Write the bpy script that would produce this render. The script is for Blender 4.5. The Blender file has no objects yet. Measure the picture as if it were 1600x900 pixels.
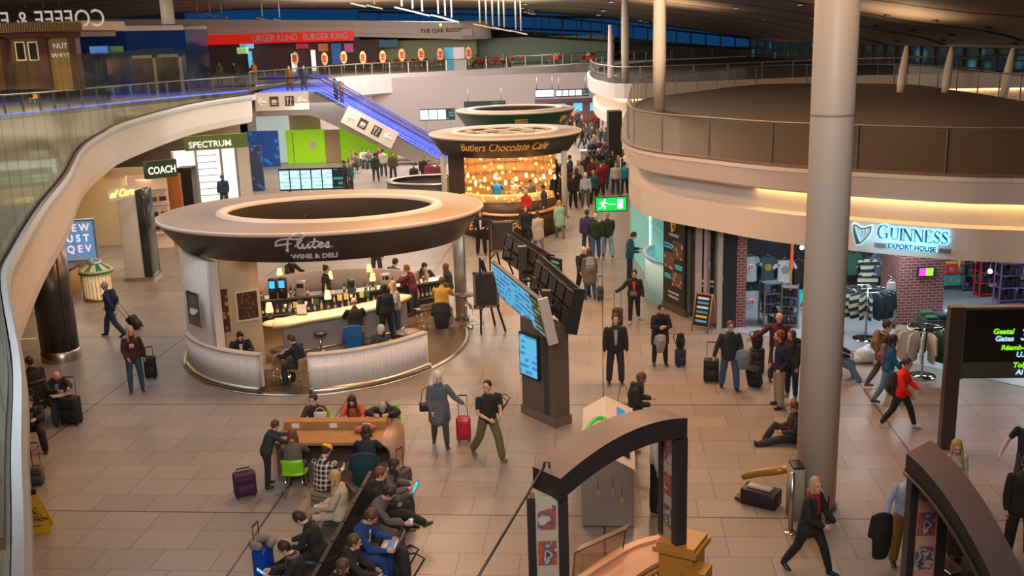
import bpy, math, random
from mathutils import Vector, Matrix
random.seed(7)
SC = bpy.context.scene
COL = SC.collection
PI = math.pi
CAM_Z, FPX, PITCH, ROLL = 8.7, 1600.0, math.radians(14.1), math.radians(1.8)
_fw = Vector((0, math.cos(PITCH), -math.sin(PITCH)))
_rt0 = Vector((1, 0, 0)); _up0 = _rt0.cross(_fw)
_rt = _rt0 * math.cos(ROLL) - _up0 * math.sin(ROLL)
_up = _up0 * math.cos(ROLL) + _rt0 * math.sin(ROLL)
cd = bpy.data.cameras.new('camera'); cam = bpy.data.objects.new('camera', cd); COL.objects.link(cam)
cd.sensor_width = 36.0; cd.lens = 36.0 * FPX / 1600.0; cd.clip_end = 600
m = Matrix((_rt, _up, -_fw)).transposed().to_4x4(); m.translation = Vector((0, 0, CAM_Z)); cam.matrix_world = m
SC.camera = cam
def _ray(x, y): return _fw * FPX + _rt * (x - 800) - _up * (y - 450)
def P(x, y, z=0.0):
 d = _ray(x, y); return Vector((0, 0, CAM_Z)) + d * ((z - CAM_Z) / d.z)
def PY(x, y, Y):
 d = _ray(x, y); return Vector((0, 0, CAM_Z)) + d * (Y / d.y)
SC.view_settings.view_transform = 'Standard'; SC.view_settings.look = 'None'
SC.view_settings.gamma = 1.0; SC.view_settings.use_curve_mapping = False
SC.view_settings.exposure = -0.6
try:
 SC.cycles.max_bounces = 5; SC.cycles.diffuse_bounces = 3; SC.cycles.glossy_bounces = 3
 SC.cycles.transparent_max_bounces = 12; SC.cycles.sample_clamp_indirect = 4.0; SC.cycles.use_denoising = True
except Exception: pass
w = bpy.data.worlds.new('dusk'); SC.world = w; w.use_nodes = True
bg = w.node_tree.nodes['Background']; bg.inputs[0].default_value = (0.012, 0.10, 0.30, 1); bg.inputs[1].default_value = 0.55
def area(name, loc, size, power, col, rot=(0, 0, 0), sy=None, spread=None):
 l = bpy.data.lights.new(name, 'AREA'); l.energy = power; l.color = col; l.size = size
 if sy: l.shape = 'RECTANGLE'; l.size_y = sy
 if spread: l.spread = spread
 o = bpy.data.objects.new(name, l); o.location = loc; o.rotation_euler = rot; COL.objects.link(o); return o
WARM = (1.0, 0.77, 0.54); WARM2 = (1.0, 0.60, 0.30); COOL = (0.80, 0.90, 1.0); NEUT = (1.0, 0.88, 0.76)
def cluster(x, y, z, d, power, col):
 for sx, sy in ((-1, -1), (1, -1), (-1, 1), (1, 1)): area('roof_or_fill_light', (x + sx * d, y + sy * d, z), 1.3, power / 4, col)
area('roof_or_fill_light', (0, 0, 13), 6.0, 950, (1.0, .92, .88), (math.radians(66), 0, math.radians(4)), spread=math.radians(80))  # unseen fill by the camera, added to brighten surfaces facing it
cluster(2.5, 18, 12.3, 3.0, 760, (1.0, .54, .27))
cluster(-13.5, 27, 11.6, 2.5, 1350, (.66, .82, 1.0))
cluster(1, 29, 12.3, 3.5, 3800, (1.0, .52, .24))
cluster(1, 46, 12, 5, 4400, (1.0, .72, .48))
area('roof_or_fill_light', (-4, 68, 11.5), 14.0, 6000, NEUT)
area('roof_or_fill_light', (2, 84, 11), 12.0, 4000, NEUT)
area('roof_or_fill_light', (14, 40, 10.0), 6.0, 160, WARM2)
area('roof_or_fill_light', (-16, 60, 10.5), 6.0, 1300, WARM)
area('roof_or_fill_light', (-12, 88, 10.6), 6.0, 2600, (1.0, .86, .76), (math.radians(62), 0, 0))  # tilted fill, added to brighten the upper gallery band
area('roof_or_fill_light', (-7, 72, 11), 8.0, 4600, (1.0, .82, .74), (math.radians(48), 0, 0))  # added fill aimed at the white gallery wall, no fitting there
area('roof_or_fill_light', (-14, 98, 8.6), 6.0, 900, WARM)
area('roof_or_fill_light', (4, 108, 8.6), 6.0, 700, (0.9, 1.0, 0.7))
area('roof_or_fill_light', (-24, 34, 10.5), 8.0, 1100, WARM)  # extra lamp added to brighten the dark left mezzanine
area('roof_or_fill_light', (-28, 60, 10), 8.0, 1600, WARM)  # second lamp added for the left mezzanine, farther back
def uplight(x, y, z, power, col, ang=130):
 l = bpy.data.lights.new('uplight', 'SPOT'); l.energy = power; l.color = col; l.spot_size = math.radians(ang); l.spot_blend = 1; l.shadow_soft_size = .1
 o = bpy.data.objects.new('uplight', l); o.location = (x, y, z); o.rotation_euler = (PI, 0, 0); COL.objects.link(o)
for x, y, pw in ((14, 36, 1500), (19, 46, 2200), (14, 56, 2200), (12, 82, 3000), (24, 64, 1500), (22, 30, 1200)): uplight(x, y, 5.4, pw, (1.0, .66, .38))
for x, y, pw in ((0, 95, 2600), (-14, 92, 2200), (-26, 70, 1500), (-22, 40, 700)): uplight(x, y, 6.4, pw, (1.0, .85, .68))
_M = {}
def mat(name, col, rough=0.6, metal=0.0, emit=0.0, ecol=None, noise=0.0, nscale=8.0, bump=0.0, spec=None, alpha=None):
 if name in _M: return _M[name]
 m = bpy.data.materials.new(name); m.use_nodes = True; nt = m.node_tree; b = nt.nodes['Principled BSDF']
 b.inputs['Base Color'].default_value = (*col, 1); b.inputs['Roughness'].default_value = rough; b.inputs['Metallic'].default_value = metal
 if spec is not None: b.inputs['Specular IOR Level'].default_value = spec
 if emit > 0:
  emit *= 1.45
  b.inputs['Emission Color'].default_value = (*(ecol or col), 1); b.inputs['Emission Strength'].default_value = emit
 if alpha is not None: b.inputs['Alpha'].default_value = alpha
 if noise or bump:
  tc = nt.nodes.new('ShaderNodeTexCoord'); n = nt.nodes.new('ShaderNodeTexNoise'); n.inputs['Scale'].default_value = nscale; n.inputs['Detail'].default_value = 3
  nt.links.new(tc.outputs['Object'], n.inputs['Vector'])
  if noise:
   mx = nt.nodes.new('ShaderNodeMix'); mx.data_type = 'RGBA'
   mx.inputs[6].default_value = (*[c * (1 - noise) for c in col], 1); mx.inputs[7].default_value = (*[min(1, c * (1 + noise)) for c in col], 1)
   nt.links.new(n.outputs['Fac'], mx.inputs[0]); nt.links.new(mx.outputs[2], b.inputs['Base Color'])
  if bump:
   bp = nt.nodes.new('ShaderNodeBump'); bp.inputs['Strength'].default_value = bump; bp.inputs['Distance'].default_value = 0.02
   nt.links.new(n.outputs['Fac'], bp.inputs['Height']); nt.links.new(bp.outputs[0], b.inputs['Normal'])
 _M[name] = m; return m
def nodes_of(m): nt = m.node_tree; return nt, nt.nodes, nt.links, nt.nodes['Principled BSDF']
def cloth(col, name=None):
 k = name or 'cloth_%02x%02x%02x' % tuple(int(min(1, c) * 255) for c in col)
 return mat(k, col, 0.85, noise=0.25, nscale=14, bump=0.35)
def glass(name, tint=(0.8, 0.95, 0.9), refl=0.12, grough=0.03, fr=.3):
 if name in _M: return _M[name]
 m = bpy.data.materials.new(name); m.use_nodes = True; nt = m.node_tree; nt.nodes.remove(nt.nodes['Principled BSDF'])
 t = nt.nodes.new('ShaderNodeBsdfTransparent'); t.inputs[0].default_value = (*tint, 1)
 g = nt.nodes.new('ShaderNodeBsdfGlossy'); g.inputs[0].default_value = (0.9, 0.95, 0.95, 1); g.inputs[1].default_value = grough
 x = nt.nodes.new('ShaderNodeMixShader'); lw = nt.nodes.new('ShaderNodeLayerWeight'); lw.inputs[0].default_value = 0.25
 mm = nt.nodes.new('ShaderNodeMath'); mm.operation = 'MULTIPLY_ADD'; mm.inputs[1].default_value = fr; mm.inputs[2].default_value = refl
 nt.links.new(lw.outputs['Fresnel'], mm.inputs[0]); nt.links.new(mm.outputs[0], x.inputs[0])
 nt.links.new(t.outputs[0], x.inputs[1]); nt.links.new(g.outputs[0], x.inputs[2]); nt.links.new(x.outputs[0], nt.nodes['Material Output'].inputs[0])
 _M[name] = m; return m
class MB:
 def __init__(s): s.v = []; s.f = []; s.mi = []; s.mats = []; s.sm = []
 def slot(s, m):
  if m not in s.mats: s.mats.append(m)
  return s.mats.index(m)
 def add(s, vs, fs, m=None, smooth=False):
  o = len(s.v); s.v += [tuple(v) for v in vs]; k = s.slot(m) if m else 0
  for f in fs: s.f.append(tuple(i + o for i in f)); s.mi.append(k); s.sm.append(smooth)
  return s
 def box(s, x0, x1, y0, y1, z0, z1, m=None):
  return s.add([(x0, y0, z0), (x1, y0, z0), (x1, y1, z0), (x0, y1, z0), (x0, y0, z1), (x1, y0, z1), (x1, y1, z1), (x0, y1, z1)],
     [(3, 2, 1, 0), (4, 5, 6, 7), (0, 1, 5, 4), (1, 2, 6, 5), (2, 3, 7, 6), (3, 0, 4, 7)], m)
 def bevbox(s, x0, x1, y0, y1, z0, z1, r, m=None, n=3):
  def loop(i, z):
   pts = []
   for cx, cy, a0 in ((x1 - r, y1 - r, 0), (x0 + r, y1 - r, 90), (x0 + r, y0 + r, 180), (x1 - r, y0 + r, 270)):
    for k in range(n + 1):
     a = math.radians(a0 + 90 * k / n); pts.append((cx + (r - i) * math.cos(a), cy + (r - i) * math.sin(a), z))
   return pts
  c = r * 0.4; L = [loop(c, z0), loop(0, z0 + c), loop(0, z1 - c), loop(c, z1)]; N = len(L[0])
  vs = [p for l in L for p in l]; fs = [tuple(reversed(range(N))), tuple(range(3 * N, 4 * N))]
  for j in range(3):
   for i in range(N): fs.append((j * N + i, j * N + (i + 1) % N, (j + 1) * N + (i + 1) % N, (j + 1) * N + i))
  return s.add(vs, fs, m, True)
 def prism(s, poly, z0, z1, m=None, mtop=None, mside=None, mbot=None):
  n = len(poly); vs = [(p[0], p[1], z0) for p in poly] + [(p[0], p[1], z1) for p in poly]
  a = sum(poly[i][0] * poly[(i + 1) % n][1] - poly[(i + 1) % n][0] * poly[i][1] for i in range(n))
  if a < 0: vs = [(p[0], p[1], z0) for p in reversed(poly)] + [(p[0], p[1], z1) for p in reversed(poly)]
  s.add(vs, [tuple(range(n, 2 * n))], mtop or m); o = len(s.v) - 2 * n
  k = s.slot(mbot or m) if (mbot or m) else 0; s.f.append(tuple(o + i for i in reversed(range(n)))); s.mi.append(k); s.sm.append(False)
  k = s.slot(mside or m) if (mside or m) else 0
  for i in range(n): s.f.append((o + i, o + (i + 1) % n, o + n + (i + 1) % n, o + n + i)); s.mi.append(k); s.sm.append(False)
  return s
 def tube(s, pts, r, m=None, n=8, caps=True, smooth=True):
  pts = [Vector(p) for p in pts]; rs = r if isinstance(r, (list, tuple)) else [r] * len(pts); vs = []; fs = []
  prev = None
  for i, p in enumerate(pts):
   t = (pts[min(i + 1, len(pts) - 1)] - pts[max(i - 1, 0)])
   if t.length < 1e-9: t = Vector((0, 0, 1))
   t.normalize()
   if prev is None: a = t.orthogonal().normalized()
   else: a = (prev - t * prev.dot(t)); a = a.normalized() if a.length > 1e-6 else t.orthogonal().normalized()
   prev = a; b = t.cross(a)
   for k in range(n): an = 2 * PI * k / n; vs.append(p + (a * math.cos(an) + b * math.sin(an)) * rs[i])
  for i in range(len(pts) - 1):
   for k in range(n): fs.append((i * n + k, i * n + (k + 1) % n, (i + 1) * n + (k + 1) % n, (i + 1) * n + k))
  if caps: fs.append(tuple(reversed(range(n)))); fs.append(tuple(range((len(pts) - 1) * n, len(pts) * n)))
  return s.add(vs, fs, m, smooth)
 def cyl(s, x, y, z0, z1, r, m=None, n=20, r1=None):
  return s.tube([(x, y, z0), (x, y, z1)], [r, r1 if r1 is not None else r], m, n)
 def lathe(s, prof, m=None, n=32, cx=0, cy=0, sx=1.0, sy=1.0, mats=None, closed=False):
  vs = []; N = len(prof)
  for r, z in prof:
   for k in range(n): a = 2 * PI * k / n; vs.append((cx + r * sx * math.cos(a), cy + r * sy * math.sin(a), z))
  rows = N if closed else N - 1
  base = len(s.v); s.v += vs
  for i in range(rows):
   mm = mats[i] if mats else m; kk = s.slot(mm) if mm else 0; j = (i + 1) % N
   for k in range(n): s.f.append((base + i * n + k, base + i * n + (k + 1) % n, base + j * n + (k + 1) % n, base + j * n + k)); s.mi.append(kk); s.sm.append(True)
  return s
 def ellring(s, rows, m=None, n=72, mats=None, closed=True, a0=0, a1=360, smooth=True):
  full = abs(a1 - a0) >= 360; cnt = n if full else n + 1; base = len(s.v)
  for cx, cy, a, b, z in rows:
   for k in range(cnt): t = math.radians(a0 + (a1 - a0) * k / n); s.v.append((cx + a * math.cos(t), cy + b * math.sin(t), z))
  R = len(rows)
  for i in range(R if closed else R - 1):
   mm = mats[i] if mats else m; kk = s.slot(mm) if mm else 0; j = (i + 1) % R
   for k in range(n):
    q = (k + 1) % cnt; s.f.append((base + i * cnt + k, base + i * cnt + q, base + j * cnt + q, base + j * cnt + k)); s.mi.append(kk); s.sm.append(smooth)
  if closed and not full:
   for k in (0, cnt - 1): s.f.append(tuple(base + i * cnt + k for i in range(R))); s.mi.append(0); s.sm.append(False)
  return s
 def strip(s, line, prof, m=None, mats=None, closed=False, smooth=False):
  pts = [Vector((p[0], p[1])) for p in line]; n = len(pts); base = len(s.v)
  for i, p in enumerate(pts):
   t = (pts[min(i + 1, n - 1)] - pts[max(i - 1, 0)]).normalized(); nr = Vector((t.y, -t.x))
   for o, z in prof: q = p + nr * o; s.v.append((q.x, q.y, z))
  K = len(prof)
  for i in range(n - 1):
   for j in range(K if closed else K - 1):
    mm = mats[j] if mats else m; kk = s.slot(mm) if mm else 0; j2 = (j + 1) % K
    s.f.append((base + i * K + j, base + (i + 1) * K + j, base + (i + 1) * K + j2, base + i * K + j2)); s.mi.append(kk); s.sm.append(smooth)
  if closed:
   s.f.append(tuple(base + j for j in range(K))); s.mi.append(0); s.sm.append(False)
   s.f.append(tuple(base + (n - 1) * K + j for j in reversed(range(K)))); s.mi.append(0); s.sm.append(False)
  return s
 def ball(s, c, r, m=None, n=10, k=6):
  r = r if isinstance(r, (tuple, list)) else (r, r, r); vs = [(c[0], c[1], c[2] - r[2])]; fs = []
  for i in range(1, k):
   a = -PI / 2 + PI * i / k
   for j in range(n): t = 2 * PI * j / n; vs.append((c[0] + r[0] * math.cos(a) * math.cos(t), c[1] + r[1] * math.cos(a) * math.sin(t), c[2] + r[2] * math.sin(a)))
  vs.append((c[0], c[1], c[2] + r[2])); T = len(vs) - 1
  for j in range(n):
   fs.append((0, 1 + (j + 1) % n, 1 + j)); fs.append((T, 1 + (k - 2) * n + j, 1 + (k - 2) * n + (j + 1) % n))
   for i in range(k - 2): fs.append((1 + i * n + j, 1 + i * n + (j + 1) % n, 1 + (i + 1) * n + (j + 1) % n, 1 + (i + 1) * n + j))
  return s.add(vs, fs, m, True)
 def mesh(s, name, m=None):
  me = bpy.data.meshes.new(name); me.from_pydata(s.v, [], s.f)
  ms = s.mats or ([m] if m else [])
  if m and not s.mats: pass
  for x in ms: me.materials.append(x)
  if s.mi: me.polygons.foreach_set('material_index', s.mi)
  me.polygons.foreach_set('use_smooth', s.sm); me.update(); return me
 def obj(s, name, m=None, parent=None, loc=None, rz=0.0, label=None):
  o = bpy.data.objects.new(name, s.mesh(name, m)); COL.objects.link(o)
  if parent: o.parent = parent
  if loc: o.location = loc
  if rz: o.rotation_euler = (0, 0, rz)
  if label: o['label'] = label
  return o
def thing(name, label, cat, loc=(0, 0, 0), rz=0.0, group=None, rot=None):
 o = bpy.data.objects.new(name, None); COL.objects.link(o); o.location = loc; o.rotation_euler = rot or (0, 0, rz); o.empty_display_size = 0.1
 o['label'] = label; o['category'] = cat
 if group: o['group'] = group
 return o
def tag(o, label, cat, group=None, kind=None):
 o['label'] = label; o['category'] = cat
 if group: o['group'] = group
 if kind: o['kind'] = kind
 return o
def struct(o, label=None):
 o['kind'] = 'structure'
 if label: o['label'] = label
 return o
def copy_tree(o, parent=None):
 c = o.copy(); COL.objects.link(c); c.parent = parent
 for ch in [x for x in bpy.data.objects if x.parent == o and x is not c]: copy_tree(ch, c)
 return c
def text_mesh(body, size, m, depth=0.01, shear=0.0, bold=0.0, align='CENTER', spacing=1.0, xscale=1.0):
 cu = bpy.data.curves.new('lettering', 'FONT'); cu.body = body; cu.size = size; cu.extrude = depth / 2; cu.shear = shear; cu.offset = bold
 cu.align_x = align; cu.align_y = 'CENTER'; cu.space_character = spacing; cu.resolution_u = 3
 o = bpy.data.objects.new('lettering', cu); COL.objects.link(o); bpy.context.view_layer.update()
 dg = bpy.context.evaluated_depsgraph_get(); me = bpy.data.meshes.new_from_object(o.evaluated_get(dg)); bpy.data.objects.remove(o)
 for v in me.vertices: v.co = Vector((v.co.x * xscale, -v.co.z, v.co.y))
 me.materials.clear(); me.materials.append(m); return me
def lettering(body, size, m, parent=None, loc=(0, 0, 0), rz=0.0, name='lettering', rot=None, warp=None, **kw):
 me = text_mesh(body, size, m, **kw)
 if warp:
  for v in me.vertices: v.co = Vector(warp(v.co))
 o = bpy.data.objects.new(name, me); COL.objects.link(o); o.parent = parent; o.location = loc; o.rotation_euler = rot or (0, 0, rz); return o
def smooth_line(pts, n=6):
 P_ = [Vector((p[0], p[1])) for p in pts]; out = []
 for i in range(len(P_) - 1):
  p0 = P_[max(i - 1, 0)]; p1 = P_[i]; p2 = P_[i + 1]; p3 = P_[min(i + 2, len(P_) - 1)]
  for k in range(n):
   t = k / n; out.append(0.5 * ((2 * p1) + (p2 - p0) * t + (2 * p0 - 5 * p1 + 4 * p2 - p3) * t * t + (3 * p1 - p0 - 3 * p2 + p3) * t ** 3))
 out.append(P_[-1]); return out
def offset_line(line, d):
 out = []
 for i, p in enumerate(line):
  t = (line[min(i + 1, len(line) - 1)] - line[max(i - 1, 0)]).normalized(); out.append(p + Vector((t.y, -t.x)) * d)
 return out
WHITE = mat('white_plaster', (0.62, 0.55, 0.50), 0.55, noise=0.04, nscale=1.5)
FASCIA = mat('cream_fascia', (0.68, 0.62, 0.58), 0.45, noise=0.05, nscale=0.8)
STEEL = mat('brushed_steel', (0.50, 0.47, 0.43), 0.32, 1.0, noise=0.12, nscale=20)
DSTEEL = mat('dark_steel', (0.10, 0.09, 0.085), 0.4, 0.8)
BLACK = mat('black_plastic', (0.012, 0.012, 0.013), 0.5)
DGREY = mat('dark_grey', (0.045, 0.042, 0.04), 0.5)
CHROME = mat('chrome', (0.7, 0.68, 0.65), 0.15, 1.0)
WOOD = mat('warm_wood', (0.42, 0.20, 0.075), 0.4, noise=0.3, nscale=5)
PALEWOOD = mat('pale_wood', (0.50, 0.33, 0.19), 0.45, noise=0.2, nscale=5)
LEDWARM = mat('led_warm', (1, 0.65, 0.25), 0.5, emit=5.0, ecol=(1.0, 0.62, 0.24))
LEDCOVE = mat('led_cove', (1, 0.65, 0.25), 0.5, emit=11.0, ecol=(1.0, 0.58, 0.20))
LEDBLUE = mat('led_blue', (0.1, 0.15, 1), 0.5, emit=1.5, ecol=(0.10, 0.16, 1.0))
LEDWHITE = mat('led_white', (1, 1, 1), 0.5, emit=5.0, ecol=(1.0, 0.95, 0.88))
BULB = mat('warm_bulb', (1, 0.7, 0.35), 0.5, emit=9.0, ecol=(1.0, 0.66, 0.30))
# ================================================================ people
class Blob:
 """closed, overlapping limbs and masses that a voxel remesh fuses into one continuous skin"""
 def __init__(s): s.v = []; s.f = []
 def rings(s, pts, rad, side=None, n=10):
  pts = [Vector(p) for p in pts]; rad = [(r, r) if not isinstance(r, (tuple, list)) else r for r in rad]
  t0 = (pts[1] - pts[0]).normalized(); t1 = (pts[-1] - pts[-2]).normalized(); L0 = min(rad[0]); L1 = min(rad[-1])
  C = [pts[0] - t0 * L0 * 0.8, pts[0] - t0 * L0 * 0.5] + pts + [pts[-1] + t1 * L1 * 0.5, pts[-1] + t1 * L1 * 0.8]
  R = [(rad[0][0] * .35, rad[0][1] * .35), (rad[0][0] * .8, rad[0][1] * .8)] + rad + [(rad[-1][0] * .8, rad[-1][1] * .8), (rad[-1][0] * .35, rad[-1][1] * .35)]
  base = len(s.v); prev = Vector(side) if side is not None else None
  for i, p in enumerate(C):
   t = (C[min(i + 1, len(C) - 1)] - C[max(i - 1, 0)]).normalized()
   if prev is None: a = t.orthogonal().normalized()
   else:
    a = prev - t * prev.dot(t); a = a.normalized() if a.length > 1e-5 else t.orthogonal().normalized()
   if side is None: prev = a
   b = t.cross(a)
   for k in range(n): an = 2 * PI * k / n; s.v.append(p + a * (math.cos(an) * R[i][0]) + b * (math.sin(an) * R[i][1]))
  for i in range(len(C) - 1):
   for k in range(n): s.f.append((base + i * n + k, base + i * n + (k + 1) % n, base + (i + 1) * n + (k + 1) % n, base + (i + 1) * n + k))
  s.f.append(tuple(base + k for k in reversed(range(n)))); s.f.append(tuple(base + (len(C) - 1) * n + k for k in range(n)))
 def ell(s, c, r, M=None, n=12, k=8):
  mb = MB(); mb.ball((0, 0, 0), r, None, n, k); base = len(s.v); c = Vector(c)
  for v in mb.v: s.v.append(c + (M @ Vector(v) if M else Vector(v)))
  s.f += [tuple(i + base for i in f) for f in mb.f]
 def obj(s, name, m, voxel, parent=None, smooth=0):
  me = bpy.data.meshes.new(name); me.from_pydata([tuple(v) for v in s.v], [], s.f); me.materials.append(m); me.update()
  o = bpy.data.objects.new(name, me); COL.objects.link(o); o.parent = parent
  r = o.modifiers.new('fuse', 'REMESH'); r.mode = 'VOXEL'; r.voxel_size = voxel; r.use_smooth_shade = True
  if smooth: q = o.modifiers.new('soften', 'SMOOTH'); q.iterations = smooth; q.factor = 0.5
  return o
SKIN = [mat('skin_fair', (0.68, 0.42, 0.31), 0.5), mat('skin_rosy', (0.62, 0.35, 0.25), 0.5), mat('skin_tan', (0.42, 0.23, 0.14), 0.5)]
HAIRC = {'black': (0.012, 0.010, 0.009), 'dark': (0.035, 0.020, 0.013), 'brown': (0.09, 0.045, 0.022), 'auburn': (0.16, 0.055, 0.02), 'blonde': (0.45, 0.28, 0.11), 'grey': (0.34, 0.31, 0.28), 'white': (0.60, 0.56, 0.50), 'copper': (0.30, 0.11, 0.035)}
def hair_mat(c): return mat('hair_' + c, HAIRC[c], 0.55, noise=0.35, nscale=40, bump=0.4)
EYE = mat('eye_dark', (0.01, 0.01, 0.01), 0.2); LIP = mat('lips', (0.40, 0.13, 0.10), 0.5)
PLAID = None
def plaid():
 global PLAID
 if PLAID: return PLAID
 m = mat('plaid_cloth', (0.03, 0.03, 0.04), 0.85); nt, N, L, b = nodes_of(m)
 tc = N.new('ShaderNodeTexCoord'); outs = []
 for ax in ('X', 'Z'):
  wv = N.new('ShaderNodeTexWave'); wv.bands_direction = ax; wv.inputs['Scale'].default_value = 3.4; L.new(tc.outputs['Object'], wv.inputs['Vector'])
  g = N.new('ShaderNodeMath'); g.operation = 'GREATER_THAN'; g.inputs[1].default_value = 0.72; L.new(wv.outputs['Fac'], g.inputs[0]); outs.append(g)
 ad = N.new('ShaderNodeMath'); ad.operation = 'ADD'; L.new(outs[0].outputs[0], ad.inputs[0]); L.new(outs[1].outputs[0], ad.inputs[1])
 cr = N.new('ShaderNodeMapRange'); cr.inputs[2].default_value = 2.0; L.new(ad.outputs[0], cr.inputs[0])
 mx = N.new('ShaderNodeMix'); mx.data_type = 'RGBA'; mx.inputs[6].default_value = (0.015, 0.015, 0.022, 1); mx.inputs[7].default_value = (0.75, 0.62, 0.58, 1)
 L.new(cr.outputs[0], mx.inputs[0]); L.new(mx.outputs[2], b.inputs['Base Color']); PLAID = m; return m
def lv(p, a, side):
 p = math.radians(p); a = math.radians(a); return Vector((side * math.sin(a), math.sin(p) * math.cos(a), -math.cos(p) * math.cos(a)))
POSES = {
'stand': dict(lean=1, head=(8, 0), aL=(3, 9, 10, 3), aR=(3, 9, 12, 3), lL=(2, 5, -1, 2), lR=(-1, 6, -3, 3)),
'pockets': dict(lean=0, head=(0, 10), aL=(-14, 20, 40, -14), aR=(-14, 20, 40, -14), lL=(3, 6, -1, 3), lR=(-2, 7, -4, 3)),
'phone': dict(lean=4, head=(32, 0), aL=(12, 10, 92, -22), aR=(6, 9, 85, -14), lL=(2, 5, -1, 2), lR=(-1, 6, -3, 3)),
'clasp': dict(lean=3, head=(20, 25), aL=(10, 12, 66, -30), aR=(10, 12, 66, -28), lL=(12, 5, 4, 2), lR=(-10, 6, -24, 3)),
'walk': dict(lean=5, head=(6, 0), aL=(-22, 8, -4, 5), aR=(24, 8, 42, 0), lL=(19, 3, 8, 2), lR=(-12, 3, -28, 2)),
'walk2': dict(lean=5, head=(6, 10), aL=(20, 8, 40, 0), aR=(-24, 10, -14, 5), lL=(-12, 3, -28, 2), lR=(19, 3, 7, 2)),
'stride': dict(lean=6, head=(4, 15), aL=(14, 14, 55, -10), aR=(10, 12, 62, -22), lL=(26, 4, 16, 3), lR=(-18, 5, -32, 4)),
'pull': dict(lean=4, head=(6, 0), aL=(12, 8, 32, 0), aR=(-30, 12, -26, 8), lL=(24, 3, 10, 2), lR=(-15, 3, -36, 2)),
'hold_right': dict(lean=0, head=(2, 20), aL=(8, 10, 40, -10), aR=(12, 34, 34, 48), lL=(3, 5, -1, 2), lR=(-2, 6, -3, 3)),
'hug': dict(lean=2, head=(10, 0), aL=(14, 12, 100, -50), aR=(16, 12, 108, -48), lL=(3, 6, -1, 3), lR=(-1, 6, -2, 3)),
'reach': dict(lean=12, head=(20, 0), aL=(50, 8, 80, 0), aR=(40, 10, 85, -5), lL=(6, 5, -3, 2), lR=(-4, 6, -8, 3)),
'sit': dict(lean=4, head=(12, 0), aL=(22, 10, 70, -22), aR=(20, 10, 72, -22), lL=(82, 8, 0, 2), lR=(80, 8, 4, 2), seat=.46),
'sit_phone': dict(lean=8, head=(38, 0), aL=(28, 10, 98, -24), aR=(28, 10, 96, -22), lL=(84, 8, 2, 2), lR=(82, 8, 6, 2), seat=.46),
'sit_lean': dict(lean=32, head=(45, 0), aL=(60, 8, 98, -26), aR=(60, 8, 96, -24), lL=(82, 12, -2, 4), lR=(82, 12, 4, 4), seat=.46),
'sit_laptop': dict(lean=14, head=(36, 0), aL=(26, 10, 82, -12), aR=(26, 10, 82, -14), lL=(84, 8, 2, 2), lR=(84, 8, 0, 2), seat=.46),
'sit_cross': dict(lean=-2, head=(18, 0), aL=(24, 10, 72, -30), aR=(24, 10, 74, -30), lL=(82, 4, 2, 2), lR=(98, -8, 42, 22), seat=.46),
'sit_back': dict(lean=-8, head=(30, 0), aL=(18, 10, 82, -26), aR=(18, 10, 84, -28), lL=(78, 8, 28, 2), lR=(76, 8, 34, -4), seat=.44),
'table': dict(lean=16, head=(28, 0), aL=(44, 14, 82, -26), aR=(44, 14, 80, -26), lL=(82, 8, -6, 2), lR=(82, 8, -8, 2), seat=.46),
'table_low': dict(lean=38, dz=.06, head=(66, 0), aL=(74, 26, 98, -44), aR=(74, 26, 98, -44), lL=(82, 8, -10, 2), lR=(82, 8, -12, 2), seat=.46),
'stool': dict(lean=12, head=(18, 10), aL=(40, 14, 80, -14), aR=(42, 14, 84, -14), lL=(62, 10, -14, 4), lR=(58, 10, -10, 4), seat=.74),
'ground': dict(lean=-6, head=(22, 0), aL=(24, 10, 84, -20), aR=(24, 10, 84, -20), lL=(86, 8, 78, 4), lR=(118, 6, 30, 3), seat=.07),
}
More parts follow.
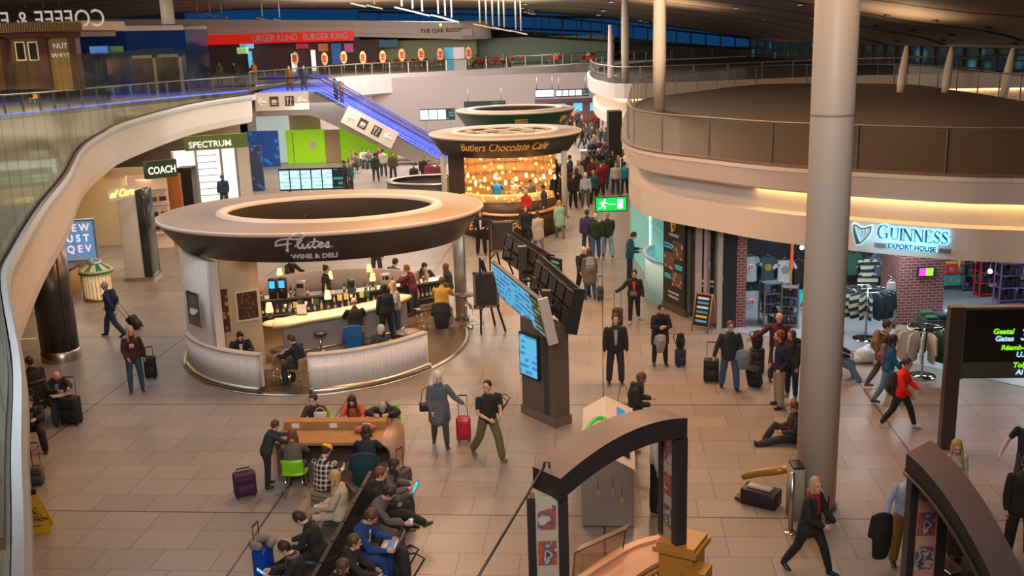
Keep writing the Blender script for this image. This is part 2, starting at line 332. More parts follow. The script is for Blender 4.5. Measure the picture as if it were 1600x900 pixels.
def person(label, loc, rz, pose, top, tcol, pants, hair='short', hcol='dark', H=1.74, skin=0, fem=False, z=0.0, near=True, shoes=(0.02, 0.018, 0.016),
  shirt=None, tie=None, scarf=None, extra=None, group=None, beard=None, mod=None, cap=None, fat=1.0, stripe=None, glasses=False, hands_hold=False):
 ps = dict(POSES[pose]); ps.update(mod or {}); k = H / 1.75
 fine = near; vb = .0085 if near == 2 else (.0105 if near else .015); vc = .014 if near else .02
 lean = math.radians(ps['lean']); U = Vector((0, math.sin(lean), math.cos(lean))); F = Vector((0, math.cos(lean), -math.sin(lean))); R = Vector((1, 0, 0))
 legs = {}; low = 9
 for nm, sd in (('L', -1), ('R', 1)):
  a = ps['l' + nm]; d1 = lv(a[0], a[1], sd); d2 = lv(a[2], a[3], sd); hip = Vector((sd * .09 * k, 0, -.03 * k)); kn = hip + d1 * .44 * k; an = kn + d2 * .42 * k
  legs[nm] = [hip, kn, an, d2]; low = min(low, an.z)
 if ps.get('seat') is not None: zp = ps['seat'] + .10 * k + ps.get('dz', 0)
 else: zp = -low + .085 * k
 O = Vector((0, 0, zp))
 for nm in legs: legs[nm] = [legs[nm][0] + O, legs[nm][1] + O, legs[nm][2] + O, legs[nm][3]]
 def T(h, f=0, r=0): return O + (U * h + F * f + R * r) * k
 hip_w = .185 if fem else .175; wst = (.138 if fem else .162) * fat; ch = (.158 if fem else .182); sh = (.176 if fem else .204); hk = 1.09
 body = Blob()
 body.rings([T(-.06), T(.02), T(.14), T(.27), T(.38), T(.45), T(.49)], [(hip_w * .8 * k, .09 * k), (hip_w * k, .105 * k * fat), (wst * k, .09 * k * fat), (ch * k, .105 * k), (sh * .93 * k, .10 * k), (.13 * k, .075 * k), (.06 * k, .055 * k)], R, 14)
 if fem: body.ell(T(.30, .075, -.07), (.055 * k, .05 * k, .055 * k)); body.ell(T(.30, .075, .07), (.055 * k, .05 * k, .055 * k))
 hp, hy = math.radians(ps['head'][0]), math.radians(ps['head'][1])
 neck0 = T(.46); Hm = Matrix.Rotation(-hy, 3, 'Z') @ Matrix.Rotation(-hp, 3, 'X')
 Hr, Hf, Hu = Hm @ Vector((1, 0, 0)), Hm @ Vector((0, 1, 0)), Hm @ Vector((0, 0, 1))
 nb = T(.53, .02); hc = nb + (Hu * .115 + Hf * .02) * k
 body.rings([neck0, nb, nb + Hu * .05 * k], [.052 * k, .05 * k, .048 * k], None, 10)
 hc = hc + Hu * .01 * k; k0 = k
 def HP(r, f, u): return hc + (Hr * r + Hf * f + Hu * u) * k * hk
 def kk(*a): return tuple(x * k * hk for x in a)
 body.ell(HP(0, -.008, .015), kk(.074, .092, .098), Hm, 16, 12); body.ell(HP(0, .022, -.052), kk(.052, .062, .066), Hm, 12, 8); body.ell(HP(0, .055, -.095), kk(.024, .022, .02), Hm, 8, 6)
 body.rings([HP(0, .083, .012), HP(0, .100, -.022)], [.008 * k, .014 * k], None, 8)
 for sd in (-1, 1): body.ell(HP(sd * .076, -.006, -.008), (.010 * k, .018 * k, .030 * k), Hm, 8, 6); body.ell(HP(sd * .03, .075, .028), (.020 * k, .012 * k, .010 * k), Hm, 8, 6)
 arms = {}
 for nm, sd in (('L', -1), ('R', 1)):
  a = ps['a' + nm]; S = T(.415, 0, sd * sh); d1 = lv(a[0] + ps['lean'] * .5, a[1], sd); E_ = S + d1 * .29 * k; d2 = lv(a[2], a[3], sd); Wr = E_ + d2 * .25 * k
  arms[nm] = (S, E_, Wr, d1, d2)
  body.rings([S, S.lerp(E_, .45), E_, E_.lerp(Wr, .35), Wr], [.052 * k, .045 * k, .038 * k, .040 * k, .026 * k], None, 10)
  pn = d2.cross(Vector((0, 0, 1))) if abs(d2.z) < .8 else Vector((sd, 0, 0)); pn = (pn * (sd if abs(d2.z) < .8 else 1)).normalized()
  wd = d2.cross(pn).normalized()
  if wd.y < 0: wd = -wd
  pc = Wr + d2 * .085 * k
  body.rings([Wr, Wr + d2 * .03 * k, pc], [(.024 * k, .018 * k), (.036 * k, .016 * k), (.038 * k, .014 * k)], wd, 10)
  cl = -pn
  for j, ln in enumerate((.072, .080, .074, .058)):
   b0 = pc + wd * (.029 - .0195 * j) * k; q1 = b0 + (d2 * .9 + cl * .25) * ln * .5 * k; q2 = q1 + (d2 * .55 + cl * .8) * ln * .5 * k
   body.rings([b0 - d2 * .015 * k, b0, q1, q2], [.0092 * k, .0092 * k, .0086 * k, .0075 * k], None, 6)
  tb = Wr + d2 * .03 * k + wd * .026 * k; body.rings([tb, tb + (wd * .6 + d2 * .6 + cl * .3) * .035 * k, tb + (wd * .45 + d2 * .95 + cl * .5) * .062 * k], [.0125 * k, .011 * k, .009 * k], None, 6)
 for nm, sd in (('L', -1), ('R', 1)):
  hip, kn, an, d2 = legs[nm]
  body.rings([hip, hip.lerp(kn, .4), kn, kn.lerp(an, .3), an], [.090 * k, .080 * k, .058 * k, .058 * k, .038 * k], None, 10)
  fd = Vector((sd * .12, 1, 0)).normalized(); fz = an.z - .045 * k
  if ps.get('seat') == .07 and nm == 'L': fd = Vector((sd * .1, .35, .93)).normalized()
  elif ps['l' + nm][2] > 38: fd = Vector((sd * .2, .8, .45)).normalized()
  elif ps['l' + nm][2] < -30: fd = Vector((sd * .1, .85, -.5)).normalized()
  legs[nm].append(fd)
  body.rings([an, an - Vector((0, 0, .03 * k)) + fd * .02 * k, an + fd * .15 * k - Vector((0, 0, .05 * k))], [.034 * k, .036 * k, .026 * k], None, 8)
 root = body.obj('person', SKIN[skin], vb); root.location = (loc[0], loc[1], z); root.rotation_euler = (0, 0, math.radians(rz)); tag(root, label, 'person', group)
 if near:
  e = MB()
  for sd in (-1, 1): e.ball(HP(sd * .030, .080, .010), (.012 * k, .008 * k, .008 * k), EYE, 8, 6)
  e.obj('eyes', None, root)
  e = MB(); lp = [HP(-.022, .076, -.062), HP(0, .084, -.064), HP(.022, .076, -.062)]; e.tube(lp, [.004 * k, .007 * k, .004 * k], LIP, 6); e.obj('mouth', None, root)
  e = MB(); hmt = hair_mat(hcol)
  for sd in (-1, 1): e.tube([HP(sd * .015, .088, .031), HP(sd * .033, .086, .037), HP(sd * .05, .072, .030)], .0045 * k, hmt, 5)
  e.obj('eyebrows', None, root)
 if glasses:
  e = MB()
  for sd in (-1, 1):
   c_ = HP(sd * .032, .093, .010); e.tube([c_ + (Hr * math.cos(t) * .026 + Hu * math.sin(t) * .019) * k for t in [2 * PI * i / 10 for i in range(11)]], .003 * k, BLACK, 5)
   e.tube([HP(sd * .058, .093, .014), HP(sd * .08, 0, .010)], .003 * k, BLACK, 5)
  e.obj('glasses', None, root)
 if beard: b = Blob(); b.ell(HP(0, .030, -.070), (.056 * k, .064 * k, .055 * k), Hm); b.obj('beard', hair_mat(beard), .012, root)
 hm = hair_mat(hcol)
 if hair != 'bald':
  b = Blob(); ex = .010 if hair != 'buzz' else .004
  b.ell(HP(0, -.024, .030), kk(.078 + ex, .088 + ex, .094 + ex), Hm, 16, 12)
  if hair in ('short', 'buzz'): b.ell(HP(0, -.055, -.02), kk(.070, .050, .065), Hm)
  if hair in ('bob', 'long', 'wavy'):
   ln = {'bob': .17, 'long': .36, 'wavy': .30}[hair]; wv = .012 if hair == 'wavy' else 0
   back = -U * .2 + Vector((0, 0, -1)) * .8; back.normalize()
   p0 = HP(0, -.06, .0); b.rings([p0, p0 + back * ln * .35 * k, p0 + back * ln * .7 * k - F * (.02 * k), p0 + back * ln * k - F * .02 * k], [(.088 * k, .05 * k), (.095 * k, .045 * k), ((.105 + wv) * k, .04 * k), (.075 * k, .022 * k)], Hr, 12)
   for sd in (-1, 1):
    q = HP(sd * .072, .015, .01); b.rings([q, q + (back * .10 + Vector((sd * .01, 0, 0))) * k, q + (back * ln * .75 + Hf * .03 + Hr * sd * .02) * k], [.026 * k, .030 * k, .018 * k], None, 8)
  if hair == 'pony': q = HP(0, -.105, .02); b.rings([q, q + (-Hf * .05 - Vector((0, 0, .05))) * k, q + (-Hf * .04 - Vector((0, 0, .22))) * k], [.028 * k, .034 * k, .014 * k], None, 8)
  if hair == 'bun': b.ell(HP(0, -.085, .105), (.042 * k, .042 * k, .038 * k), Hm)
  b.obj('hair', hm, .0125 if near else .018, root)
 else:
  b = Blob(); b.rings([HP(-.072, -.01, -.01), HP(-.055, -.07, -.02), HP(0, -.096, -.025), HP(.055, -.07, -.02), HP(.072, -.01, -.01)], [.014 * k, .02 * k, .022 * k, .02 * k, .014 * k], None, 8); b.obj('hair', hm, .012, root)
 if cap:
  b = Blob(); b.ell(HP(0, -.012, .052), kk(.094, .110, .078), Hm); sgn = 1 if cap[3:] != (-1,) else -1
  b.rings([HP(0, .07 * sgn, .055), HP(0, .15 * sgn, .045)], [(.06 * k, .008 * k), (.045 * k, .007 * k)], Hr, 10); b.obj('cap', cloth(cap[:3]), .011, root)
 seated = ps.get('seat') is not None
 b = Blob(); b.rings([T(-.07), T(.02), T(.10)], [(hip_w * .86 * k, .105 * k), ((hip_w + .012) * k, .122 * k * fat), ((wst + .018) * k, .108 * k * fat)], R, 12)
 for nm in legs:
  hip, kn, an, d2, fd = legs[nm]; wide = .0 if fem else .012
  b.rings([hip, hip.lerp(kn, .4), kn, kn.lerp(an, .4), kn.lerp(an, .93)], [.108 * k, .097 * k, (.076 + wide) * k, (.072 + wide) * k, (.056 + wide * 1.4) * k], None, 12)
 b.obj('trousers', pants if not isinstance(pants, tuple) else cloth(pants), vc, root, 2)
 for nm in legs:
  hip, kn, an, d2, fd = legs[nm]; b = Blob(); dn = Vector((0, 0, -1))
  b.rings([an + dn * .035 * k - fd * .03 * k, an + dn * .035 * k + fd * .05 * k, an + dn * .046 * k + fd * .145 * k], [(.038 * k, .045 * k), (.043 * k, .042 * k), (.040 * k, .030 * k)], Vector((1, 0, 0)) if abs(fd.x) < .8 else None, 10)
  b.rings([an + Vector((0, 0, .03 * k)), an + dn * .03 * k], [.042 * k, .042 * k], None, 8); b.obj('shoe', mat('shoe_%02x%02x' % (int(shoes[0] * 255), int(shoes[2] * 255)), shoes, 0.4), .011 if near else .018, root)
 tm = tcol if not isinstance(tcol, tuple) else cloth(tcol); g = {'tee': .016, 'shirt': .022, 'jacket': .036, 'coat': .042, 'puffer': .054, 'suit': .034, 'hoodie': .038, 'vest': .03}[top]
 b = Blob(); hem = {'tee': -.03, 'shirt': -.03, 'jacket': -.08, 'coat': -.34, 'puffer': -.10, 'suit': -.13, 'hoodie': -.05, 'vest': -.04}[top]
 if seated: hem = max(hem, -.09)
 fl = .02 if top in ('coat', 'suit') else 0
 hs = [hem, .02, .14, .27, .38, .45, .485]; rs = [((hip_w + g + fl) * k, (.112 + g + fl) * k * fat), ((hip_w + g) * k, (.108 + g) * k * fat), ((wst + g + .01) * k, (.094 + g) * k * fat), ((ch + g) * k, (.108 + g) * k), ((sh * .90 + g * .4) * k, (.102 + g) * k), ((.125 + g * .3) * k, (.078 + g * .8) * k), ((.062 + g * .6) * k, (.058 + g * .5) * k)]
 if hem < -.2: hs.insert(1, -.14); rs.insert(1, ((hip_w + g + .012) * k, (.115 + g) * k * fat))
 b.rings([T(h) if h > 0 or seated else O + Vector((0, 0, h * k)) for h in hs], rs, R, 16)
 if fem: b.ell(T(.30, .085, -.07), (.06 * k, .055 * k, .06 * k)); b.ell(T(.30, .085, .07), (.06 * k, .055 * k, .06 * k))
 for nm in arms:
  S, E_, Wr, d1, d2 = arms[nm]
  if top == 'vest': continue
  if top == 'tee': b.rings([S, S.lerp(E_, .35), S.lerp(E_, .62)], [(.064) * k, .058 * k, .056 * k], None, 10)
  else: b.rings([S, S.lerp(E_, .5), E_, E_.lerp(Wr, .4), E_.lerp(Wr, .93)], [(.050 + g * .5) * k, (.050 + g * .55) * k, (.044 + g * .55) * k, (.042 + g * .5) * k, (.031 + g * .4) * k], None, 10)
 if top == 'hoodie' or top == 'puffer': b.ell(T(.49, -.075), (.10 * k, .055 * k, .06 * k))
 garm = {'tee': 't_shirt', 'shirt': 'shirt', 'jacket': 'jacket', 'coat': 'coat', 'puffer': 'padded_jacket', 'suit': 'suit_jacket', 'hoodie': 'hooded_top', 'vest': 'vest'}[top]
 b.obj(garm, tm, vc, root, 2)
 def front(name, colr, w0, w1, h0, h1, extra_f):
  b = Blob(); b.rings([T(h0, .098 + g + extra_f, 0), T((h0 + h1) / 2, .112 + g + extra_f, 0), T(h1, .092 + g + extra_f, 0), T(h1 + .045, .055 + g * .6 + extra_f, 0)], [(w0 * k, .018 * k), ((w0 + w1) / 2 * k, .018 * k), (w1 * k, .018 * k), (w1 * .9 * k, .014 * k)], R, 10); b.obj(name, cloth(colr), .010, root)
 if shirt: front('shirt_front', shirt, .030 * fat, .052, .06, .40, -.008)
 if tie: front('tie', tie, .022, .016, .06, .42, .006)
 if stripe: front('chest_print', stripe, .07, .06, .22, .32, -.006)
 if scarf:
  b = Blob(); cp = [T(.475, .075 * math.sin(t), .082 * math.cos(t)) for t in [2 * PI * i / 10 for i in range(11)]]; b.rings(cp, [.036 * k] * 11, None, 8); b.rings([T(.45, .11, .03), T(.30, .15, .035), T(.20, .13, .03)], [(.045 * k, .02 * k)] * 3, R, 8); b.obj('scarf', cloth(scarf), .013, root)
 M4 = Matrix.Translation((loc[0], loc[1], z)) @ Matrix.Rotation(math.radians(rz), 4, 'Z')
 J = dict(handL=M4 @ (arms['L'][2] + arms['L'][4] * .12 * k), handR=M4 @ (arms['R'][2] + arms['R'][4] * .12 * k), back=M4 @ T(.28, -.14), lap=M4 @ (legs['R'][0].lerp(legs['R'][1], .75) + Vector((-.09, 0, .11))), rz=math.radians(rz), head=M4 @ hc, side=M4 @ T(.05, -.02, .24), shoulder=M4 @ T(.42, 0, .17), zp=zp, M=M4)
 return root, J
def suitcase(label, loc, rz, col, h=.56, w=.38, d=.24, tilt=0.0, handle=.42, z=0.0, hard=False, group=None):
 t = thing('suitcase', label, 'suitcase', (loc[0], loc[1], z), group=group, rot=(math.radians(tilt), 0, math.radians(rz)))
 mm = mat('case_%02x%02x%02x' % tuple(int(c * 255) for c in col), col, 0.3 if hard else 0.75, noise=.15, nscale=20, bump=0 if hard else .3)
 b = MB(); b.bevbox(-w / 2, w / 2, -d / 2, d / 2, .05, .05 + h, .05, mm, 4)
 b.obj('shell', None, t)
 b = MB()
 if hard:
  for i in range(4): x = -w / 2 + w * (i + 1) / 5; b.box(x - .008, x + .008, -d / 2 - .006, d / 2 + .006, .10, h, mm)
 else: b.bevbox(-w / 2 + .04, w / 2 - .04, -d / 2 - .03, -d / 2 + .01, .10, .05 + h * .55, .03, mm, 3); b.bevbox(-w / 2 + .04, w / 2 - .04, -d / 2 - .025, -d / 2 + .01, .08 + h * .58, h, .03, mm, 3)
 b.obj('front_pocket' if not hard else 'ridges', None, t)
 b = MB(); z1 = .05 + h
 b.tube([(-w * .3, d / 2 - .04, z1 - .05), (-w * .3, d / 2 - .04, z1 + handle), (w * .3, d / 2 - .04, z1 + handle), (w * .3, d / 2 - .04, z1 - .05)], .009, DSTEEL, 6); b.tube([(-w * .3, d / 2 - .04, z1 + handle), (w * .3, d / 2 - .04, z1 + handle)], .016, BLACK, 8)
 b.obj('telescopic_handle', None, t)
 b = MB(); b.tube([(-.07, 0, z1 - .01), (-.06, 0, z1 + .03), (.06, 0, z1 + .03), (.07, 0, z1 - .01)], .010, BLACK, 6); b.obj('carry_handle', None, t)
 for sx in (-1, 1):
  for sy in (-1, 1):
   b = MB(); x = sx * (w / 2 - .05); y = sy * (d / 2 - .04); b.tube([(x - .012, y, .03), (x + .012, y, .03)], .03, BLACK, 10); b.obj('wheel', None, t)
 return t
def backpack(label, loc, rz, col, s=1.0, rx=0.0, group=None, trim=None):
 t = thing('backpack', label, 'backpack', loc, group=group, rot=(rx, 0, rz)); mm = cloth(col)
 b = Blob(); b.rings([(0, 0, -.20 * s), (0, -.01 * s, 0), (0, 0, .20 * s)], [(.15 * s, .085 * s), (.165 * s, .10 * s), (.12 * s, .07 * s)], Vector((1, 0, 0)), 14); b.obj('bag', mm, .014, t)
 b = Blob(); b.rings([(0, -.10 * s, -.14 * s), (0, -.105 * s, 0)], [(.11 * s, .045 * s), (.11 * s, .04 * s)], Vector((1, 0, 0)), 12); b.obj('pocket', cloth(trim or tuple(c * .8 for c in col)), .013, t)
 for sx in (-1, 1):
  b = MB(); b.tube([(sx * .08 * s, .06 * s, .18 * s), (sx * .12 * s, .13 * s, .20 * s), (sx * .14 * s, .25 * s, .10 * s), (sx * .13 * s, .10 * s, -.12 * s), (sx * .10 * s, .05 * s, -.16 * s)], .014 * s, mm, 6); b.obj('strap', None, t)
 return t
def handbag(label, loc, rz, col, s=1.0, strap=.35):
 t = thing('handbag', label, 'handbag', loc, rz); mm = mat('leather_%02x%02x%02x' % tuple(int(c * 255) for c in col), col, 0.45, bump=.2, nscale=40)
 b = MB(); b.bevbox(-.15 * s, .15 * s, -.05 * s, .05 * s, -.20 * s, 0, .035 * s, mm, 3); b.obj('bag', None, t)
 b = MB(); b.tube([(-.12 * s, 0, -.02), (-.07 * s, 0, strap * .8), (0, 0, strap), (.07 * s, 0, strap * .8), (.12 * s, 0, -.02)], .009, mm, 6); b.obj('strap', None, t); return t
def phone(label, loc, rz, tilt=-50, col=(0.25, 0.5, 1.0), s=1.0):
 t = thing('phone', label, 'phone', loc, rot=(math.radians(tilt), 0, rz)); b = MB(); b.bevbox(-.038 * s, .038 * s, -.005, .005, -.075 * s, .075 * s, .004, BLACK, 2); b.obj('case', None, t)
 b = MB(); b.box(-.033 * s, .033 * s, -.0062, -.0052, -.068 * s, .068 * s, mat('phone_screen_%d' % int(col[0] * 99), col, .3, emit=1.2)); b.obj('screen', None, t); return t
def cup(label, loc, col=(.75, .7, .65)):
 t = thing('paper_cup', label, 'cup', loc); b = MB(); b.lathe([(0, 0), (.030, 0), (.042, .10), (.0, .10)], mat('paper_%d' % int(col[0] * 99), col, .7), 14); b.obj('body', None, t)
 b = MB(); b.lathe([(.044, .098), (.045, .108), (.036, .116), (0, .116)], mat('cup_lid', (.75, .73, .7), .4), 14); b.obj('lid', None, t); return t
def shell_chair(label, loc, rz, col, h=.46, z=0, group=None, wood=False, stool=False, name=None):
 t = thing(name or ('bar_stool' if stool else 'shell_chair'), label, 'stool' if stool else 'chair', (loc[0], loc[1], z), math.radians(rz), group)
 mm = mat('shell_%02x%02x%02x' % tuple(int(c * 255) for c in col), col, .35, noise=.1 if wood else 0); n = 8; w = .235
 def shell(name, prof):
  vs = []; fs = []
  for j, (y, zz, cv) in enumerate(prof):
   for side in (0, 1):
    for i in range(n + 1):
     u = -1 + 2 * i / n; vs.append((u * w * (1 - .08 * abs(cv)), y + (cv * .05 * u * u) + side * (.012 if abs(cv) > .5 else 0), zz + (0 if abs(cv) > .5 else .02 * u * u) - side * (.012 if abs(cv) <= .5 else 0)))
  K = 2 * (n + 1)
  for j in range(len(prof) - 1):
   for i in range(n):
    a = j * K + i; b_ = a + K; fs.append((a, a + 1, b_ + 1, b_)); fs.append((a + n + 1, b_ + n + 1, b_ + n + 2, a + n + 2))
   for i in (0, n): a = j * K + i; fs.append((a, a + K, a + K + n + 1, a + n + 1))
  for j in (0, len(prof) - 1):
   for i in range(n): a = j * K + i; fs.append((a, a + 1, a + n + 2, a + n + 1))
  b = MB(); b.add(vs, fs, mm, True); b.obj(name, None, t)
 shell('seat', [(.21, h - .01, 0), (.19, h + .005, 0), (0, h - .005, 0), (-.17, h + .01, .2), (-.20, h + .03, .5)])
 hh = .20 if stool else .36
 shell('backrest', [(-.20, h + .03, .6), (-.215, h + .10, 1), (-.235, h + hh * .7, 1), (-.255, h + hh, 1)])
 for sx in (-1, 1):
  for sy in (-1, 1): b = MB(); b.tube([(sx * .15, sy * .14, h - .015), (sx * .20, sy * .20, 0)], .011, CHROME, 6); b.obj('leg', None, t)
 b = MB()
 if stool: b.tube([(-.18, .17, .28), (.18, .17, .28), (.18, -.17, .28), (-.18, -.17, .28), (-.18, .17, .28)], .008, CHROME, 6); b.obj('footrest', None, t)
 return t
def disc_stool(label, loc, rz=0, h=.72):
 t = thing('swivel_stool', label, 'stool', (loc[0], loc[1], 0), rz); b = MB(); b.lathe([(0, h - .02), (.17, h - .02), (.19, h), (.18, h + .04), (0, h + .05)], mat('stool_pad', (.03, .025, .022), .4), 20); b.obj('seat', None, t)
 b = MB(); b.cyl(0, 0, .02, h - .02, .028, CHROME, 10); b.obj('pole', None, t); b = MB(); b.lathe([(0, 0), (.21, 0), (.20, .02), (.03, .05), (0, .05)], CHROME, 20); b.obj('base', None, t)
 b = MB(); b.tube([(.16 * math.cos(a), .16 * math.sin(a), .26) for a in [2 * PI * i / 16 for i in range(17)]], .009, CHROME, 6); b.tube([(-.16, 0, .26), (.16, 0, .26)], .007, CHROME, 6); b.obj('footrest', None, t); return t
def round_table(label, loc, h=.74, r=.35, col=(.10, .06, .04), z=0, group=None):
 t = thing('round_table', label, 'table', (loc[0], loc[1], z), 0, group); b = MB(); b.lathe([(0, h - .03), (r - .01, h - .03), (r, h - .015), (r - .005, h), (0, h)], mat('tabletop_%d' % int(col[0] * 99), col, .35), 24); b.obj('tabletop', None, t)
 b = MB(); b.cyl(0, 0, .02, h - .03, .03, CHROME, 10); b.obj('pedestal', None, t); b = MB(); b.lathe([(0, 0), (r * .65, 0), (r * .62, .015), (.04, .03), (0, .03)], CHROME, 20); b.obj('base', None, t); return t
def table_lamp(label, loc, s=1.0, group=None):
 t = thing('table_lamp', label, 'lamp', loc, 0, group); b = MB(); b.lathe([(0, 0), (.06 * s, 0), (.055 * s, .02 * s), (.022 * s, .05 * s), (.03 * s, .12 * s), (.018 * s, .19 * s), (0, .20 * s)], mat('lamp_base_dark', (.03, .025, .02), .3), 14); b.obj('base', None, t)
 b = MB(); b.lathe([(.10 * s, .17 * s), (.065 * s, .40 * s), (.062 * s, .40 * s), (.097 * s, .17 * s)], mat('lamp_shade_glow', (1, .75, .35), .7, emit=1.7, ecol=(1.0, .66, .20)), 20); b.obj('lamp_shade', None, t)
 b = MB(); b.ball((0, 0, .26 * s), .03 * s, BULB, 8, 6); b.obj('bulb', None, t); return t
# ================================================================ large structure
DK = 5.15
def floor_mat():
 m = mat('stone_tiles', (0.3, 0.27, 0.24), 0.4, spec=.35); nt, N, L, b = nodes_of(m); tc = N.new('ShaderNodeTexCoord'); mp = N.new('ShaderNodeMapping'); mp.inputs['Rotation'].default_value = (0, 0, math.radians(5.2)); L.new(tc.outputs['Object'], mp.inputs[0])
 br = N.new('ShaderNodeTexBrick'); br.inputs['Scale'].default_value = 1.0; br.inputs['Brick Width'].default_value = 1.05; br.inputs['Row Height'].default_value = 0.72; br.inputs['Mortar Size'].default_value = 0.012; br.inputs['Mortar Smooth'].default_value = .2; br.offset = 0.36; br.offset_frequency = 3
 br.inputs['Color1'].default_value = (0.29, 0.255, 0.23, 1); br.inputs['Color2'].default_value = (0.245, 0.215, 0.195, 1); br.inputs['Mortar'].default_value = (0.165, 0.14, 0.125, 1); L.new(mp.outputs[0], br.inputs['Vector'])
 b2 = N.new('ShaderNodeTexBrick'); b2.inputs['Scale'].default_value = 1.0; b2.inputs['Brick Width'].default_value = 6.3; b2.inputs['Row Height'].default_value = 5.76; b2.inputs['Mortar Size'].default_value = 0.022; b2.offset = 0.0; b2.inputs['Color1'].default_value = (1, 1, 1, 1); b2.inputs['Color2'].default_value = (1, 1, 1, 1); b2.inputs['Mortar'].default_value = (.35, .3, .28, 1); L.new(mp.outputs[0], b2.inputs['Vector'])
 n = N.new('ShaderNodeTexNoise'); n.inputs['Scale'].default_value = 55; n.inputs['Detail'].default_value = 6; L.new(mp.outputs[0], n.inputs['Vector'])
 n2 = N.new('ShaderNodeTexNoise'); n2.inputs['Scale'].default_value = .9; L.new(mp.outputs[0], n2.inputs['Vector'])
 r1 = N.new('ShaderNodeMapRange'); r1.inputs[3].default_value = .80; r1.inputs[4].default_value = 1.2; L.new(n.outputs['Fac'], r1.inputs[0])
 mA = N.new('ShaderNodeMix'); mA.data_type = 'RGBA'; mA.blend_type = 'MULTIPLY'; mA.inputs[0].default_value = 1; L.new(br.outputs['Color'], mA.inputs[6]); L.new(b2.outputs['Color'], mA.inputs[7])
 mB = N.new('ShaderNodeVectorMath'); mB.operation = 'SCALE'; L.new(mA.outputs[2], mB.inputs[0]); L.new(r1.outputs[0], mB.inputs['Scale']); L.new(mB.outputs[0], b.inputs['Base Color'])
 r2 = N.new('ShaderNodeMapRange'); r2.inputs[3].default_value = .26; r2.inputs[4].default_value = .46; L.new(n2.outputs['Fac'], r2.inputs[0]); L.new(r2.outputs[0], b.inputs['Roughness']); return m
b = MB(); b.box(-45, 45, -2, 150, -.3, 0, floor_mat()); struct(b.obj('floor'))
Ledge = [(1.5, -5), (-3.0, 5.2)] + [tuple(P(x, y, 3.9)[:2]) for x, y in ((45, 895), (41, 720))] + [tuple(P(x, y, 5.1)[:2]) for x, y in ((0, 440), (20, 390), (60, 325), (100, 275), (125, 232), (160, 208), (200, 190), (300, 163), (392, 149))]
Lline = smooth_line(Ledge, 6)
slab_mat = mat('mezzanine_floor', (0.27, 0.245, 0.20), .35, noise=.1, nscale=.6)
soff = mat('soffit_beige', (0.58, 0.47, 0.36), .6)
b = MB(); poly = [(-45, -5)] + [tuple(p) for p in Lline] + [(-17.0, 84), (-45, 84)]
b.prism(poly, 4.75, 5.1, slab_mat, slab_mat, FASCIA, soff); struct(b.obj('floor_mezzanine_left'))
b = MB(); b.strip(Lline, [(.02, 5.16), (.10, 5.14), (.14, 5.02), (.14, 4.86), (.04, 4.80), (.02, 4.55), (-.02, 3.75), (-.10, 3.38), (-.20, 3.32), (-.8, 3.32)], mats=[STEEL, mat('pale_metal_band', (.46, .49, .50), .5, .25), mat('pale_metal_band', (0, 0, 0)), FASCIA, FASCIA, FASCIA, FASCIA, FASCIA, soff], smooth=False)
struct(b.obj('trim_1'))
b = MB(); inner = offset_line(Lline, -2.2); b.strip(inner, [(1.9, 3.32), (1.75, 3.95), (.6, 3.95), (.0, 3.95), (0, 3.25), (-.3, 3.25)], mats=[soff, soff, soff, FASCIA, FASCIA]); struct(b.obj('trim_2'))
led = MB(); led.strip([p for p in offset_line(Lline, -.85)][30:], [(0, 3.36), (-.08, 3.36), (-.08, 3.40), (0, 3.40)], LEDCOVE, closed=True); tag(led.obj('cove_light'), 'warm cove light strip under the curved left balcony', 'light')
b = MB(); cp = [tuple(p) for p in offset_line(Lline, -2.4)]; b.prism([(-45, -5)] + cp + [(-45, 70)], 3.22, 3.30, soff); struct(b.obj('ceiling_left_shops'))
BGLASS = glass('balcony_glass', (0.86, 0.88, 0.80), .03, .08, .18)
gl = thing('glass_balustrade', 'tall curved glass balustrade standing along the left balcony edge', 'balustrade')
gline = offset_line(Lline, -.06); acc = 0; seg = []
for i, p in enumerate(gline):
 seg.append(p)
 if len(seg) > 1 and (sum((seg[k + 1] - seg[k]).length for k in range(len(seg) - 1)) > 1.75 or i == len(gline) - 1):
  if p.y > 4:
   L_ = list(seg); d = (L_[-1] - L_[-2]).normalized() * .012; L_[-1] = L_[-1] - d; b = MB(); b.strip(L_, [(0, 5.12), (.02, 5.12), (.02, 8.35), (0, 8.35)], BGLASS, closed=True); b.obj('glass_panel', None, gl)
  seg = [p]
b = MB(); b.strip(gline[8:], [(-.01, 5.10), (.03, 5.10), (.03, 5.20), (-.01, 5.20)], mat('bronze_channel', (.16, .10, .06), .3, .8), closed=True); b.obj('base_channel', None, gl)
mr = [P(x, y, 6.2) for x, y in ((-40, 152), (60, 145), (150, 137), (260, 128), (385, 119))]; ml = smooth_line([tuple(v[:2]) for v in mr], 4)
t = thing('mezzanine_railing', 'thin steel railing crossing behind the tall balcony glass', 'railing'); b = MB(); b.tube([(p.x, p.y, 6.2) for p in ml], .05, STEEL, 6); b.obj('handrail', None, t); b = MB(); b.tube([(p.x, p.y, 5.2) for p in ml], .05, LEDBLUE, 5); b.obj('light_strip', None, t); b = MB(); b.strip(ml, [(.1, 5.1), (.1, 5.16), (2.2, 5.12), (2.2, 5.1)], DGREY, closed=True); b.obj('dark_kerb', None, t)
for i, p in enumerate(ml): b = MB(); b.box(-.05, .05, -.04, .04, 0, 1.1, STEEL); b.obj('post', None, t, (p.x, p.y, 5.1))
rib = [(-9.9, 14.5), (-10.6, 17.5), (-11.6, 20.5), (-12.8, 24.0), (-14.3, 27.8)]
rl = smooth_line(rib, 4); gm = mat('ribbed_panel', (0.32, 0.31, 0.25), .5); wl = []
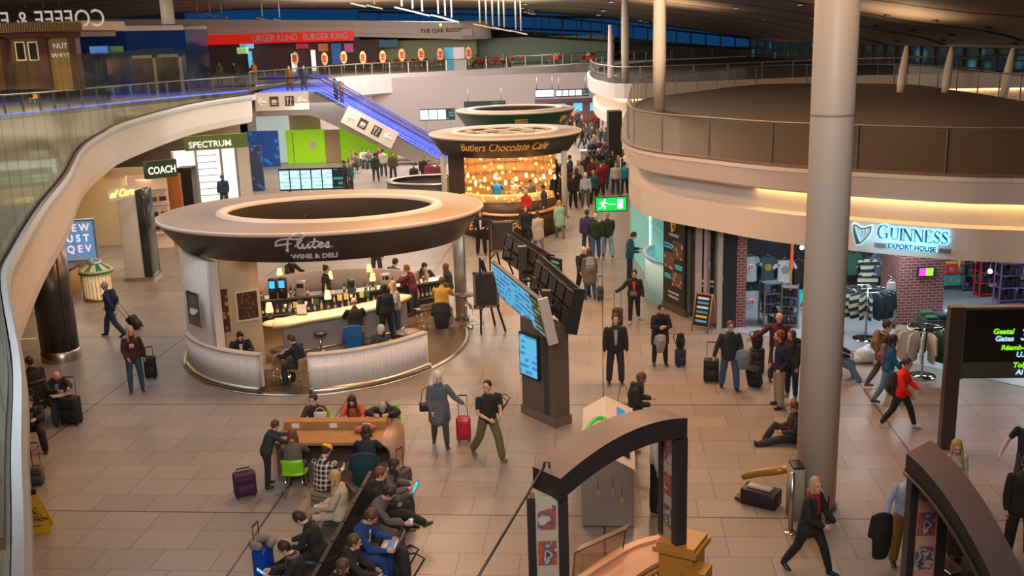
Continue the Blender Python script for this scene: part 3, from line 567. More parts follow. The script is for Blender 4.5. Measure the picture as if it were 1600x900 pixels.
for i, p in enumerate(rl):
 t = (rl[min(i + 1, len(rl) - 1)] - rl[max(i - 1, 0)]).normalized(); nr = Vector((t.y, -t.x))
 for k in range(4): q = p + t * .2 * k; a = .16 * abs(math.sin(k * PI / 4 + .2)); wl.append(q + nr * a)
b = MB(); b.strip(wl, [(0, 5.1), (0, 6.9)], gm, smooth=True); b.strip(wl, [(0, 6.9), (-.25, 6.9), (-.25, 5.1)], gm); struct(b.obj('wall_mezzanine_left'))
far = smooth_line([tuple(P(x, y, 5.1)[:2]) for x, y in ((396, 135), (470, 128), (560, 120), (700, 112), (850, 104), (945, 98))] + [(30, 118)], 5)
b = MB(); b.prism([(-45, 84)] + [tuple(p) for p in far] + [(30, 150), (-45, 150)], 4.8, 5.1, slab_mat, slab_mat, WHITE, WHITE); struct(b.obj('floor_mezzanine_back'))
PINKW = mat('pale_wall', (0.66, 0.58, 0.60), .45)
b = MB(); b.strip(far, [(.05, 5.2), (.25, 5.15), (.30, 3.5), (-.9, 3.2), (-1.0, 0)], PINKW, smooth=False); struct(b.obj('wall_back')); b = MB(); b.box(-32, -18.2, 70.4, 70.6, 0, 4.75, soff); struct(b.obj('wall_left_far'))
led = MB(); led.strip(far[14:], [(.1, 3.42), (.0, 3.42), (.0, 3.36), (.1, 3.36)], LEDWARM, closed=True); tag(led.obj('cove_light'), 'warm cove light strip under the far white gallery edge', 'light')
deckpts = [tuple(P(x, y, DK)[:2]) for x, y in ((2000, 296), (1690, 282), (1600, 277), (1500, 275), (1335, 267), (1200, 258), (1100, 247), (1015, 236), (978, 222))] + [tuple(P(x, y, DK)[:2]) for x, y in ((974, 196), (985, 167), (1012, 153), (1100, 141), (1200, 131), (1400, 131), (1500, 142), (1600, 158), (1700, 175))]
dl = smooth_line(deckpts, 6); DECK = mat('brown_deck', (0.034, 0.024, 0.018), .62, noise=.12, nscale=.5)
b = MB(); b.prism([tuple(p) for p in dl] + [(45, 40), (45, 20)], DK - .25, DK, DECK, DECK, FASCIA, FASCIA); struct(b.obj('floor_roof_deck'))
nf = 46; fl_ = dl[:nf + 18]
b = MB(); b.strip(fl_, [(.15, DK + .03), (-.04, DK + .03), (-.06, DK - .02), (-.06, DK - .12), (-.04, DK - .14), (.05, DK - .60), (.15, DK - .66), (.55, DK - .66)], mats=[mat('dark_edge', (.08, .06, .05), .5), mat('dark_edge', (0, 0, 0)), FASCIA, FASCIA, FASCIA, FASCIA, FASCIA]); struct(b.obj('trim_3'))
b = MB(); b.strip(fl_, [(.55, DK - .50), (.50, DK - 1.22), (.22, DK - 1.26), (.20, DK - 2.02), (.45, DK - 2.04), (1.2, DK - 2.04)], FASCIA); struct(b.obj('trim_4'))
led = MB(); led.strip(fl_[:33], [(.50, DK - .67), (.40, DK - .67), (.40, DK - .70), (.50, DK - .70)], LEDCOVE, closed=True); tag(led.obj('cove_light'), 'long warm cove light strip under the edge of the round roof deck', 'light')
rail = thing('deck_railing', 'curved metal railing with posts around the brown roof deck', 'railing')
rp = offset_line(dl, .18); b = MB(); b.tube([(p.x, p.y, DK + 1.08) for p in rp[2:]], .028, mat('rail_grey', (.20, .17, .14), .5, .4), 6); b.obj('handrail', None, rail)
RG = glass('rail_glass', (.93, .90, .86), .0, .5)
b = MB(); b.strip(rp[2:], [(0, DK + .04), (.012, DK + .04), (.012, DK + 1.02), (0, DK + 1.02)], RG, closed=True); b.obj('glass_infill', None, rail)
acc = 1.0
for i in range(3, len(rp)):
 acc += (rp[i] - rp[i - 1]).length
 if acc > 1.9:
  acc = 0; p = rp[i]; b = MB(); b.box(-.03, .03, -.02, .02, 0, 1.07, STEEL); b.box(-.05, .05, -.05, .05, 0, .02, STEEL); o = b.obj('post', None, rail); o.location = (p.x, p.y, DK)
d2 = smooth_line([tuple(P(x, y, DK)[:2]) for x, y in ((1700, 112), (1400, 118), (1280, 121), (1000, 132), (940, 128), (921, 120), (924, 110), (960, 102), (1045, 94))], 6)
b = MB(); b.prism([tuple(p) for p in d2] + [(45, 118), (45, 80)], DK - .25, DK, DECK, DECK, FASCIA, FASCIA); struct(b.obj('floor_roof_deck_back'))
b = MB(); b.strip(d2[:40], [(.1, DK + .05), (-.1, DK + .02), (-.06, DK - .9), (.6, DK - .95), (.6, DK - 2.0), (.35, DK - 2.05), (.35, DK - 2.7), (1.2, DK - 2.75), (1.2, 0)], FASCIA); struct(b.obj('trim_5'))
led = MB(); led.strip(d2[:36], [(.58, DK - .97), (.46, DK - .97), (.46, DK - 1.02), (.58, DK - 1.02)], LEDCOVE, closed=True); tag(led.obj('cove_light'), 'warm cove light strip under the farther roof deck', 'light')
rail = thing('deck_railing', 'thin metal railing on the farther, smaller roof deck', 'railing'); rp = offset_line(d2, .2)
b = MB(); b.tube([(p.x, p.y, DK + 1.1) for p in rp], .045, STEEL, 6); b.tube([(p.x, p.y, DK + .55) for p in rp[20:]], .02, STEEL, 5); b.obj('handrail', None, rail); acc = 0
for i in range(1, len(rp)):
 acc += (rp[i] - rp[i - 1]).length
 if acc > 2.0: acc = 0; p = rp[i]; b = MB(); b.box(-.045, .045, -.03, .03, 0, 1.1, STEEL); o = b.obj('post', None, rail); o.location = (p.x, p.y, DK)
b = MB(); b.box(9, 45, 116, 116.4, 0, 5.1, mat('dark_brown_wall', (.035, .024, .02), .7)); struct(b.obj('wall_back_right'))
def roof_sheet(name, rows, m, nx=12):
 b = MB(); R = len(rows); vs = []
 for r in rows:
  n = len(r)
  for i in range(nx + 1):
   u = i / nx * (n - 1); k = min(int(u), n - 2); f = u - k; vs.append(Vector(r[k]).lerp(Vector(r[k + 1]), f))
 fs = [(j * (nx + 1) + i, j * (nx + 1) + i + 1, (j + 1) * (nx + 1) + i + 1, (j + 1) * (nx + 1) + i) for j in range(R - 1) for i in range(nx)]
 b.add(vs, fs, m, True); b.add([v + Vector((0, 0, .3)) for v in vs], [tuple(reversed(f)) for f in fs], m, True)
 global ROOF; from mathutils.bvhtree import BVHTree; ROOF = BVHTree.FromPolygons(vs, fs); return struct(b.obj(name))
def roof_hit(x, y):
 d = _ray(x, y).normalized(); h = ROOF.ray_cast(Vector((0, 0, CAM_Z)), d)
 return h[0]
def roof_z(x, y):
 h = ROOF.ray_cast(Vector((x, y, 0)), Vector((0, 0, 1))); return h[0].z if h[0] else 13
def stripes(name, c1, c2, scale, ang=0.0, rough=.6):
 m = mat(name, c1, rough); nt, N, L, bb = nodes_of(m); tc = N.new('ShaderNodeTexCoord'); mp = N.new('ShaderNodeMapping'); mp.inputs['Rotation'].default_value = (0, 0, ang); L.new(tc.outputs['Object'], mp.inputs[0])
 wv = N.new('ShaderNodeTexWave'); wv.inputs['Scale'].default_value = scale; wv.wave_profile = 'SAW'; L.new(mp.outputs[0], wv.inputs['Vector']); r = N.new('ShaderNodeMapRange'); r.inputs[1].default_value = .90; r.inputs[2].default_value = .93; L.new(wv.outputs['Fac'], r.inputs[0])
 mx = N.new('ShaderNodeMix'); mx.data_type = 'RGBA'; mx.inputs[6].default_value = (*c1, 1); mx.inputs[7].default_value = (*c2, 1); L.new(r.outputs[0], mx.inputs[0]); L.new(mx.outputs[2], bb.inputs['Base Color']); return m
def rows3(R):
 def at(r, u): u *= len(r) - 1; k = min(int(u), len(r) - 2); return Vector(r[k]).lerp(Vector(r[k + 1]), u - k)
 out = []
 for j in range(len(R) - 1):
  for s_ in range(5): out.append([tuple(at(R[j], i / 24).lerp(at(R[j + 1], i / 24), s_ / 5)) for i in range(25)])
 out.append([tuple(at(R[-1], i / 24)) for i in range(25)]); return out
RF = stripes('roof_panels', (.46, .38, .31), (.06, .045, .035), .045, math.radians(97))
RFL = stripes('roof_panels_left', (.16, .20, .16), (.05, .06, .05), .10, math.radians(100))
roof_sheet('ceiling', rows3([[(-45, 0, 15), (0, 0, 15), (45, 0, 13)], [(-45, 30, 13.5), (0, 30, 13.5), (45, 30, 11.5)], [(-45, 62, 11.8), (3, 60, 12.4), (26, 52, 9.6), (45, 50, 8.3)],
 [tuple(PY(-60, 44, 110)), tuple(PY(400, 14, 118)), tuple(PY(800, 16, 122)), tuple(PY(940, 29, 126)), tuple(PY(1170, 59, 118)), tuple(PY(1300, 70, 90)), tuple(PY(1420, 71, 78)), tuple(PY(1620, 77, 66)), tuple(PY(1800, 82, 62))]]), RF, 60)
for k, (x0, y0, Y0, x1, y1, Y1) in enumerate([(1150, -10, 100, 1640, 60, 60), (1040, -8, 110, 1640, 78, 60)]):
 pass
wm = mat('window_frame_dark', (.02, .02, .022), .5)
a0, a1 = PY(800, 70, 128), PY(1172, 76, 117)
wn = 0
def window_band(x0, yt0, yb0, Y0, x1, yt1, yb1, Y1, n, nm):
 global wn
 b = MB(); p0t, p0b, p1t, p1b = PY(x0, yt0, Y0), PY(x0, yb0, Y0), PY(x1, yt1, Y1), PY(x1, yb1, Y1)
 for i in range(n + 1):
  f = i / n; t = p0t.lerp(p1t, f); q = p0b.lerp(p1b, f); b.tube([t, q], .10, wm, 4, smooth=False)
 b.tube([p0t, p1t], .14, wm, 4); b.tube([p0b, p1b], .14, wm, 4); wn += 1; o = struct(b.obj('window_%d' % wn)); return o
window_band(560, 18, 34, 124, 940, 28, 50, 126, 12, '')
window_band(815, 22, 56, 122, 1172, 60, 76, 116, 16, '')
b = MB(); p = [PY(560, 34, 124.5), PY(940, 56, 125), PY(1172, 76, 116.5)];
for i in range(2): q0, q1 = p[i], p[i + 1]; b.add([(q0.x, q0.y, q0.z), (q1.x, q1.y, q1.z), (q1.x, q1.y, 0), (q0.x, q0.y, 0), (q0.x, q0.y + .4, q0.z), (q1.x, q1.y + .4, q1.z), (q1.x, q1.y + .4, 0), (q0.x, q0.y + .4, 0)], [(0, 1, 2, 3), (4, 7, 6, 5), (0, 4, 5, 1), (1, 5, 6, 2), (0, 3, 7, 4)], mat('dark_brown_wall', (0, 0, 0)))
struct(b.obj('wall_back_upper'))
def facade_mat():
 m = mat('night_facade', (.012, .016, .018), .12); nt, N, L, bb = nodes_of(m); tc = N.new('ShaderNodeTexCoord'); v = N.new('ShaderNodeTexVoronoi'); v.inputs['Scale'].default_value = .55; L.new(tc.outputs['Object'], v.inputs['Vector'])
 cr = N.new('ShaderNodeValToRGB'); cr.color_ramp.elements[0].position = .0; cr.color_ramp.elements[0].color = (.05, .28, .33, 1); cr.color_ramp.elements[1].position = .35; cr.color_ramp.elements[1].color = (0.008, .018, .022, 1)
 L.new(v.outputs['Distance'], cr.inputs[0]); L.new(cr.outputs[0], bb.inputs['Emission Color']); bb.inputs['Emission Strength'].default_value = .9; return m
b = MB(); q0, q1, q2 = PY(1172, 60, 117), PY(1300, 66, 92), PY(1640, 74, 64); q3 = Vector((44, 58, 9)); fm = facade_mat()
for a_, c_ in ((q0, q1), (q1, q2), (q2, q3)): b.add([(a_.x, a_.y, 3), (c_.x, c_.y, 3), (c_.x, c_.y, c_.z + .6), (a_.x, a_.y, a_.z + .6), (a_.x + .5, a_.y + .5, 3), (c_.x + .5, c_.y + .5, 3), (c_.x + .5, c_.y + .5, c_.z + .6), (a_.x + .5, a_.y + .5, a_.z + .6)], [(0, 1, 2, 3), (4, 7, 6, 5), (3, 2, 6, 7), (0, 3, 7, 4), (1, 5, 6, 2)], fm)
struct(b.obj('wall_right'))
fr = MB()
for a_, c_, n in ((q0, q1, 9), (q1, q2, 16)):
 for i in range(n + 1):
  p = a_.lerp(c_, i / n); fr.box(p.x - .16, p.x + .06, p.y - .35, p.y - .1, 4.5, p.z + .3, mat('bronze_frame', (.10, .065, .045), .5))
 for zz in (.35, .62): fr.tube([(a_.x - .2, a_.y - .2, 4.5 + (a_.z - 4.5) * zz), (c_.x - .2, c_.y - .2, 4.5 + (c_.z - 4.5) * zz)], .07, mat('bronze_frame', (0, 0, 0)), 4)
 fr.tube([(a_.x - .4, a_.y - .4, a_.z), (c_.x - .4, c_.y - .4, c_.z)], .16, mat('bronze_light', (.30, .20, .12), .5), 6)
wn += 1; struct(fr.obj('window_%d' % wn))
for nm, co in (('wall_left', (-45.3, -45, -2, 150, 0, 15)),): b = MB(); b.box(*co, mat('dim_wall', (.12, .11, .10), .7)); struct(b.obj(nm))
b = MB(); b.box(-45, 45, -2.4, -2, 0, 15, mat('dim_wall', (0, 0, 0))); struct(b.obj('wall_front'))
def column(label, x, y, z0, z1, r, prof=None, mt=None, tilt=(0, 0)):
 t = thing('column', label, 'column', (x, y, z0), rot=(tilt[0], tilt[1], 0)); b = MB(); H = z1 - z0; pr = prof or [(r * 1.0, 0), (r, H)]
 b.lathe([(0, 0)] + pr + [(0, H)], mt or mat('column_paint', (.66, .60, .52), .42), 36); b.obj('shaft', None, t); return t
p = P(1273, 790, 0)
t = column('thick white round column rising through the whole scene at right', p.x, p.y, 0, 14.5, .36)
b = MB(); b.lathe([(.364, 7.15), (.366, 7.16), (.366, 7.18), (.364, 7.19)], mat('seam', (.35, .3, .25), .5), 36); b.obj('joint_seam', None, t); b = MB(); b.lathe([(.40, 0), (.40, .04), (.37, .06)], STEEL, 36); b.obj('base_ring', None, t)
for (x, y, Yk, wpx, lab, zt, mm) in ((1030, 172, None, 19, 'slim tapered column at the front corner of the brown roof deck', 12.6, None), (977, 130, None, 11.5, 'slim tapered column standing on the farther roof deck', 12, None), (954, 118, 76, 9, 'thin pinkish column at the end of the far gallery', 8.9, mat('column_pink', (.66, .50, .52), .45))):
 q = P(x, y, DK) if Yk is None else PY(x, y, Yk); z0 = q.z if Yk is None else 3.0; r = wpx / 1600 * q.y / 2 * .98; H = zt - z0
 column(lab, q.x, q.y, z0, zt, r, [(r * .92, 0), (r * 1.08, H * .3), (r, H * .6), (r * .62, H)], mm)
for (x0, y0, x1, y1, lab) in ((1406, 145, 1417, 72, 'leftmost of the three leaning columns along the deck edge'), (1476, 145, 1487, 74, 'middle one of the three leaning columns along the deck edge'), (1568, 150, 1583, 76, 'rightmost of the three leaning columns along the deck edge')):
 a_ = P(x0, y0, DK); c_ = PY(x1, y1, a_.y + 1.0); t = thing('leaning_column', lab, 'column', a_); b = MB(); d = c_ - a_; b.tube([d * k for k in (0, .2, .5, .8, 1)], [.15, .2, .2, .15, .09], mat('column_paint', (0, 0, 0)), 16); b.obj('shaft', None, t)
p = P(97, 560, 0)
t = thing('clad_column', 'wide dark metal clad column with a steel foot under the left balcony', 'column', (p.x, p.y, 0)); b = MB(); b.lathe([(0, .28), (.50, .28), (.50, 3.45), (0, 3.45)], mat('dark_cladding', (.085, .075, .07), .3, .6, noise=.3, nscale=1.2), 40); b.obj('shaft', None, t)
b = MB(); b.lathe([(.54, 0), (.54, .26), (.50, .30)], STEEL, 40); b.obj('steel_foot', None, t)
b = MB()
for a in (200, 262, 320): b.box(.49 * math.cos(math.radians(a)) - .02, .49 * math.cos(math.radians(a)) + .02, .49 * math.sin(math.radians(a)) - .03, .49 * math.sin(math.radians(a)) + .02, .28, 3.4, DSTEEL)
b.obj('panel_joint', None, t)
# ================================================================ cafe kiosks with elliptical canopies
CT = mat('canopy_top', (0.35, 0.275, 0.22), .5, noise=.04, nscale=1.2); CL = mat('canopy_rim', (0.66, 0.55, 0.47), .45); CB = mat('canopy_brown', (0.065, 0.050, 0.043), .38); CI = mat('canopy_inner', (0.06, 0.046, 0.032), .5)
SILV = mat('silver_letters', (.72, .70, .68), .3, .5, emit=.12)
def canopy(name, label, cx, cy, a, b_, z0, z1, drop, ia, ib, iox, ioy, side, crescent=True):
 t = thing(name, label, 'canopy', (cx, cy, 0)); b = MB()
 rows = [(0, 0, a - drop, b_ - drop, z0), (0, 0, a - .02, b_ - .02, z1 - .10), (0, 0, a, b_, z1 - .08), (0, 0, a, b_, z1 - .02), (0, 0, a - .05, b_ - .05, z1), (iox, ioy, ia + .28, ib + .24, z1 - .01), (iox, ioy, ia + .26, ib + .22, z1 + .05), (iox, ioy, ia, ib, z1 + .05), (iox, ioy, ia - .02, ib - .02, z1 - .04), (iox, ioy, ia - .05, ib - .05, z0 + .03), (0, 0, a - drop - .3, b_ - drop - .3, z0)]
 ms = [side, CL, CL, CL, CT, CL, CL, CL, CI, CI, side]
 b.ellring(rows, None, 96, ms); b.obj('ring', None, t); return t
FC = (-5.2, 28.1); FA, FB = 4.48, 3.55
fz0, fz1 = 3.22, 4.08
can = canopy('kiosk_canopy', 'large oval pale topped brown canopy of the wine and deli kiosk', FC[0], FC[1], FA, FB, fz0, fz1, .62, 2.85, 1.98, .22, .06, CB)
for (x, y) in ((414, 345), (478, 345), (540, 335), (596, 332)):
 q = P(x, y, fz0 + .25); b = MB(); b.tube([(0, 0, 0), (0, .02, .16), (0, -.05, .2)], .02, BLACK, 6); b.tube([(-.05, -.10, .16), (.03, .05, .26)], [.045, .055], BLACK, 10); o = b.obj('spotlight', None, can); o.location = (q.x - FC[0], q.y - FC[1], q.z - .1)
def on_front(px, py, cx, cy, a, b_, z0, z1, drop, dz=0):
 best = None
 for i in range(2000):
  th = PI + PI * i / 2000
  for zz in (0,): pass
  f = .5;
  for _ in range(6):
   z = z0 + (z1 - z0) * f; aa = a - drop * (1 - f); bb = b_ - drop * (1 - f); x = cx + aa * math.cos(th); y = cy + bb * math.sin(th)
   q = PY(px, py, y); f = min(1.2, max(-.2, (q.z - z0) / (z1 - z0)))
  d = abs(q.x - x)
  if best is None or d < best[0]: best = (d, th, f)
 return best[1], best[2]
def wrap_front(cx, cy, a, b_, z0, z1, drop, th0, f0, size):
 def fn(c):
  f = f0 + c.z / (z1 - z0); rr = lambda ff: (a - drop * (1 - ff), b_ - drop * (1 - ff)); aa, bb = rr(f0); th = th0; s = c.x; n = max(2, int(abs(s) / .05) + 1)
  for _ in range(n): th += (s / n) / math.hypot(aa * math.sin(th), bb * math.cos(th))
  aa, bb = rr(f); o = .02 - c.y; nx, ny = math.cos(th) / aa, math.sin(th) / bb; L_ = math.hypot(nx, ny)
  return (cx + aa * math.cos(th) + nx / L_ * o, cy + bb * math.sin(th) + ny / L_ * o, z0 + (z1 - z0) * f)
 return fn
th, f = on_front(492, 400, FC[0], FC[1], FA, FB, fz0, fz1, .62)
lettering('WINE & DELI', .185, SILV, can, warp=wrap_front(0, 0, FA, FB, fz0, fz1, .62, th, f, 0), bold=.006, xscale=1.08, depth=.03)
th, f = on_front(478, 382, FC[0], FC[1], FA, FB, fz0, fz1, .62)
W = wrap_front(0, 0, FA, FB, fz0, fz1, .62, th, f, 0)
def stroke(pts, r, n=4): return [Vector((p.x, 0, p.y)) for p in smooth_line(pts, n)]
K_ = .0168
flut = [[(-49, -3), (-44, 7), (-30, 12), (-14, 11), (-4, 13), (1, 17), (-2, 21), (-14, 19), (-24, 12), (-29, 0), (-31, -10), (-32, -14), (-34, -10)], [(-49, -3), (-44, -1), (-30, 1), (-22, 2)],
  [(-18, -4), (-10, 2), (-5, 9), (-7, 12), (-10, 8), (-13, -1), (-12, -7), (-8, -7), (-4, -2)], [(-4, 1), (-6, -5), (-3, -8), (2, -4), (5, 1), (3, -5), (5, -8), (9, -4)], [(9, -4), (14, 4), (16, 12), (13, 3), (11, -5), (14, -8), (19, -4)], [(6, 4), (22, 5)],
  [(19, -4), (25, -2), (27, 1), (23, 2), (20, -3), (23, -8), (29, -5)], [(29, -5), (34, 1), (36, 3), (35, -3), (37, -7), (33, -8), (30, -6)], [(41, -8), (42, -7)]]
b = MB()
for s_ in flut:
 pts = [Vector(W(Vector((v.x * K_ * .92, -.01, v.z * K_ * .86 + .02)))) for v in stroke(s_, 0)]; b.tube(pts, [.030 if 2 < i < len(pts) - 3 else .022 for i in range(len(pts))], SILV, 6)
b.obj('script_lettering', None, can)
DC = (-5.4, 28.95); DR = 4.0; DE = 1.15
BRF = mat('brown_carpet_floor', (0.11, 0.066, 0.032), .7, noise=.25, nscale=3)
b = MB(); b.ellring([(0, 0, DR + .12, DR + .12, 0), (0, 0, DR + .12, DR + .12, .03), (0, 0, DR, DR, .035), (0, 0, .01, .01, .035)], None, 96, [STEEL, STEEL, BRF], closed=False); o = b.obj('kiosk_floor', None, None, (DC[0], DC[1], 0)); o.scale = (1, DE, 1); tag(o, 'round brown floor of the wine and deli kiosk', 'floor', kind='structure')
def tile_wall(name='white_scale_tile'):
 if name in _M: return _M[name]
 m = mat(name, (.62, .58, .54), .35); nt, N, L, bb = nodes_of(m); tc = N.new('ShaderNodeTexCoord'); v = N.new('ShaderNodeTexVoronoi'); v.inputs['Scale'].default_value = 11; v.feature = 'DISTANCE_TO_EDGE'; L.new(tc.outputs['Object'], v.inputs['Vector'])
 v.inputs['Randomness'].default_value = .25; r = N.new('ShaderNodeMapRange'); r.inputs[2].default_value = .12; L.new(v.outputs['Distance'], r.inputs[0]); mx = N.new('ShaderNodeMix'); mx.data_type = 'RGBA'; mx.inputs[6].default_value = (.66, .64, .63, 1); mx.inputs[7].default_value = (.80, .78, .77, 1); L.new(r.outputs[0], mx.inputs[0]); L.new(mx.outputs[2], bb.inputs['Base Color'])
 bp = N.new('ShaderNodeBump'); bp.inputs['Strength'].default_value = .15; bp.inputs['Distance'].default_value = .005; L.new(r.outputs[0], bp.inputs['Height']); L.new(bp.outputs[0], bb.inputs['Normal']); return m
TILE = tile_wall()
def ang(px, py):
 q = P(px, py, 0); return math.degrees(math.atan2((q.y - DC[1]) / DE, q.x - DC[0])) % 360
def low_wall(label, a0, a1, h=1.0):
 t = thing('curved_low_wall', label, 'wall', (DC[0], DC[1], 0)); t.scale = (1, DE, 1); R = DR
 b = MB(); b.ellring([(0, 0, R, R, .18), (0, 0, R, R, h), (0, 0, R - .13, R - .13, h), (0, 0, R - .13, R - .13, .18)], TILE, 30, a0=a0, a1=a1); b.obj('tiled_panel', None, t)
 b = MB(); b.ellring([(0, 0, R + .03, R + .03, h), (0, 0, R + .03, R + .03, h + .04), (0, 0, R - .16, R - .16, h + .04), (0, 0, R - .16, R - .16, h)], CL, 30, a0=a0, a1=a1); b.obj('capping', None, t)
 b = MB(); b.ellring([(0, 0, R + .10, R + .10, 0), (0, 0, R + .08, R + .08, .18), (0, 0, R - .14, R - .14, .18), (0, 0, R - .14, R - .14, 0)], STEEL, 30, a0=a0, a1=a1); b.obj('steel_plinth', None, t); return t
low_wall('left section of the curved white tiled low wall around the deli kiosk', ang(286, 575), ang(408, 618))
low_wall('longer section of the curved white tiled low wall right of the kiosk entrance', ang(485, 614), ang(656, 572))
R = DR - .1; A0, A1 = 172, 217
tw = thing('tiled_kiosk_wall', 'tall white tiled wall with a framed food picture at the kiosk side', 'wall', (DC[0], DC[1], 0)); tw.scale = (1, DE, 1)
b = MB(); b.ellring([(0, 0, R, R, .03), (0, 0, R, R, 3.25), (0, 0, R - .25, R - .25, 3.25), (0, 0, R - .25, R - .25, .03)], TILE, 24, a0=A0, a1=A1 + 18); b.obj('tiled_surface', None, tw)
CREAM = mat('cream_joinery', (.55, .42, .27), .45)
def frame_pic(name, parent, loc, rz, w, h, fm_, pm, t=.05):
 fr = MB(); fr.box(-w / 2 - .05, w / 2 + .05, -t, 0, -h / 2 - .05, -h / 2, fm_); fr.box(-w / 2 - .05, w / 2 + .05, -t, 0, h / 2, h / 2 + .05, fm_); fr.box(-w / 2 - .05, -w / 2, -t, 0, -h / 2, h / 2, fm_); fr.box(w / 2, w / 2 + .05, -t, 0, -h / 2, h / 2, fm_); fr.box(-w / 2, w / 2, -t * .5, 0, -h / 2, h / 2, pm); o = fr.obj(name, None, parent, loc, rz); return o
def pic_mat(name, base, blob, sc=2.0, em=0):
 m = mat(name, base, .5, emit=em); nt, N, L, bb = nodes_of(m); tc = N.new('ShaderNodeTexCoord'); v = N.new('ShaderNodeTexVoronoi'); v.inputs['Scale'].default_value = sc; L.new(tc.outputs['Object'], v.inputs['Vector']); cr = N.new('ShaderNodeValToRGB')
 cr.color_ramp.elements[0].color = (*blob, 1); cr.color_ramp.elements[0].position = .25; cr.color_ramp.elements[1].color = (*base, 1); cr.color_ramp.elements[1].position = .38; L.new(v.outputs['Distance'], cr.inputs[0]); L.new(cr.outputs[0], bb.inputs['Base Color'])
 if em: L.new(cr.outputs[0], bb.inputs['Emission Color'])
 return m
q = PY(316, 466, 26.8); a_ = math.radians(224); t = thing('framed_picture', 'framed photo of a white food bowl on the tiled kiosk wall', 'picture', (DC[0] + (R + .06) * math.cos(a_), DC[1] + (R + .06) * DE * math.sin(a_) - .04, 1.95), a_ + PI / 2)
frame_pic('frame', t, (0, 0, 0), 0, .55, .8, STEEL, mat('photo_grey', (.16, .15, .14), .5)); b = MB(); b.lathe([(0, 0), (.15, 0), (.20, .05), (.19, .055), (0, .04)], mat('bowl_white', (.6, .6, .5), .4), 20); o = b.obj('bowl_print', None, t, (0, -.035, -.05)); o.rotation_euler = (math.radians(60), 0, 0); o.scale = (1, .6, .3)
q0 = P(352, 560, 0); q1 = P(392, 545, 0)
cw = thing('wine_display_wall', 'cream joinery wall with framed wine niche beside the tiled wall', 'cabinet', (-7.3, 26.6, 0), math.radians(30)); b = MB(); b.box(-.5, .55, 0, .3, .03, 3.2, CREAM); b.obj('carcass', None, cw)
frame_pic('wine_niche', cw, (.18, -.01, 1.75), 0, .55, .75, CL, pic_mat('bottles_dark', (.06, .03, .015), (.30, .12, .03), 14)); frame_pic('poster_frame', cw, (-.42, -.01, 1.7), 0, .18, 1.2, CREAM, pic_mat('poster_amber', (.08, .03, .02), (.6, .25, .03), 6))
BT = mat('bar_top_cream', (.80, .66, .42), .3); BF = mat('bar_front', (.30, .27, .27), .4)  # bar top is one even cream base colour
bar = thing('bar_counter', 'long bar with rounded cream top and grey front under the canopy', 'counter')
bl = [P(x, y, 1.08) for x, y in ((426, 508), (450, 506), (480, 500), (530, 492), (570, 484), (612, 474), (640, 462))]
bp = smooth_line([tuple(v[:2]) for v in bl], 4)
b = MB(); b.strip(offset_line(bp, -.28), [(-.36, 1.04), (-.30, .98), (.30, .98), (.36, 1.04), (.36, 1.08), (.30, 1.12), (-.30, 1.12), (-.36, 1.08)], BT, closed=True, smooth=True); b.ball((bp[0].x - .02, bp[0].y + .28, 1.055), (.34, .32, .065), BT, 20, 6); b.obj('counter_top', None, bar)
b = MB(); b.strip(bp[3:], [(-.12, .04), (-.12, 1.0), (-.45, 1.0), (-.45, .04)], BF, closed=True); b.obj('front_panel', None, bar)
b = MB(); fr_ = offset_line(bp[3:], .12); b.tube([(p.x, p.y, .26) for p in fr_], .022, CHROME, 6); b.obj('foot_rail', None, bar)
back = thing('back_counter', 'long back counter crowded with coffee machines behind the bar', 'counter'); bb_ = [P(x, y, 1.0) for x, y in ((400, 468), (470, 462), (560, 455), (640, 444), (690, 436))]; bq = smooth_line([tuple(v[:2]) for v in bb_], 4)
b = MB(); b.strip(bq, [(-.5, .92), (0, .92), (0, .98), (-.5, .98)], STEEL, closed=True); b.obj('counter_top', None, back); b = MB(); b.strip(bq, [(-.48, .04), (-.22, .04), (-.22, .92), (-.48, .92)], DGREY, closed=True); b.obj('cabinet_body', None, back)
b = MB(); b.strip(bq, [(-.45, .42), (.0, .42), (.0, .46), (-.45, .46)], STEEL, closed=True); b.obj('shelf', None, back)
bk2 = thing('curved_screen_wall', 'curved white partition at the rear of the deli kiosk', 'partition'); b = MB(); b.ellring([(DC[0], DC[1], 3.9, 4.3, .03), (DC[0], DC[1], 3.9, 4.3, 1.2), (DC[0], DC[1], 3.75, 4.15, 1.2), (DC[0], DC[1], 3.75, 4.15, .03)], mat('lilac_white', (.36, .31, .29), .5), 40, a0=52, a1=150); b.obj('panel', None, bk2)
for (x, y, w_, lab) in ((722, 500, .36, 'brushed steel post holding the right end of the oval canopy'),):
 q = P(x, y, 0); t = thing('canopy_post', lab, 'post', (q.x, q.y, 0)); b = MB(); b.bevbox(-w_ / 2, w_ / 2, -.15, .15, .035, fz0 + .1, .04, STEEL); b.obj('post_body', None, t); b = MB(); b.box(-w_ / 2 - .03, w_ / 2 + .03, -.18, .18, .0, .10, DSTEEL); b.obj('base_plate', None, t)
lampgrp = 'small cream shaded lamps on the kiosk counters'
for (x, y, z, lab, s) in ((422, 497, 1.12, 'lit table lamp on the rounded left end of the bar', 1.1), (513, 476, 1.12, 'lit table lamp in the middle of the cream bar top', 1.05), (516, 444, .98, 'lit table lamp on the back counter near the wine glasses', 1.05), (583, 447, .98, 'lit table lamp right of the dark haired barmaid', 1.05), (578, 432, .98, 'partly hidden lit lamp at the rear of the kiosk', 1.0), (438, 438, .98, 'white shaded lamp behind the beer taps', 1.0)):
 q = P(x, y, z); table_lamp(lab, (q.x, q.y, z), s)
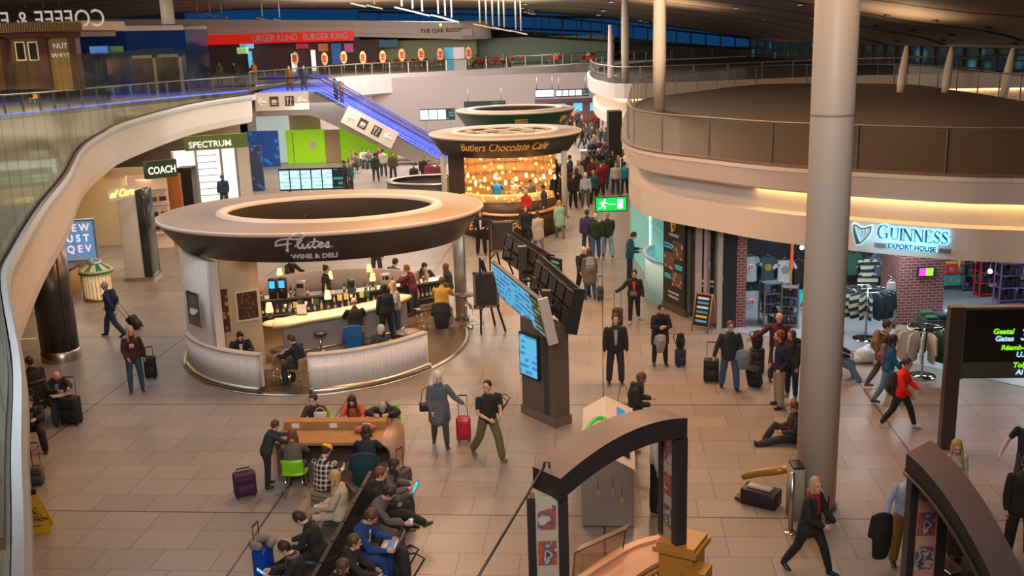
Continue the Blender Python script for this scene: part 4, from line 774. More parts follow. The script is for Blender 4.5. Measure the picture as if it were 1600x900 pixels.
for i, (x, y) in enumerate(((428, 466), (443, 465))):
 q = P(x, y, .98); t = thing('drinks_dispenser', ('left' if i == 0 else 'right') + ' one of the two black dispensers with blue displays', 'dispenser', (q.x, q.y, .98)); b = MB(); b.bevbox(-.12, .12, -.12, .12, 0, .62, .03, BLACK); b.obj('housing', None, t)
 b = MB(); b.box(-.085, .085, -.128, -.118, .34, .56, mat('blue_display', (.03, .35, .9), .4, emit=1.6)); b.obj('display', None, t); b = MB(); b.tube([(0, -.13, .30), (0, -.16, .28), (0, -.16, .22)], .015, CHROME, 6); b.obj('spout', None, t)
cols = [(.30, .10, .05), (.05, .12, .05), (.55, .40, .2), (.6, .58, .55), (.35, .03, .03), (.03, .03, .03), (.2, .22, .25), (.7, .5, .1)]
def bottle(label, p, col, s=1.0, group=None, name='bottle'):
 t = thing(name, label, 'bottle', p, 0, group); mm = mat('bottle_%02x%02x%02x' % tuple(int(c * 255) for c in col), col, .15); b = MB(); b.lathe([(0, 0), (.036 * s, 0), (.037 * s, .18 * s), (.014 * s, .23 * s), (.013 * s, .29 * s), (0, .29 * s)], mm, 10); b.obj('glass', None, t)
 b = MB(); b.lathe([(.0375 * s, .05 * s), (.0378 * s, .13 * s)], mat('bottle_label', (.6, .55, .4), .6), 10); b.obj('paper_label', None, t); return t
rnd = random.Random(3)
for i in range(26):
 u = rnd.random(); k = int(u * (len(bq) - 2)); p = bq[k].lerp(bq[k + 1], u * (len(bq) - 2) % 1); n_ = (bq[k + 1] - bq[k]).normalized(); off = rnd.uniform(.1, .4); q = (p.x - n_.y * off, p.y + n_.x * off, .98)
 bottle('small bottle standing on the kiosk back counter', q, cols[i % 8], rnd.uniform(.8, 1.15), 'bottles on the back counter')
for i in range(16):
 x = 445 + i * 8.6 + rnd.uniform(-2, 2); y = 484 - (x - 445) * .14 + rnd.uniform(-4, 1)
 if abs(x - 513) < 8 or abs(x - 422) < 8: continue
 q = P(x, y, 1.12); k = i % 4
 if k == 0: cup('small paper cup on the cream bar top', (q.x, q.y, 1.12))['group'] = 'paper cups on the bar top'
 elif k == 1: bottle('short sauce bottle on the cream bar top', (q.x, q.y, 1.12), cols[(i * 3) % 8], .62, 'sauce bottles on the bar top')
 else:
  t = thing('menu_holder', 'small upright card holder on the cream bar top', 'menu', (q.x, q.y, 1.12), rnd.uniform(-.4, .4), 'card holders on the bar top'); b = MB(); b.box(-.07, .07, -.01, .01, .02, .20, mat('card_%d' % (i % 3), cols[(i * 2 + 3) % 8], .6)); b.obj('card', None, t); b = MB(); b.bevbox(-.08, .08, -.03, .03, 0, .025, .01, BLACK, 2); b.obj('foot', None, t)
q = P(472, 492, 1.12); t = thing('white_menu_board', 'white upright menu sheet beside the bar lamp', 'menu', (q.x, q.y, 1.12), .1); b = MB(); b.box(-.13, .13, -.01, .01, 0, .30, mat('paper_white', (.75, .72, .68), .6)); b.obj('sheet', None, t); b = MB(); b.box(-.14, .14, -.04, .04, 0, .02, BLACK); b.obj('foot', None, t)
for i, (x, y, w_, h_, lab, c_) in enumerate(((470, 462, .30, .45, 'steel coffee machine on the kiosk back counter', (.35, .33, .3)), (548, 455, .22, .36, 'dark till screen on the kiosk back counter', (.03, .03, .03)), (602, 448, .28, .40, 'white ice bucket machine on the back counter', (.5, .48, .44)), (630, 446, .2, .3, 'red grinder on the back counter', (.35, .03, .02)))):
 q = P(x, y, .98); t = thing('counter_machine', lab, 'machine', (q.x, q.y + .12, .98), .1 * i); b = MB(); b.bevbox(-w_ / 2, w_ / 2, -.13, .13, 0, h_, .03, mat('machine_%d' % i, c_, .3, .3 if i == 0 else 0)); b.obj('body', None, t); b = MB(); b.box(-w_ * .35, w_ * .35, -.14, -.13, h_ * .55, h_ * .85, BLACK); b.obj('front_panel', None, t)
for i in range(34):
 u = (i + .5) / 34; k = int(u * (len(bq) - 1)); k = min(k, len(bq) - 2); p = bq[k]; n_ = (bq[k + 1] - bq[k]).normalized(); f = u * (len(bq) - 1) - k; q = p + (bq[k + 1] - p) * f + Vector((-n_.y, n_.x)) * .12; bottle('bottle on the shelf below the kiosk back counter', (q.x, q.y, .46), cols[(i * 5) % 8], 1.1, 'bottles on the lower back shelf')
q = P(485, 436, 1.5); t = thing('glass_rack', 'rack of hanging wine glasses under the canopy', 'rack', (q.x - .2, q.y, fz0 - .28)); b = MB()
for i in range(3): b.box(-1.0, 1.0, -.2 + i * .2, -.17 + i * .2, .25, .27, STEEL)
b.obj('rails', None, t)
WG = glass('wine_glass', (.85, .88, .88), .25, .05)
for i in range(12):
 b = MB(); x = -.92 + i * .165; b.lathe([(.035, .24), (.004, .23), (.004, .14), (.038, .09), (.030, .02)], WG, 10, x, -.1 + (i % 2) * .2); o = b.obj('wine_glass', None, t)
for (x, y, lab) in ((503, 560, 'black swivel stool in front of the grey bar'),): q = P(x, y, 0); disc_stool(lab, (q.x, q.y))
chairs = [((664, 522), 35, 'wooden high stool left of the padded jacket by the kiosk edge', True, PALEWOOD), ((692, 520), 0, 'high chair draped with a black padded jacket', True, None), ((745, 520), -75, 'wooden high stool beside the steel canopy post', True, None),
  ((423, 602), 85, 'wooden chair at the kiosk entrance behind the left low wall', False, None), ((470, 606), 60, 'pale wooden chair under the man in the navy jumper', False, None), ((610, 470), 20, 'brown chair of the grey shirted man at the rear tables', False, None), ((668, 470), 10, 'dark chair of the man in the navy coat', False, None), ((706, 478), -60, 'brown chair of the long haired woman near the post', False, None), ((558, 560), 20, 'tall chair carrying a bright blue coat at the bar', True, None)]
for (pt, rz, lab, st, _) in chairs: q = P(pt[0], pt[1], 0); shell_chair(lab, (q.x, q.y), rz, (.30, .19, .10) if 'dark' not in lab else (.05, .04, .035), .74 if st else .46, .035, None, True, st, 'high_chair' if st else 'cafe_chair')
for (x, y, lab, h, c) in ((729, 512, 'high dark table between the high stools near the post', 1.02, (.06, .04, .03)), (640, 466, 'small round table between the two seated men at the rear', .74, (.5, .48, .45)), (690, 468, 'small round table in front of the long haired woman', .74, (.5, .48, .46)), (640, 560, 'small table behind the curved low wall', .74, (.2, .15, .1)), (445, 590, 'small dark table inside the kiosk entrance', .74, (.06, .05, .04))):
 q = P(x, y, 0); round_table(lab, (q.x, q.y), h, .33, c, .035)
def drape(label, loc, rz, col, w, h, d=.10, name='coat'):
 t = Blob(); t.rings([(0, 0, 0), (0, -.02, -h * .3), (0, -.03, -h * .7), (0, .0, -h)], [(w * .42, d * .5), (w * .5, d), (w * .46, d * .9), (w * .40, d * .6)], Vector((1, 0, 0)), 14); t.rings([(-w * .4, 0, -.03), (-w * .55, .02, -h * .5)], [.05, .035], None, 8); t.rings([(w * .4, 0, -.03), (w * .52, .02, -h * .55)], [.05, .035], None, 8)
 o = t.obj(name, cloth(col), .018, None, 2); o.location = loc; o.rotation_euler = (0, 0, math.radians(rz)); tag(o, label, 'coat'); return o
q = P(558, 560, 0); drape('bright blue coat hung over the high chair at the bar', (q.x - .02, q.y - .34, 1.02), 20, (.01, .11, .32), .5, .85)
q = P(692, 520, 0); drape('black padded jacket hung over the high chair back', (q.x, q.y - .32, 1.0), 0, (.02, .02, .02), .5, .75)
area('kiosk_light', (FC[0], FC[1] + .2, fz0 + .1), 2.2, 120, (1.0, .74, .46), spread=math.radians(150)); area('kiosk_light', (FC[0] + 2.8, FC[1] + 1.6, fz0), 1.6, 60, (1.0, .74, .46)); area('kiosk_light', (FC[0] - 2.6, FC[1] - 1.2, fz0), 1.2, 26, (1.0, .74, .46))
BC = (-.1, 50.0); BA = 3.72; bz0, bz1 = 3.05, 4.0
GOLD = mat('gold_letters', (.75, .40, .10), .35, .4, emit=.3, ecol=(.9, .42, .08))
can = canopy('kiosk_canopy', 'round dark canopy with gold script above the chocolate cafe', BC[0], BC[1], BA, BA, bz0, bz1, .62, 2.35, 2.15, 0, .1, mat('canopy_dark', (.032, .030, .030), .38))
b = MB()
for k in (-1, 0, 1): x = k * 1.25; L_ = math.sqrt(max(.1, 2.3 ** 2 - x * x)) * .9; b.box(x - .05, x + .05, -L_ + .1, L_ + .1, bz1 - .08, bz1 + .02, CL)
for k in (-1, 1): y = k * .75 + .1; L_ = math.sqrt(2.3 ** 2 - .9 ** 2); b.box(-L_, L_, y - .05, y + .05, bz1 - .08, bz1 + .02, CL)
b.obj('roof_grid', None, can, rz=.5)
th, f = on_front(786, 231, BC[0], BC[1], BA, BA, bz0, bz1, .62)
lettering('Butlers Chocolate Caf\u00e9', .52, GOLD, can, warp=wrap_front(0, 0, BA, BA, bz0, bz1, .62, th, f, 0), shear=.45, bold=.004, xscale=.86, depth=.03, name='script_lettering')
bf = thing('cafe_interior', 'glowing back wall and shelves inside the chocolate cafe', 'shelf', (BC[0], BC[1], 0))
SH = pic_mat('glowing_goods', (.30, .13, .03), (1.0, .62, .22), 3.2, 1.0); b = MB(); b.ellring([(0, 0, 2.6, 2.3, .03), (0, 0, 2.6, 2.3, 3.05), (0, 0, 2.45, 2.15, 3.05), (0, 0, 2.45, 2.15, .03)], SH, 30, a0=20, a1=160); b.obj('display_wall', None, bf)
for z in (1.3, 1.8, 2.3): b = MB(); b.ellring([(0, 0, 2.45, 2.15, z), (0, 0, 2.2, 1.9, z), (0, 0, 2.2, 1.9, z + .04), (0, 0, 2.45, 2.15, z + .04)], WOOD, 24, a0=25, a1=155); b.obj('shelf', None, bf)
b = MB(); b.box(-2.75, -2.0, -1.3, -.6, .03, 3.05, mat('dark_walnut', (.045, .028, .018), .4)); o = b.obj('side_cabinet', None, bf)
for (x, y, lab) in ((696, 330, 'pale post at the left side of the chocolate cafe'), (882, 300, 'slim grey post at the right side of the chocolate cafe')):
 q = PY(x, y, 47.9 if x < 800 else 48.2); t = thing('canopy_post', lab, 'post', (q.x, q.y, 0)); b = MB(); b.cyl(0, 0, 0, bz0 + .1, .13, mat('post_pale', (.5, .46, .42), .4), 16); b.obj('post_body', None, t); b = MB(); b.cyl(0, 0, 0, .05, .2, STEEL, 16); b.obj('base_plate', None, t)
cc = thing('cafe_counter', 'curved glowing pastry counter of the chocolate cafe', 'counter', (BC[0], BC[1], 0)); b = MB(); b.ellring([(0, 0, 2.7, 2.6, .03), (0, 0, 2.7, 2.6, .9), (0, 0, 2.1, 2.0, .9), (0, 0, 2.1, 2.0, .03)], mat('counter_walnut', (.10, .055, .03), .4), 30, a0=195, a1=330); b.obj('counter_body', None, cc)
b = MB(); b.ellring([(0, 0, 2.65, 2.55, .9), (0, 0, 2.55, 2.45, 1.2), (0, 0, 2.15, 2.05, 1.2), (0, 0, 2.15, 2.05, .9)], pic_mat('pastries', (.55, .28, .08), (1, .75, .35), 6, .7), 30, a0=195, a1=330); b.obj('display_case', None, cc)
for i in range(13):
 a = math.radians(200 + i * 11.5); x = BC[0] + 2.5 * math.cos(a); y = BC[1] + 2.3 * math.sin(a); z = 1.85 + .15 * ((i * 7) % 3)
 t = thing('pendant_bulb', 'small glowing glass pendant hanging inside the chocolate cafe', 'lamp', (x, y, z), 0, 'pendant bulbs of the chocolate cafe'); b = MB(); b.lathe([(0, -.16), (.055, -.13), (.07, -.05), (.035, .04), (.02, .08)], BULB, 12); b.obj('bulb', None, t); b = MB(); b.cyl(0, 0, .07, bz0 - z, .008, BLACK, 5); b.obj('cord', None, t)
area('kiosk_light', (BC[0], BC[1] - .5, bz0 - .1), 2.4, 420, (1.0, .62, .26))
fc = P(795, 372, 0); fb = thing('cafe_bar_front', 'dark curved bar front with small gold script before the cafe', 'counter', (BC[0] + .2, BC[1] - 1.5, 0)); WAL = mat('bar_walnut_dark', (.05, .032, .022), .35)
ra = 4.6
b = MB(); b.ellring([(0, 0, 2.9, 5.6, .0), (0, 0, 2.9, 5.6, 1.05), (0, 0, 2.75, 5.45, 1.05), (0, 0, 2.75, 5.45, 0)], WAL, 40, a0=215, a1=325); b.obj('curved_panel', None, fb)
b = MB(); b.ellring([(0, 0, 2.95, 5.65, 1.05), (0, 0, 2.95, 5.65, 1.10), (0, 0, 2.55, 5.25, 1.10), (0, 0, 2.55, 5.25, 1.05)], mat('copper_edge', (.45, .18, .08), .3, .5), 40, a0=215, a1=325); b.obj('counter_top', None, fb)
lettering('Butlers Chocolate', .52, GOLD, fb, (-.35, -5.72, .72), shear=.45, xscale=.8, name='script_lettering')
GC = (.5, 59.8); gz0, gz1 = 3.35, 4.35
can = canopy('kiosk_canopy', 'round dark green canopy behind the chocolate cafe', GC[0], GC[1], 3.45, 3.45, gz0, gz1, .6, 2.5, 2.4, 0, .1, mat('canopy_green', (.016, .12, .07), .38))
th, f = on_front(752, 183, GC[0], GC[1], 3.45, 3.45, gz0, gz1, .6)
b = MB(); Wg = wrap_front(0, 0, 3.45, 3.45, gz0, gz1, .6, on_front(880, 184, GC[0], GC[1], 3.45, 3.45, gz0, gz1, .6)[0], .45, 0); b.tube([Vector(Wg(Vector((.28 * math.cos(a), -.02, .2 * math.sin(a))))) for a in [i * .5 for i in range(10)]], .025, GOLD, 5); b.tube([Vector(Wg(Vector((x, -.02, .12 * math.sin(x * 9))))) for x in [-.2 + .05 * i for i in range(9)]], .02, GOLD, 5)
for dx in (0, .12, .24):
 W2 = wrap_front(0, 0, 3.45, 3.45, gz0, gz1, .6, on_front(815, 184, GC[0], GC[1], 3.45, 3.45, gz0, gz1, .6)[0], .35, 0); b.tube([Vector(W2(Vector((-.35, -.02, dx)))), Vector(W2(Vector((.35, -.02, dx))))], .025, GOLD, 4)
b.obj('gold_emblem', None, can)
t = thing('kiosk_core', 'cylindrical core below the green canopy', 'kiosk', (GC[0], GC[1], 0)); b = MB(); b.lathe([(2.3, 0), (2.3, 3.34)], pic_mat('core_goods', (.08, .05, .03), (.7, .5, .3), 2.5, .35), 40); b.obj('core_wall', None, t); b = MB(); b.lathe([(2.7, 0), (2.7, 1.0), (2.3, 1.0)], WAL, 40); b.obj('counter', None, t)
# ================================================================ escalator, mezzanine shops, left shops
def pbox(mb, x0, y0, x1, y1, Y, dep, m, zmin=None, zmax=None):
 a_ = PY((x0 + x1) / 2, y0, Y); c_ = PY((x0 + x1) / 2, y1, Y); xa = PY(x0, (y0 + y1) / 2, Y).x; xb = PY(x1, (y0 + y1) / 2, Y).x
 mb.box(xa, xb, Y, Y + dep, c_.z if zmin is None else zmin, a_.z if zmax is None else zmax, m); return mb
def pthing(name, label, cat, x, y, Y, group=None): q = PY(x, y, Y); return thing(name, label, cat, q, 0, group), q
ESS = mat('escalator_steel', (.40, .36, .33), .32, .9, noise=.1, nscale=3)
EY = 70.0
te = PY(487, 130, EY); be = PY(694, 240, EY); te.z = 5.1;
def escalator(label, Y0, wd=1.5, nearside=True):
 t = thing('escalator', label, 'escalator', (te.x, Y0, 5.1)); run = be.x - te.x; drop = -5.0
 def X(z=0): return None
 side = [(-3.6, 0), (0, 0), (run, drop), (run + 2.2, drop), (run + 2.2, drop - .05), (run - 1.8, drop - .05), (.3, -1.75), (-.4, -1.5), (-3.6, -1.5)]
 for nm, y0, y1 in (('near_truss_side', 0, .12), ('far_truss_side', wd - .12, wd)):
  b = MB(); vs = [(x, y0, z) for x, z in side] + [(x, y1, z) for x, z in side]; n = len(side); b.add(vs, [tuple(range(n)), tuple(reversed(range(n, 2 * n)))] + [(i, (i + 1) % n, n + (i + 1) % n, n + i) for i in range(n)], ESS); b.obj(nm, None, t)
 b = MB(); b.add([(0, .12, -.15), (run, .12, drop - .02), (run, wd - .12, drop - .02), (0, wd - .12, -.15), (-3.6, .12, -.02), (-3.6, wd - .12, -.02)], [(0, 1, 2, 3), (4, 0, 3, 5)], DSTEEL)
 N = 26
 for i in range(N): x = run * i / N; z = drop * i / N; b.box(x, x + run / N, .16, wd - .16, z - .25, z - .03, mat('step_tread', (.10, .10, .11), .45, .7))
 b.obj('steps', None, t)
 for nm, yy in (('near', .06), ('far', wd - .06)):
  line = [(-3.6, 0), (-.2, 0), (.5, -.10), (run - .5, drop + .25), (run + .3, drop), (run + 1.6, drop)]
  b = MB(); b.tube([(x, yy, z + .98) for x, z in line] + [(run + 1.75, yy, drop + .85), (run + 1.75, yy, drop + .35)], .05, BLACK if nm == 'near' else mat('handrail_blue', (.02, .02, .12), .3, emit=.5, ecol=(.12, .12, .9)), 6); b.obj('handrail', None, t)
  b = MB(); n = len(line); vs = [(x, yy - .01, z + .05) for x, z in line] + [(x, yy - .01, z + .95) for x, z in line] + [(x, yy + .01, z + .05) for x, z in line] + [(x, yy + .01, z + .95) for x, z in line]
  b.add(vs, [f for i in range(n - 1) for f in ((i, i + 1, n + i + 1, n + i), (2 * n + i, 3 * n + i, 3 * n + i + 1, 2 * n + i + 1))], glass('escalator_glass', (.88, .90, .98), .05)); b.obj('glass_side', None, t)
  b = MB(); b.tube([(x, yy + (.09 if nm == 'near' else -.09), z + .10) for x, z in line[:5]], .05, LEDBLUE, 6); b.tube([(x, yy + (.09 if nm == 'near' else -.09), z + .55) for x, z in line[1:5]], .014, LEDBLUE, 5); b.obj('blue_light_strip', None, t)
 return t
escalator('front escalator with blue lit glass sides and pictogram panels', EY); escalator('rear blue lit escalator running beside the front one', EY + 2.2)
SIGNB = mat('sign_panel_pale', (.62, .54, .47), .5, emit=.10); SIGND = mat('pictogram_dark', (.05, .04, .04), .6); SIGNW = mat('arrow_white', (.85, .84, .82), .5, emit=.3)
def picto_panel(label, cx, cz, ang, w=4.3, h=1.35):
 t = thing('direction_sign', label, 'sign', (cx, EY - .07, cz), rot=(0, ang, 0)); b = MB(); b.box(-w / 2, w / 2, -.06, 0, -h / 2, h / 2, SIGNB); b.obj('panel', None, t)
 for sx in (-.37, .37): b = MB(); x = sx * w; b.tube([(x - .28, -.09, 0), (x + .28, -.09, 0)], .045, SIGNW, 4); b.tube([(x - .02, -.09, .25), (x - .28, -.09, 0), (x - .02, -.09, -.25)], .045, SIGNW, 4); b.obj('arrow', None, t)
 b = MB(); b.box(-.82, -.22, -.08, -.06, -.33, .33, SIGND); b.box(-.68, -.38, -.10, -.08, -.12, .12, SIGNB); b.tube([(-.38, -.09, .08), (-.29, -.09, .0), (-.38, -.09, -.07)], .03, SIGNB, 4); b.box(-.72, -.32, -.10, -.08, -.22, -.17, SIGNB); b.obj('cup_pictogram', None, t)
 b = MB(); b.box(.22, .82, -.08, -.06, -.33, .33, SIGND); b.box(.36, .41, -.10, -.08, -.26, .26, SIGNB); b.box(.56, .61, -.10, -.08, -.26, .26, SIGNB); b.box(.31, .46, -.10, -.08, .08, .26, SIGNB); b.box(.56, .67, -.10, -.08, .02, .26, SIGNB); b.obj('cutlery_pictogram', None, t)
q = PY(441, 158, EY); picto_panel('cafe and restaurant arrow sign on the level escalator landing', q.x, q.z, 0, 3.6, 1.2)
q = PY(578, 199, EY); picto_panel('cafe and restaurant arrow sign slanting along the escalator side', q.x, q.z, math.atan2(5.0, be.x - te.x), 3.8, 1.2)
b = MB(); b.box(te.x - 5.0, te.x, EY - .05, EY + 14, 4.9, 5.1, slab_mat); b.box(te.x - 5.0, te.x - 3.5, EY - .05, EY + .1, 3.6, 4.9, ESS); struct(b.obj('floor_landing'))
LIME = mat('lime_wall', (.36, .70, .01), .5, emit=.3, ecol=(.32, .70, .01))
def pthing_box(name, label, cat, x0, y0, x1, y1, Y, dep, m, part='panel', toground=False, group=None, hang=False):
 a_ = PY((x0 + x1) / 2, y0, Y); c_ = PY((x0 + x1) / 2, y1, Y); xa = PY(x0, (y0 + y1) / 2, Y).x; xb = PY(x1, (y0 + y1) / 2, Y).x; zb = 0 if toground else c_.z
 t = thing(name, label, cat, ((xa + xb) / 2, Y, zb), 0, group); b = MB(); b.box(-(xb - xa) / 2, (xb - xa) / 2, 0, dep, 0, a_.z - zb, m); b.obj(part, None, t); t['w'] = xb - xa; t['h'] = a_.z - zb; return t
t = pthing_box('lime_green_wall', 'bright lime green wall behind the seats below the escalator', 'wall', 448, 203, 508, 262, 73, .3, LIME, 'wall_panel', True); b = MB(); b.box(-.9, -.85, -.02, 0, 0, 2.2, mat('lime_dark', (.16, .32, .01), .5)); b.box(.3, .7, -.03, 0, 1.0, 1.5, WHITE); b.obj('door_outline', None, t)
pthing_box('lime_green_wall', 'longer lime green wall right of the tan strip below the escalator', 'wall', 531, 200, 620, 250, 73.4, .3, LIME, 'wall_panel', True); pthing_box('tan_wall_strip', 'tan upright strip between two lime green walls', 'panel', 508, 203, 531, 262, 73.2, .3, PALEWOOD, 'panel', True)
for (x0, x1, c_) in ((386, 436, (.01, .07, .28)), ): pthing_box('blue_wall_panel', 'deep blue patterned wall panel beside the lime wall', 'panel', x0, 205, x1, 275, 71.5, .3, pic_mat('blue_panel', (.01, .05, .22), (.02, .16, .45), 2.2, .5), 'panel', True)
t = pthing_box('bright_window_panel', 'bright pale window panel above the blue wall panel', 'window', 400, 178, 450, 203, 74, .2, mat('pale_lit', (.7, .8, .75), .5, emit=.45), 'pane', True)
b = MB(); b.box(-30, 14, 96, 96.3, 0, 4.8, mat('far_wall', (.34, .30, .30), .6)); struct(b.obj('wall_lower_back'))
pthing_box('brown_wall_panel', 'brown wall strip right of the bright window panel', 'panel', 452, 176, 500, 205, 74.5, .3, PALEWOOD)
def screen_mat(name, base, row, glow, green=None):
 m = mat(name, base, .35); nt, N, L, bb = nodes_of(m); tc = N.new('ShaderNodeTexCoord'); sp = N.new('ShaderNodeSeparateXYZ'); L.new(tc.outputs['Object'], sp.inputs[0])
 f = N.new('ShaderNodeMath'); f.operation = 'MULTIPLY'; f.inputs[1].default_value = row; L.new(sp.outputs['Z'], f.inputs[0]); fr = N.new('ShaderNodeMath'); fr.operation = 'FRACT'; L.new(f.outputs[0], fr.inputs[0])
 fl = N.new('ShaderNodeMath'); fl.operation = 'FLOOR'; L.new(f.outputs[0], fl.inputs[0]); gt = N.new('ShaderNodeMath'); gt.operation = 'GREATER_THAN'; gt.inputs[1].default_value = .5; L.new(fr.outputs[0], gt.inputs[0])
 cx = N.new('ShaderNodeMath'); cx.operation = 'MULTIPLY'; cx.inputs[1].default_value = row * 1.1; L.new(sp.outputs['X'], cx.inputs[0]); fx = N.new('ShaderNodeMath'); fx.operation = 'FLOOR'; L.new(cx.outputs[0], fx.inputs[0])
 cb = N.new('ShaderNodeCombineXYZ'); L.new(fx.outputs[0], cb.inputs[0]); L.new(fl.outputs[0], cb.inputs[1]); wn_ = N.new('ShaderNodeTexWhiteNoise'); wn_.noise_dimensions = '2D'; L.new(cb.outputs[0], wn_.inputs['Vector']); g2 = N.new('ShaderNodeMath'); g2.operation = 'GREATER_THAN'; g2.inputs[1].default_value = .42; L.new(wn_.outputs['Value'], g2.inputs[0])
 ml = N.new('ShaderNodeMath'); ml.operation = 'MULTIPLY'; L.new(gt.outputs[0], ml.inputs[0]); L.new(g2.outputs[0], ml.inputs[1])
 mx = N.new('ShaderNodeMix'); mx.data_type = 'RGBA'; mx.inputs[6].default_value = (*base, 1); mx.inputs[7].default_value = (*(green or tuple(c * .35 for c in base)), 1); L.new(ml.outputs[0], mx.inputs[0]); L.new(mx.outputs[2], bb.inputs['Emission Color']); bb.inputs['Emission Strength'].default_value = glow * 1.3; return m
SCY = screen_mat('flight_screen', (.09, .44, .72), 7, .85, (.01, .10, .30)); SCD = screen_mat('flight_screen_dark', (.008, .02, .015), 8, .8, (.16, .42, .16)); SCW = screen_mat('flight_screen_pale', (.50, .82, .92), 5, .95, (.20, .5, .72)); SCDF = screen_mat('flight_screen_dark_far', (.006, .02, .02), 4, .9, (.10, .36, .3))
def board(label, x0, y0, x1, y1, Y, n, dark_last=True, legs=True, m=None, fr=.08, hang=0):
 a_ = PY((x0 + x1) / 2, y0, Y); c_ = PY((x0 + x1) / 2, y1, Y); xa = PY(x0, (y0 + y1) / 2, Y).x; xb = PY(x1, (y0 + y1) / 2, Y).x; W_ = xb - xa; H_ = a_.z - c_.z
 t = thing('flight_board', label, 'screen', ((xa + xb) / 2, Y, 0 if legs else c_.z)); zb = c_.z if legs else 0; b = MB(); b.box(-W_ / 2, W_ / 2, 0, .18, zb, zb + H_, BLACK); b.obj('housing', None, t)
 for i in range(n):
  b = MB(); x = -W_ / 2 + W_ * i / n; b.box(x + fr * .4, x + W_ / n - fr * .4, -.02, 0, zb + fr, zb + H_ - fr, (SCDF if (dark_last and i == n - 1) else (m or SCW))); b.obj('screen', None, t)
 if legs:
  for sx in (-.35, .35): b = MB(); b.box(W_ * sx - .06, W_ * sx + .06, .03, .15, 0, zb + .1, STEEL); b.obj('post', None, t)
 if hang:
  for sx in (-.4, .4): b = MB(); b.cyl(W_ * sx, .1, H_, H_ + hang, .03, STEEL, 6); b.obj('hanger', None, t)
 return t
board('wide pale blue flight board standing behind the deli canopy', 436, 263, 537, 297, 52, 6)
board('small pale blue flight board beside the foot of the escalator', 656, 170, 711, 188, 84, 4)
board('long dark flight board with four blue screens far down the hall', 836, 139, 866, 153, 88, 1, False, False, SCW, .1, 1.0); board('row of dark hanging screens under the far white wall', 868, 139, 920, 151, 90, 5, True, False, None, .1, 1.0); board('slim dark departure display on the white wall above the green canopy', 725, 158, 790, 168, 86, 3, True, False, mat('dark_tv', (.02, .02, .03), .4), .1, 1.0)
t = pthing_box('retail_unit', 'red lit far shop front under the gallery end', 'shop', 836, 160, 945, 196, 92, .5, pic_mat('far_shop', (.12, .05, .04), (.75, .22, .12), .8, .5), 'front', True); b = MB(); b.box(-t['w'] / 2, t['w'] / 2, -.3, 0, t['h'], t['h'] + .35, mat('purple_band', (.10, .05, .10), .5)); b.obj('header_band', None, t)
b = MB()
for i in range(4): b = MB(); b.box(-t['w'] / 2 + .4 + i * 1.5, -t['w'] / 2 + 1.2 + i * 1.5, -.1, 0, 1.6, 2.3, mat('tv_cyan', (.1, .5, .7), .4, emit=.9)); b.obj('screen', None, t)
pthing_box('dark_partition', 'dark upright partition wall at the corner below the deck', 'partition', 951, 174, 972, 204, 62, 1.2, mat('soot_wall', (.02, .018, .017), .7), 'panel', True)
shopW = mat('shop_white', (.70, .66, .58), .4); GLOW = mat('shop_glow', (.8, .9, .9), .5, emit=.9); YGLOW = mat('cream_glow', (.85, .68, .38), .5, emit=.35)
t = thing('shop_pillar', 'white and dark clad pillar between the left shops', 'pillar', (-13.9, 38.0, 0)); b = MB(); b.bevbox(-.62, .10, -.4, .5, 0, 3.4, .05, shopW); b.obj('white_cladding', None, t); b = MB(); b.bevbox(.11, .42, -.45, .5, 0, 3.4, .04, mat('dark_mirror', (.05, .055, .05), .15, .4)); b.obj('dark_edge_panel', None, t); b = MB(); b.box(-.66, .46, -.48, .55, 0, .12, STEEL); b.obj('plinth', None, t)
wn += 1
b = MB(); b.box(-24, -15.2, 44.8, 45, 0, 3.4, mat('shop_back_cream', (.62, .50, .30), .5)); b.box(-24, -14.6, 30.0, 30.2, 0, .02, shopW); struct(b.obj('wall_shop_left'))
t = thing('lightbox_poster', 'tall blue lit advert with pastel letters left of the pillar', 'poster', tuple(P(130, 434, 0)), math.radians(10)); t.scale = (.68, .68, .74); b = MB(); b.box(-.95, .95, 0, .25, .85, 3.05, mat('lightbox_frame', (.2, .3, .45), .4)); b.obj('frame', None, t); b = MB(); b.box(-.85, .85, -.02, 0, .95, 2.95, mat('lightbox_blue', (.12, .25, .48), .5, emit=.75)); b.obj('light_face', None, t)
for i, (tx, c_) in enumerate((('P E W', (.9, .75, .85)), ('U S T', (.8, .9, 1.0)), ('Q E V', (1, .7, .8)))): lettering(tx, .52, mat('pastel_%d' % i, c_, .5, emit=.8), t, (0, -.04, 2.62 - i * .55), bold=.012)
b = MB(); b.box(-.5, .5, -.03, -.02, 1.10, 1.14, SILV); b.box(-.6, .6, -.03, -.02, 1.02, 1.05, SILV); b.obj('small_print', None, t); b = MB(); b.box(-1.1, 1.1, -.3, .5, 0, .85, mat('orange_plinth', (.45, .26, .08), .5)); b.obj('base_cabinet', None, t)
for i, (x, y, w_) in enumerate(((104, 455, .9), (128, 430, .7))): q = P(x, y, 0); t = thing('display_table', ('lower' if i == 0 else 'farther') + ' wooden display table in the bright left shop', 'table', (q.x - .5, q.y, 0)); b = MB(); b.bevbox(-w_, w_, -.4, .4, 0, .85, .05, mat('orange_plinth', (0, 0, 0))); b.obj('body', None, t); b = MB(); b.box(-w_ - .04, w_ + .04, -.44, .44, .85, .92, DGREY); b.obj('top', None, t)
q = P(155, 470, 0); t = thing('display_carousel', 'round gold barred display drum with green and white striped lid', 'display', (q.x - .1, q.y + .3, 0)); GD = mat('gold_metal', (.62, .42, .14), .25, .8); GRN = mat('lid_green', (.02, .22, .09), .35)
b = MB(); b.lathe([(.0, .02), (.52, .02), (.52, .10), (.0, .10)], GD, 32)
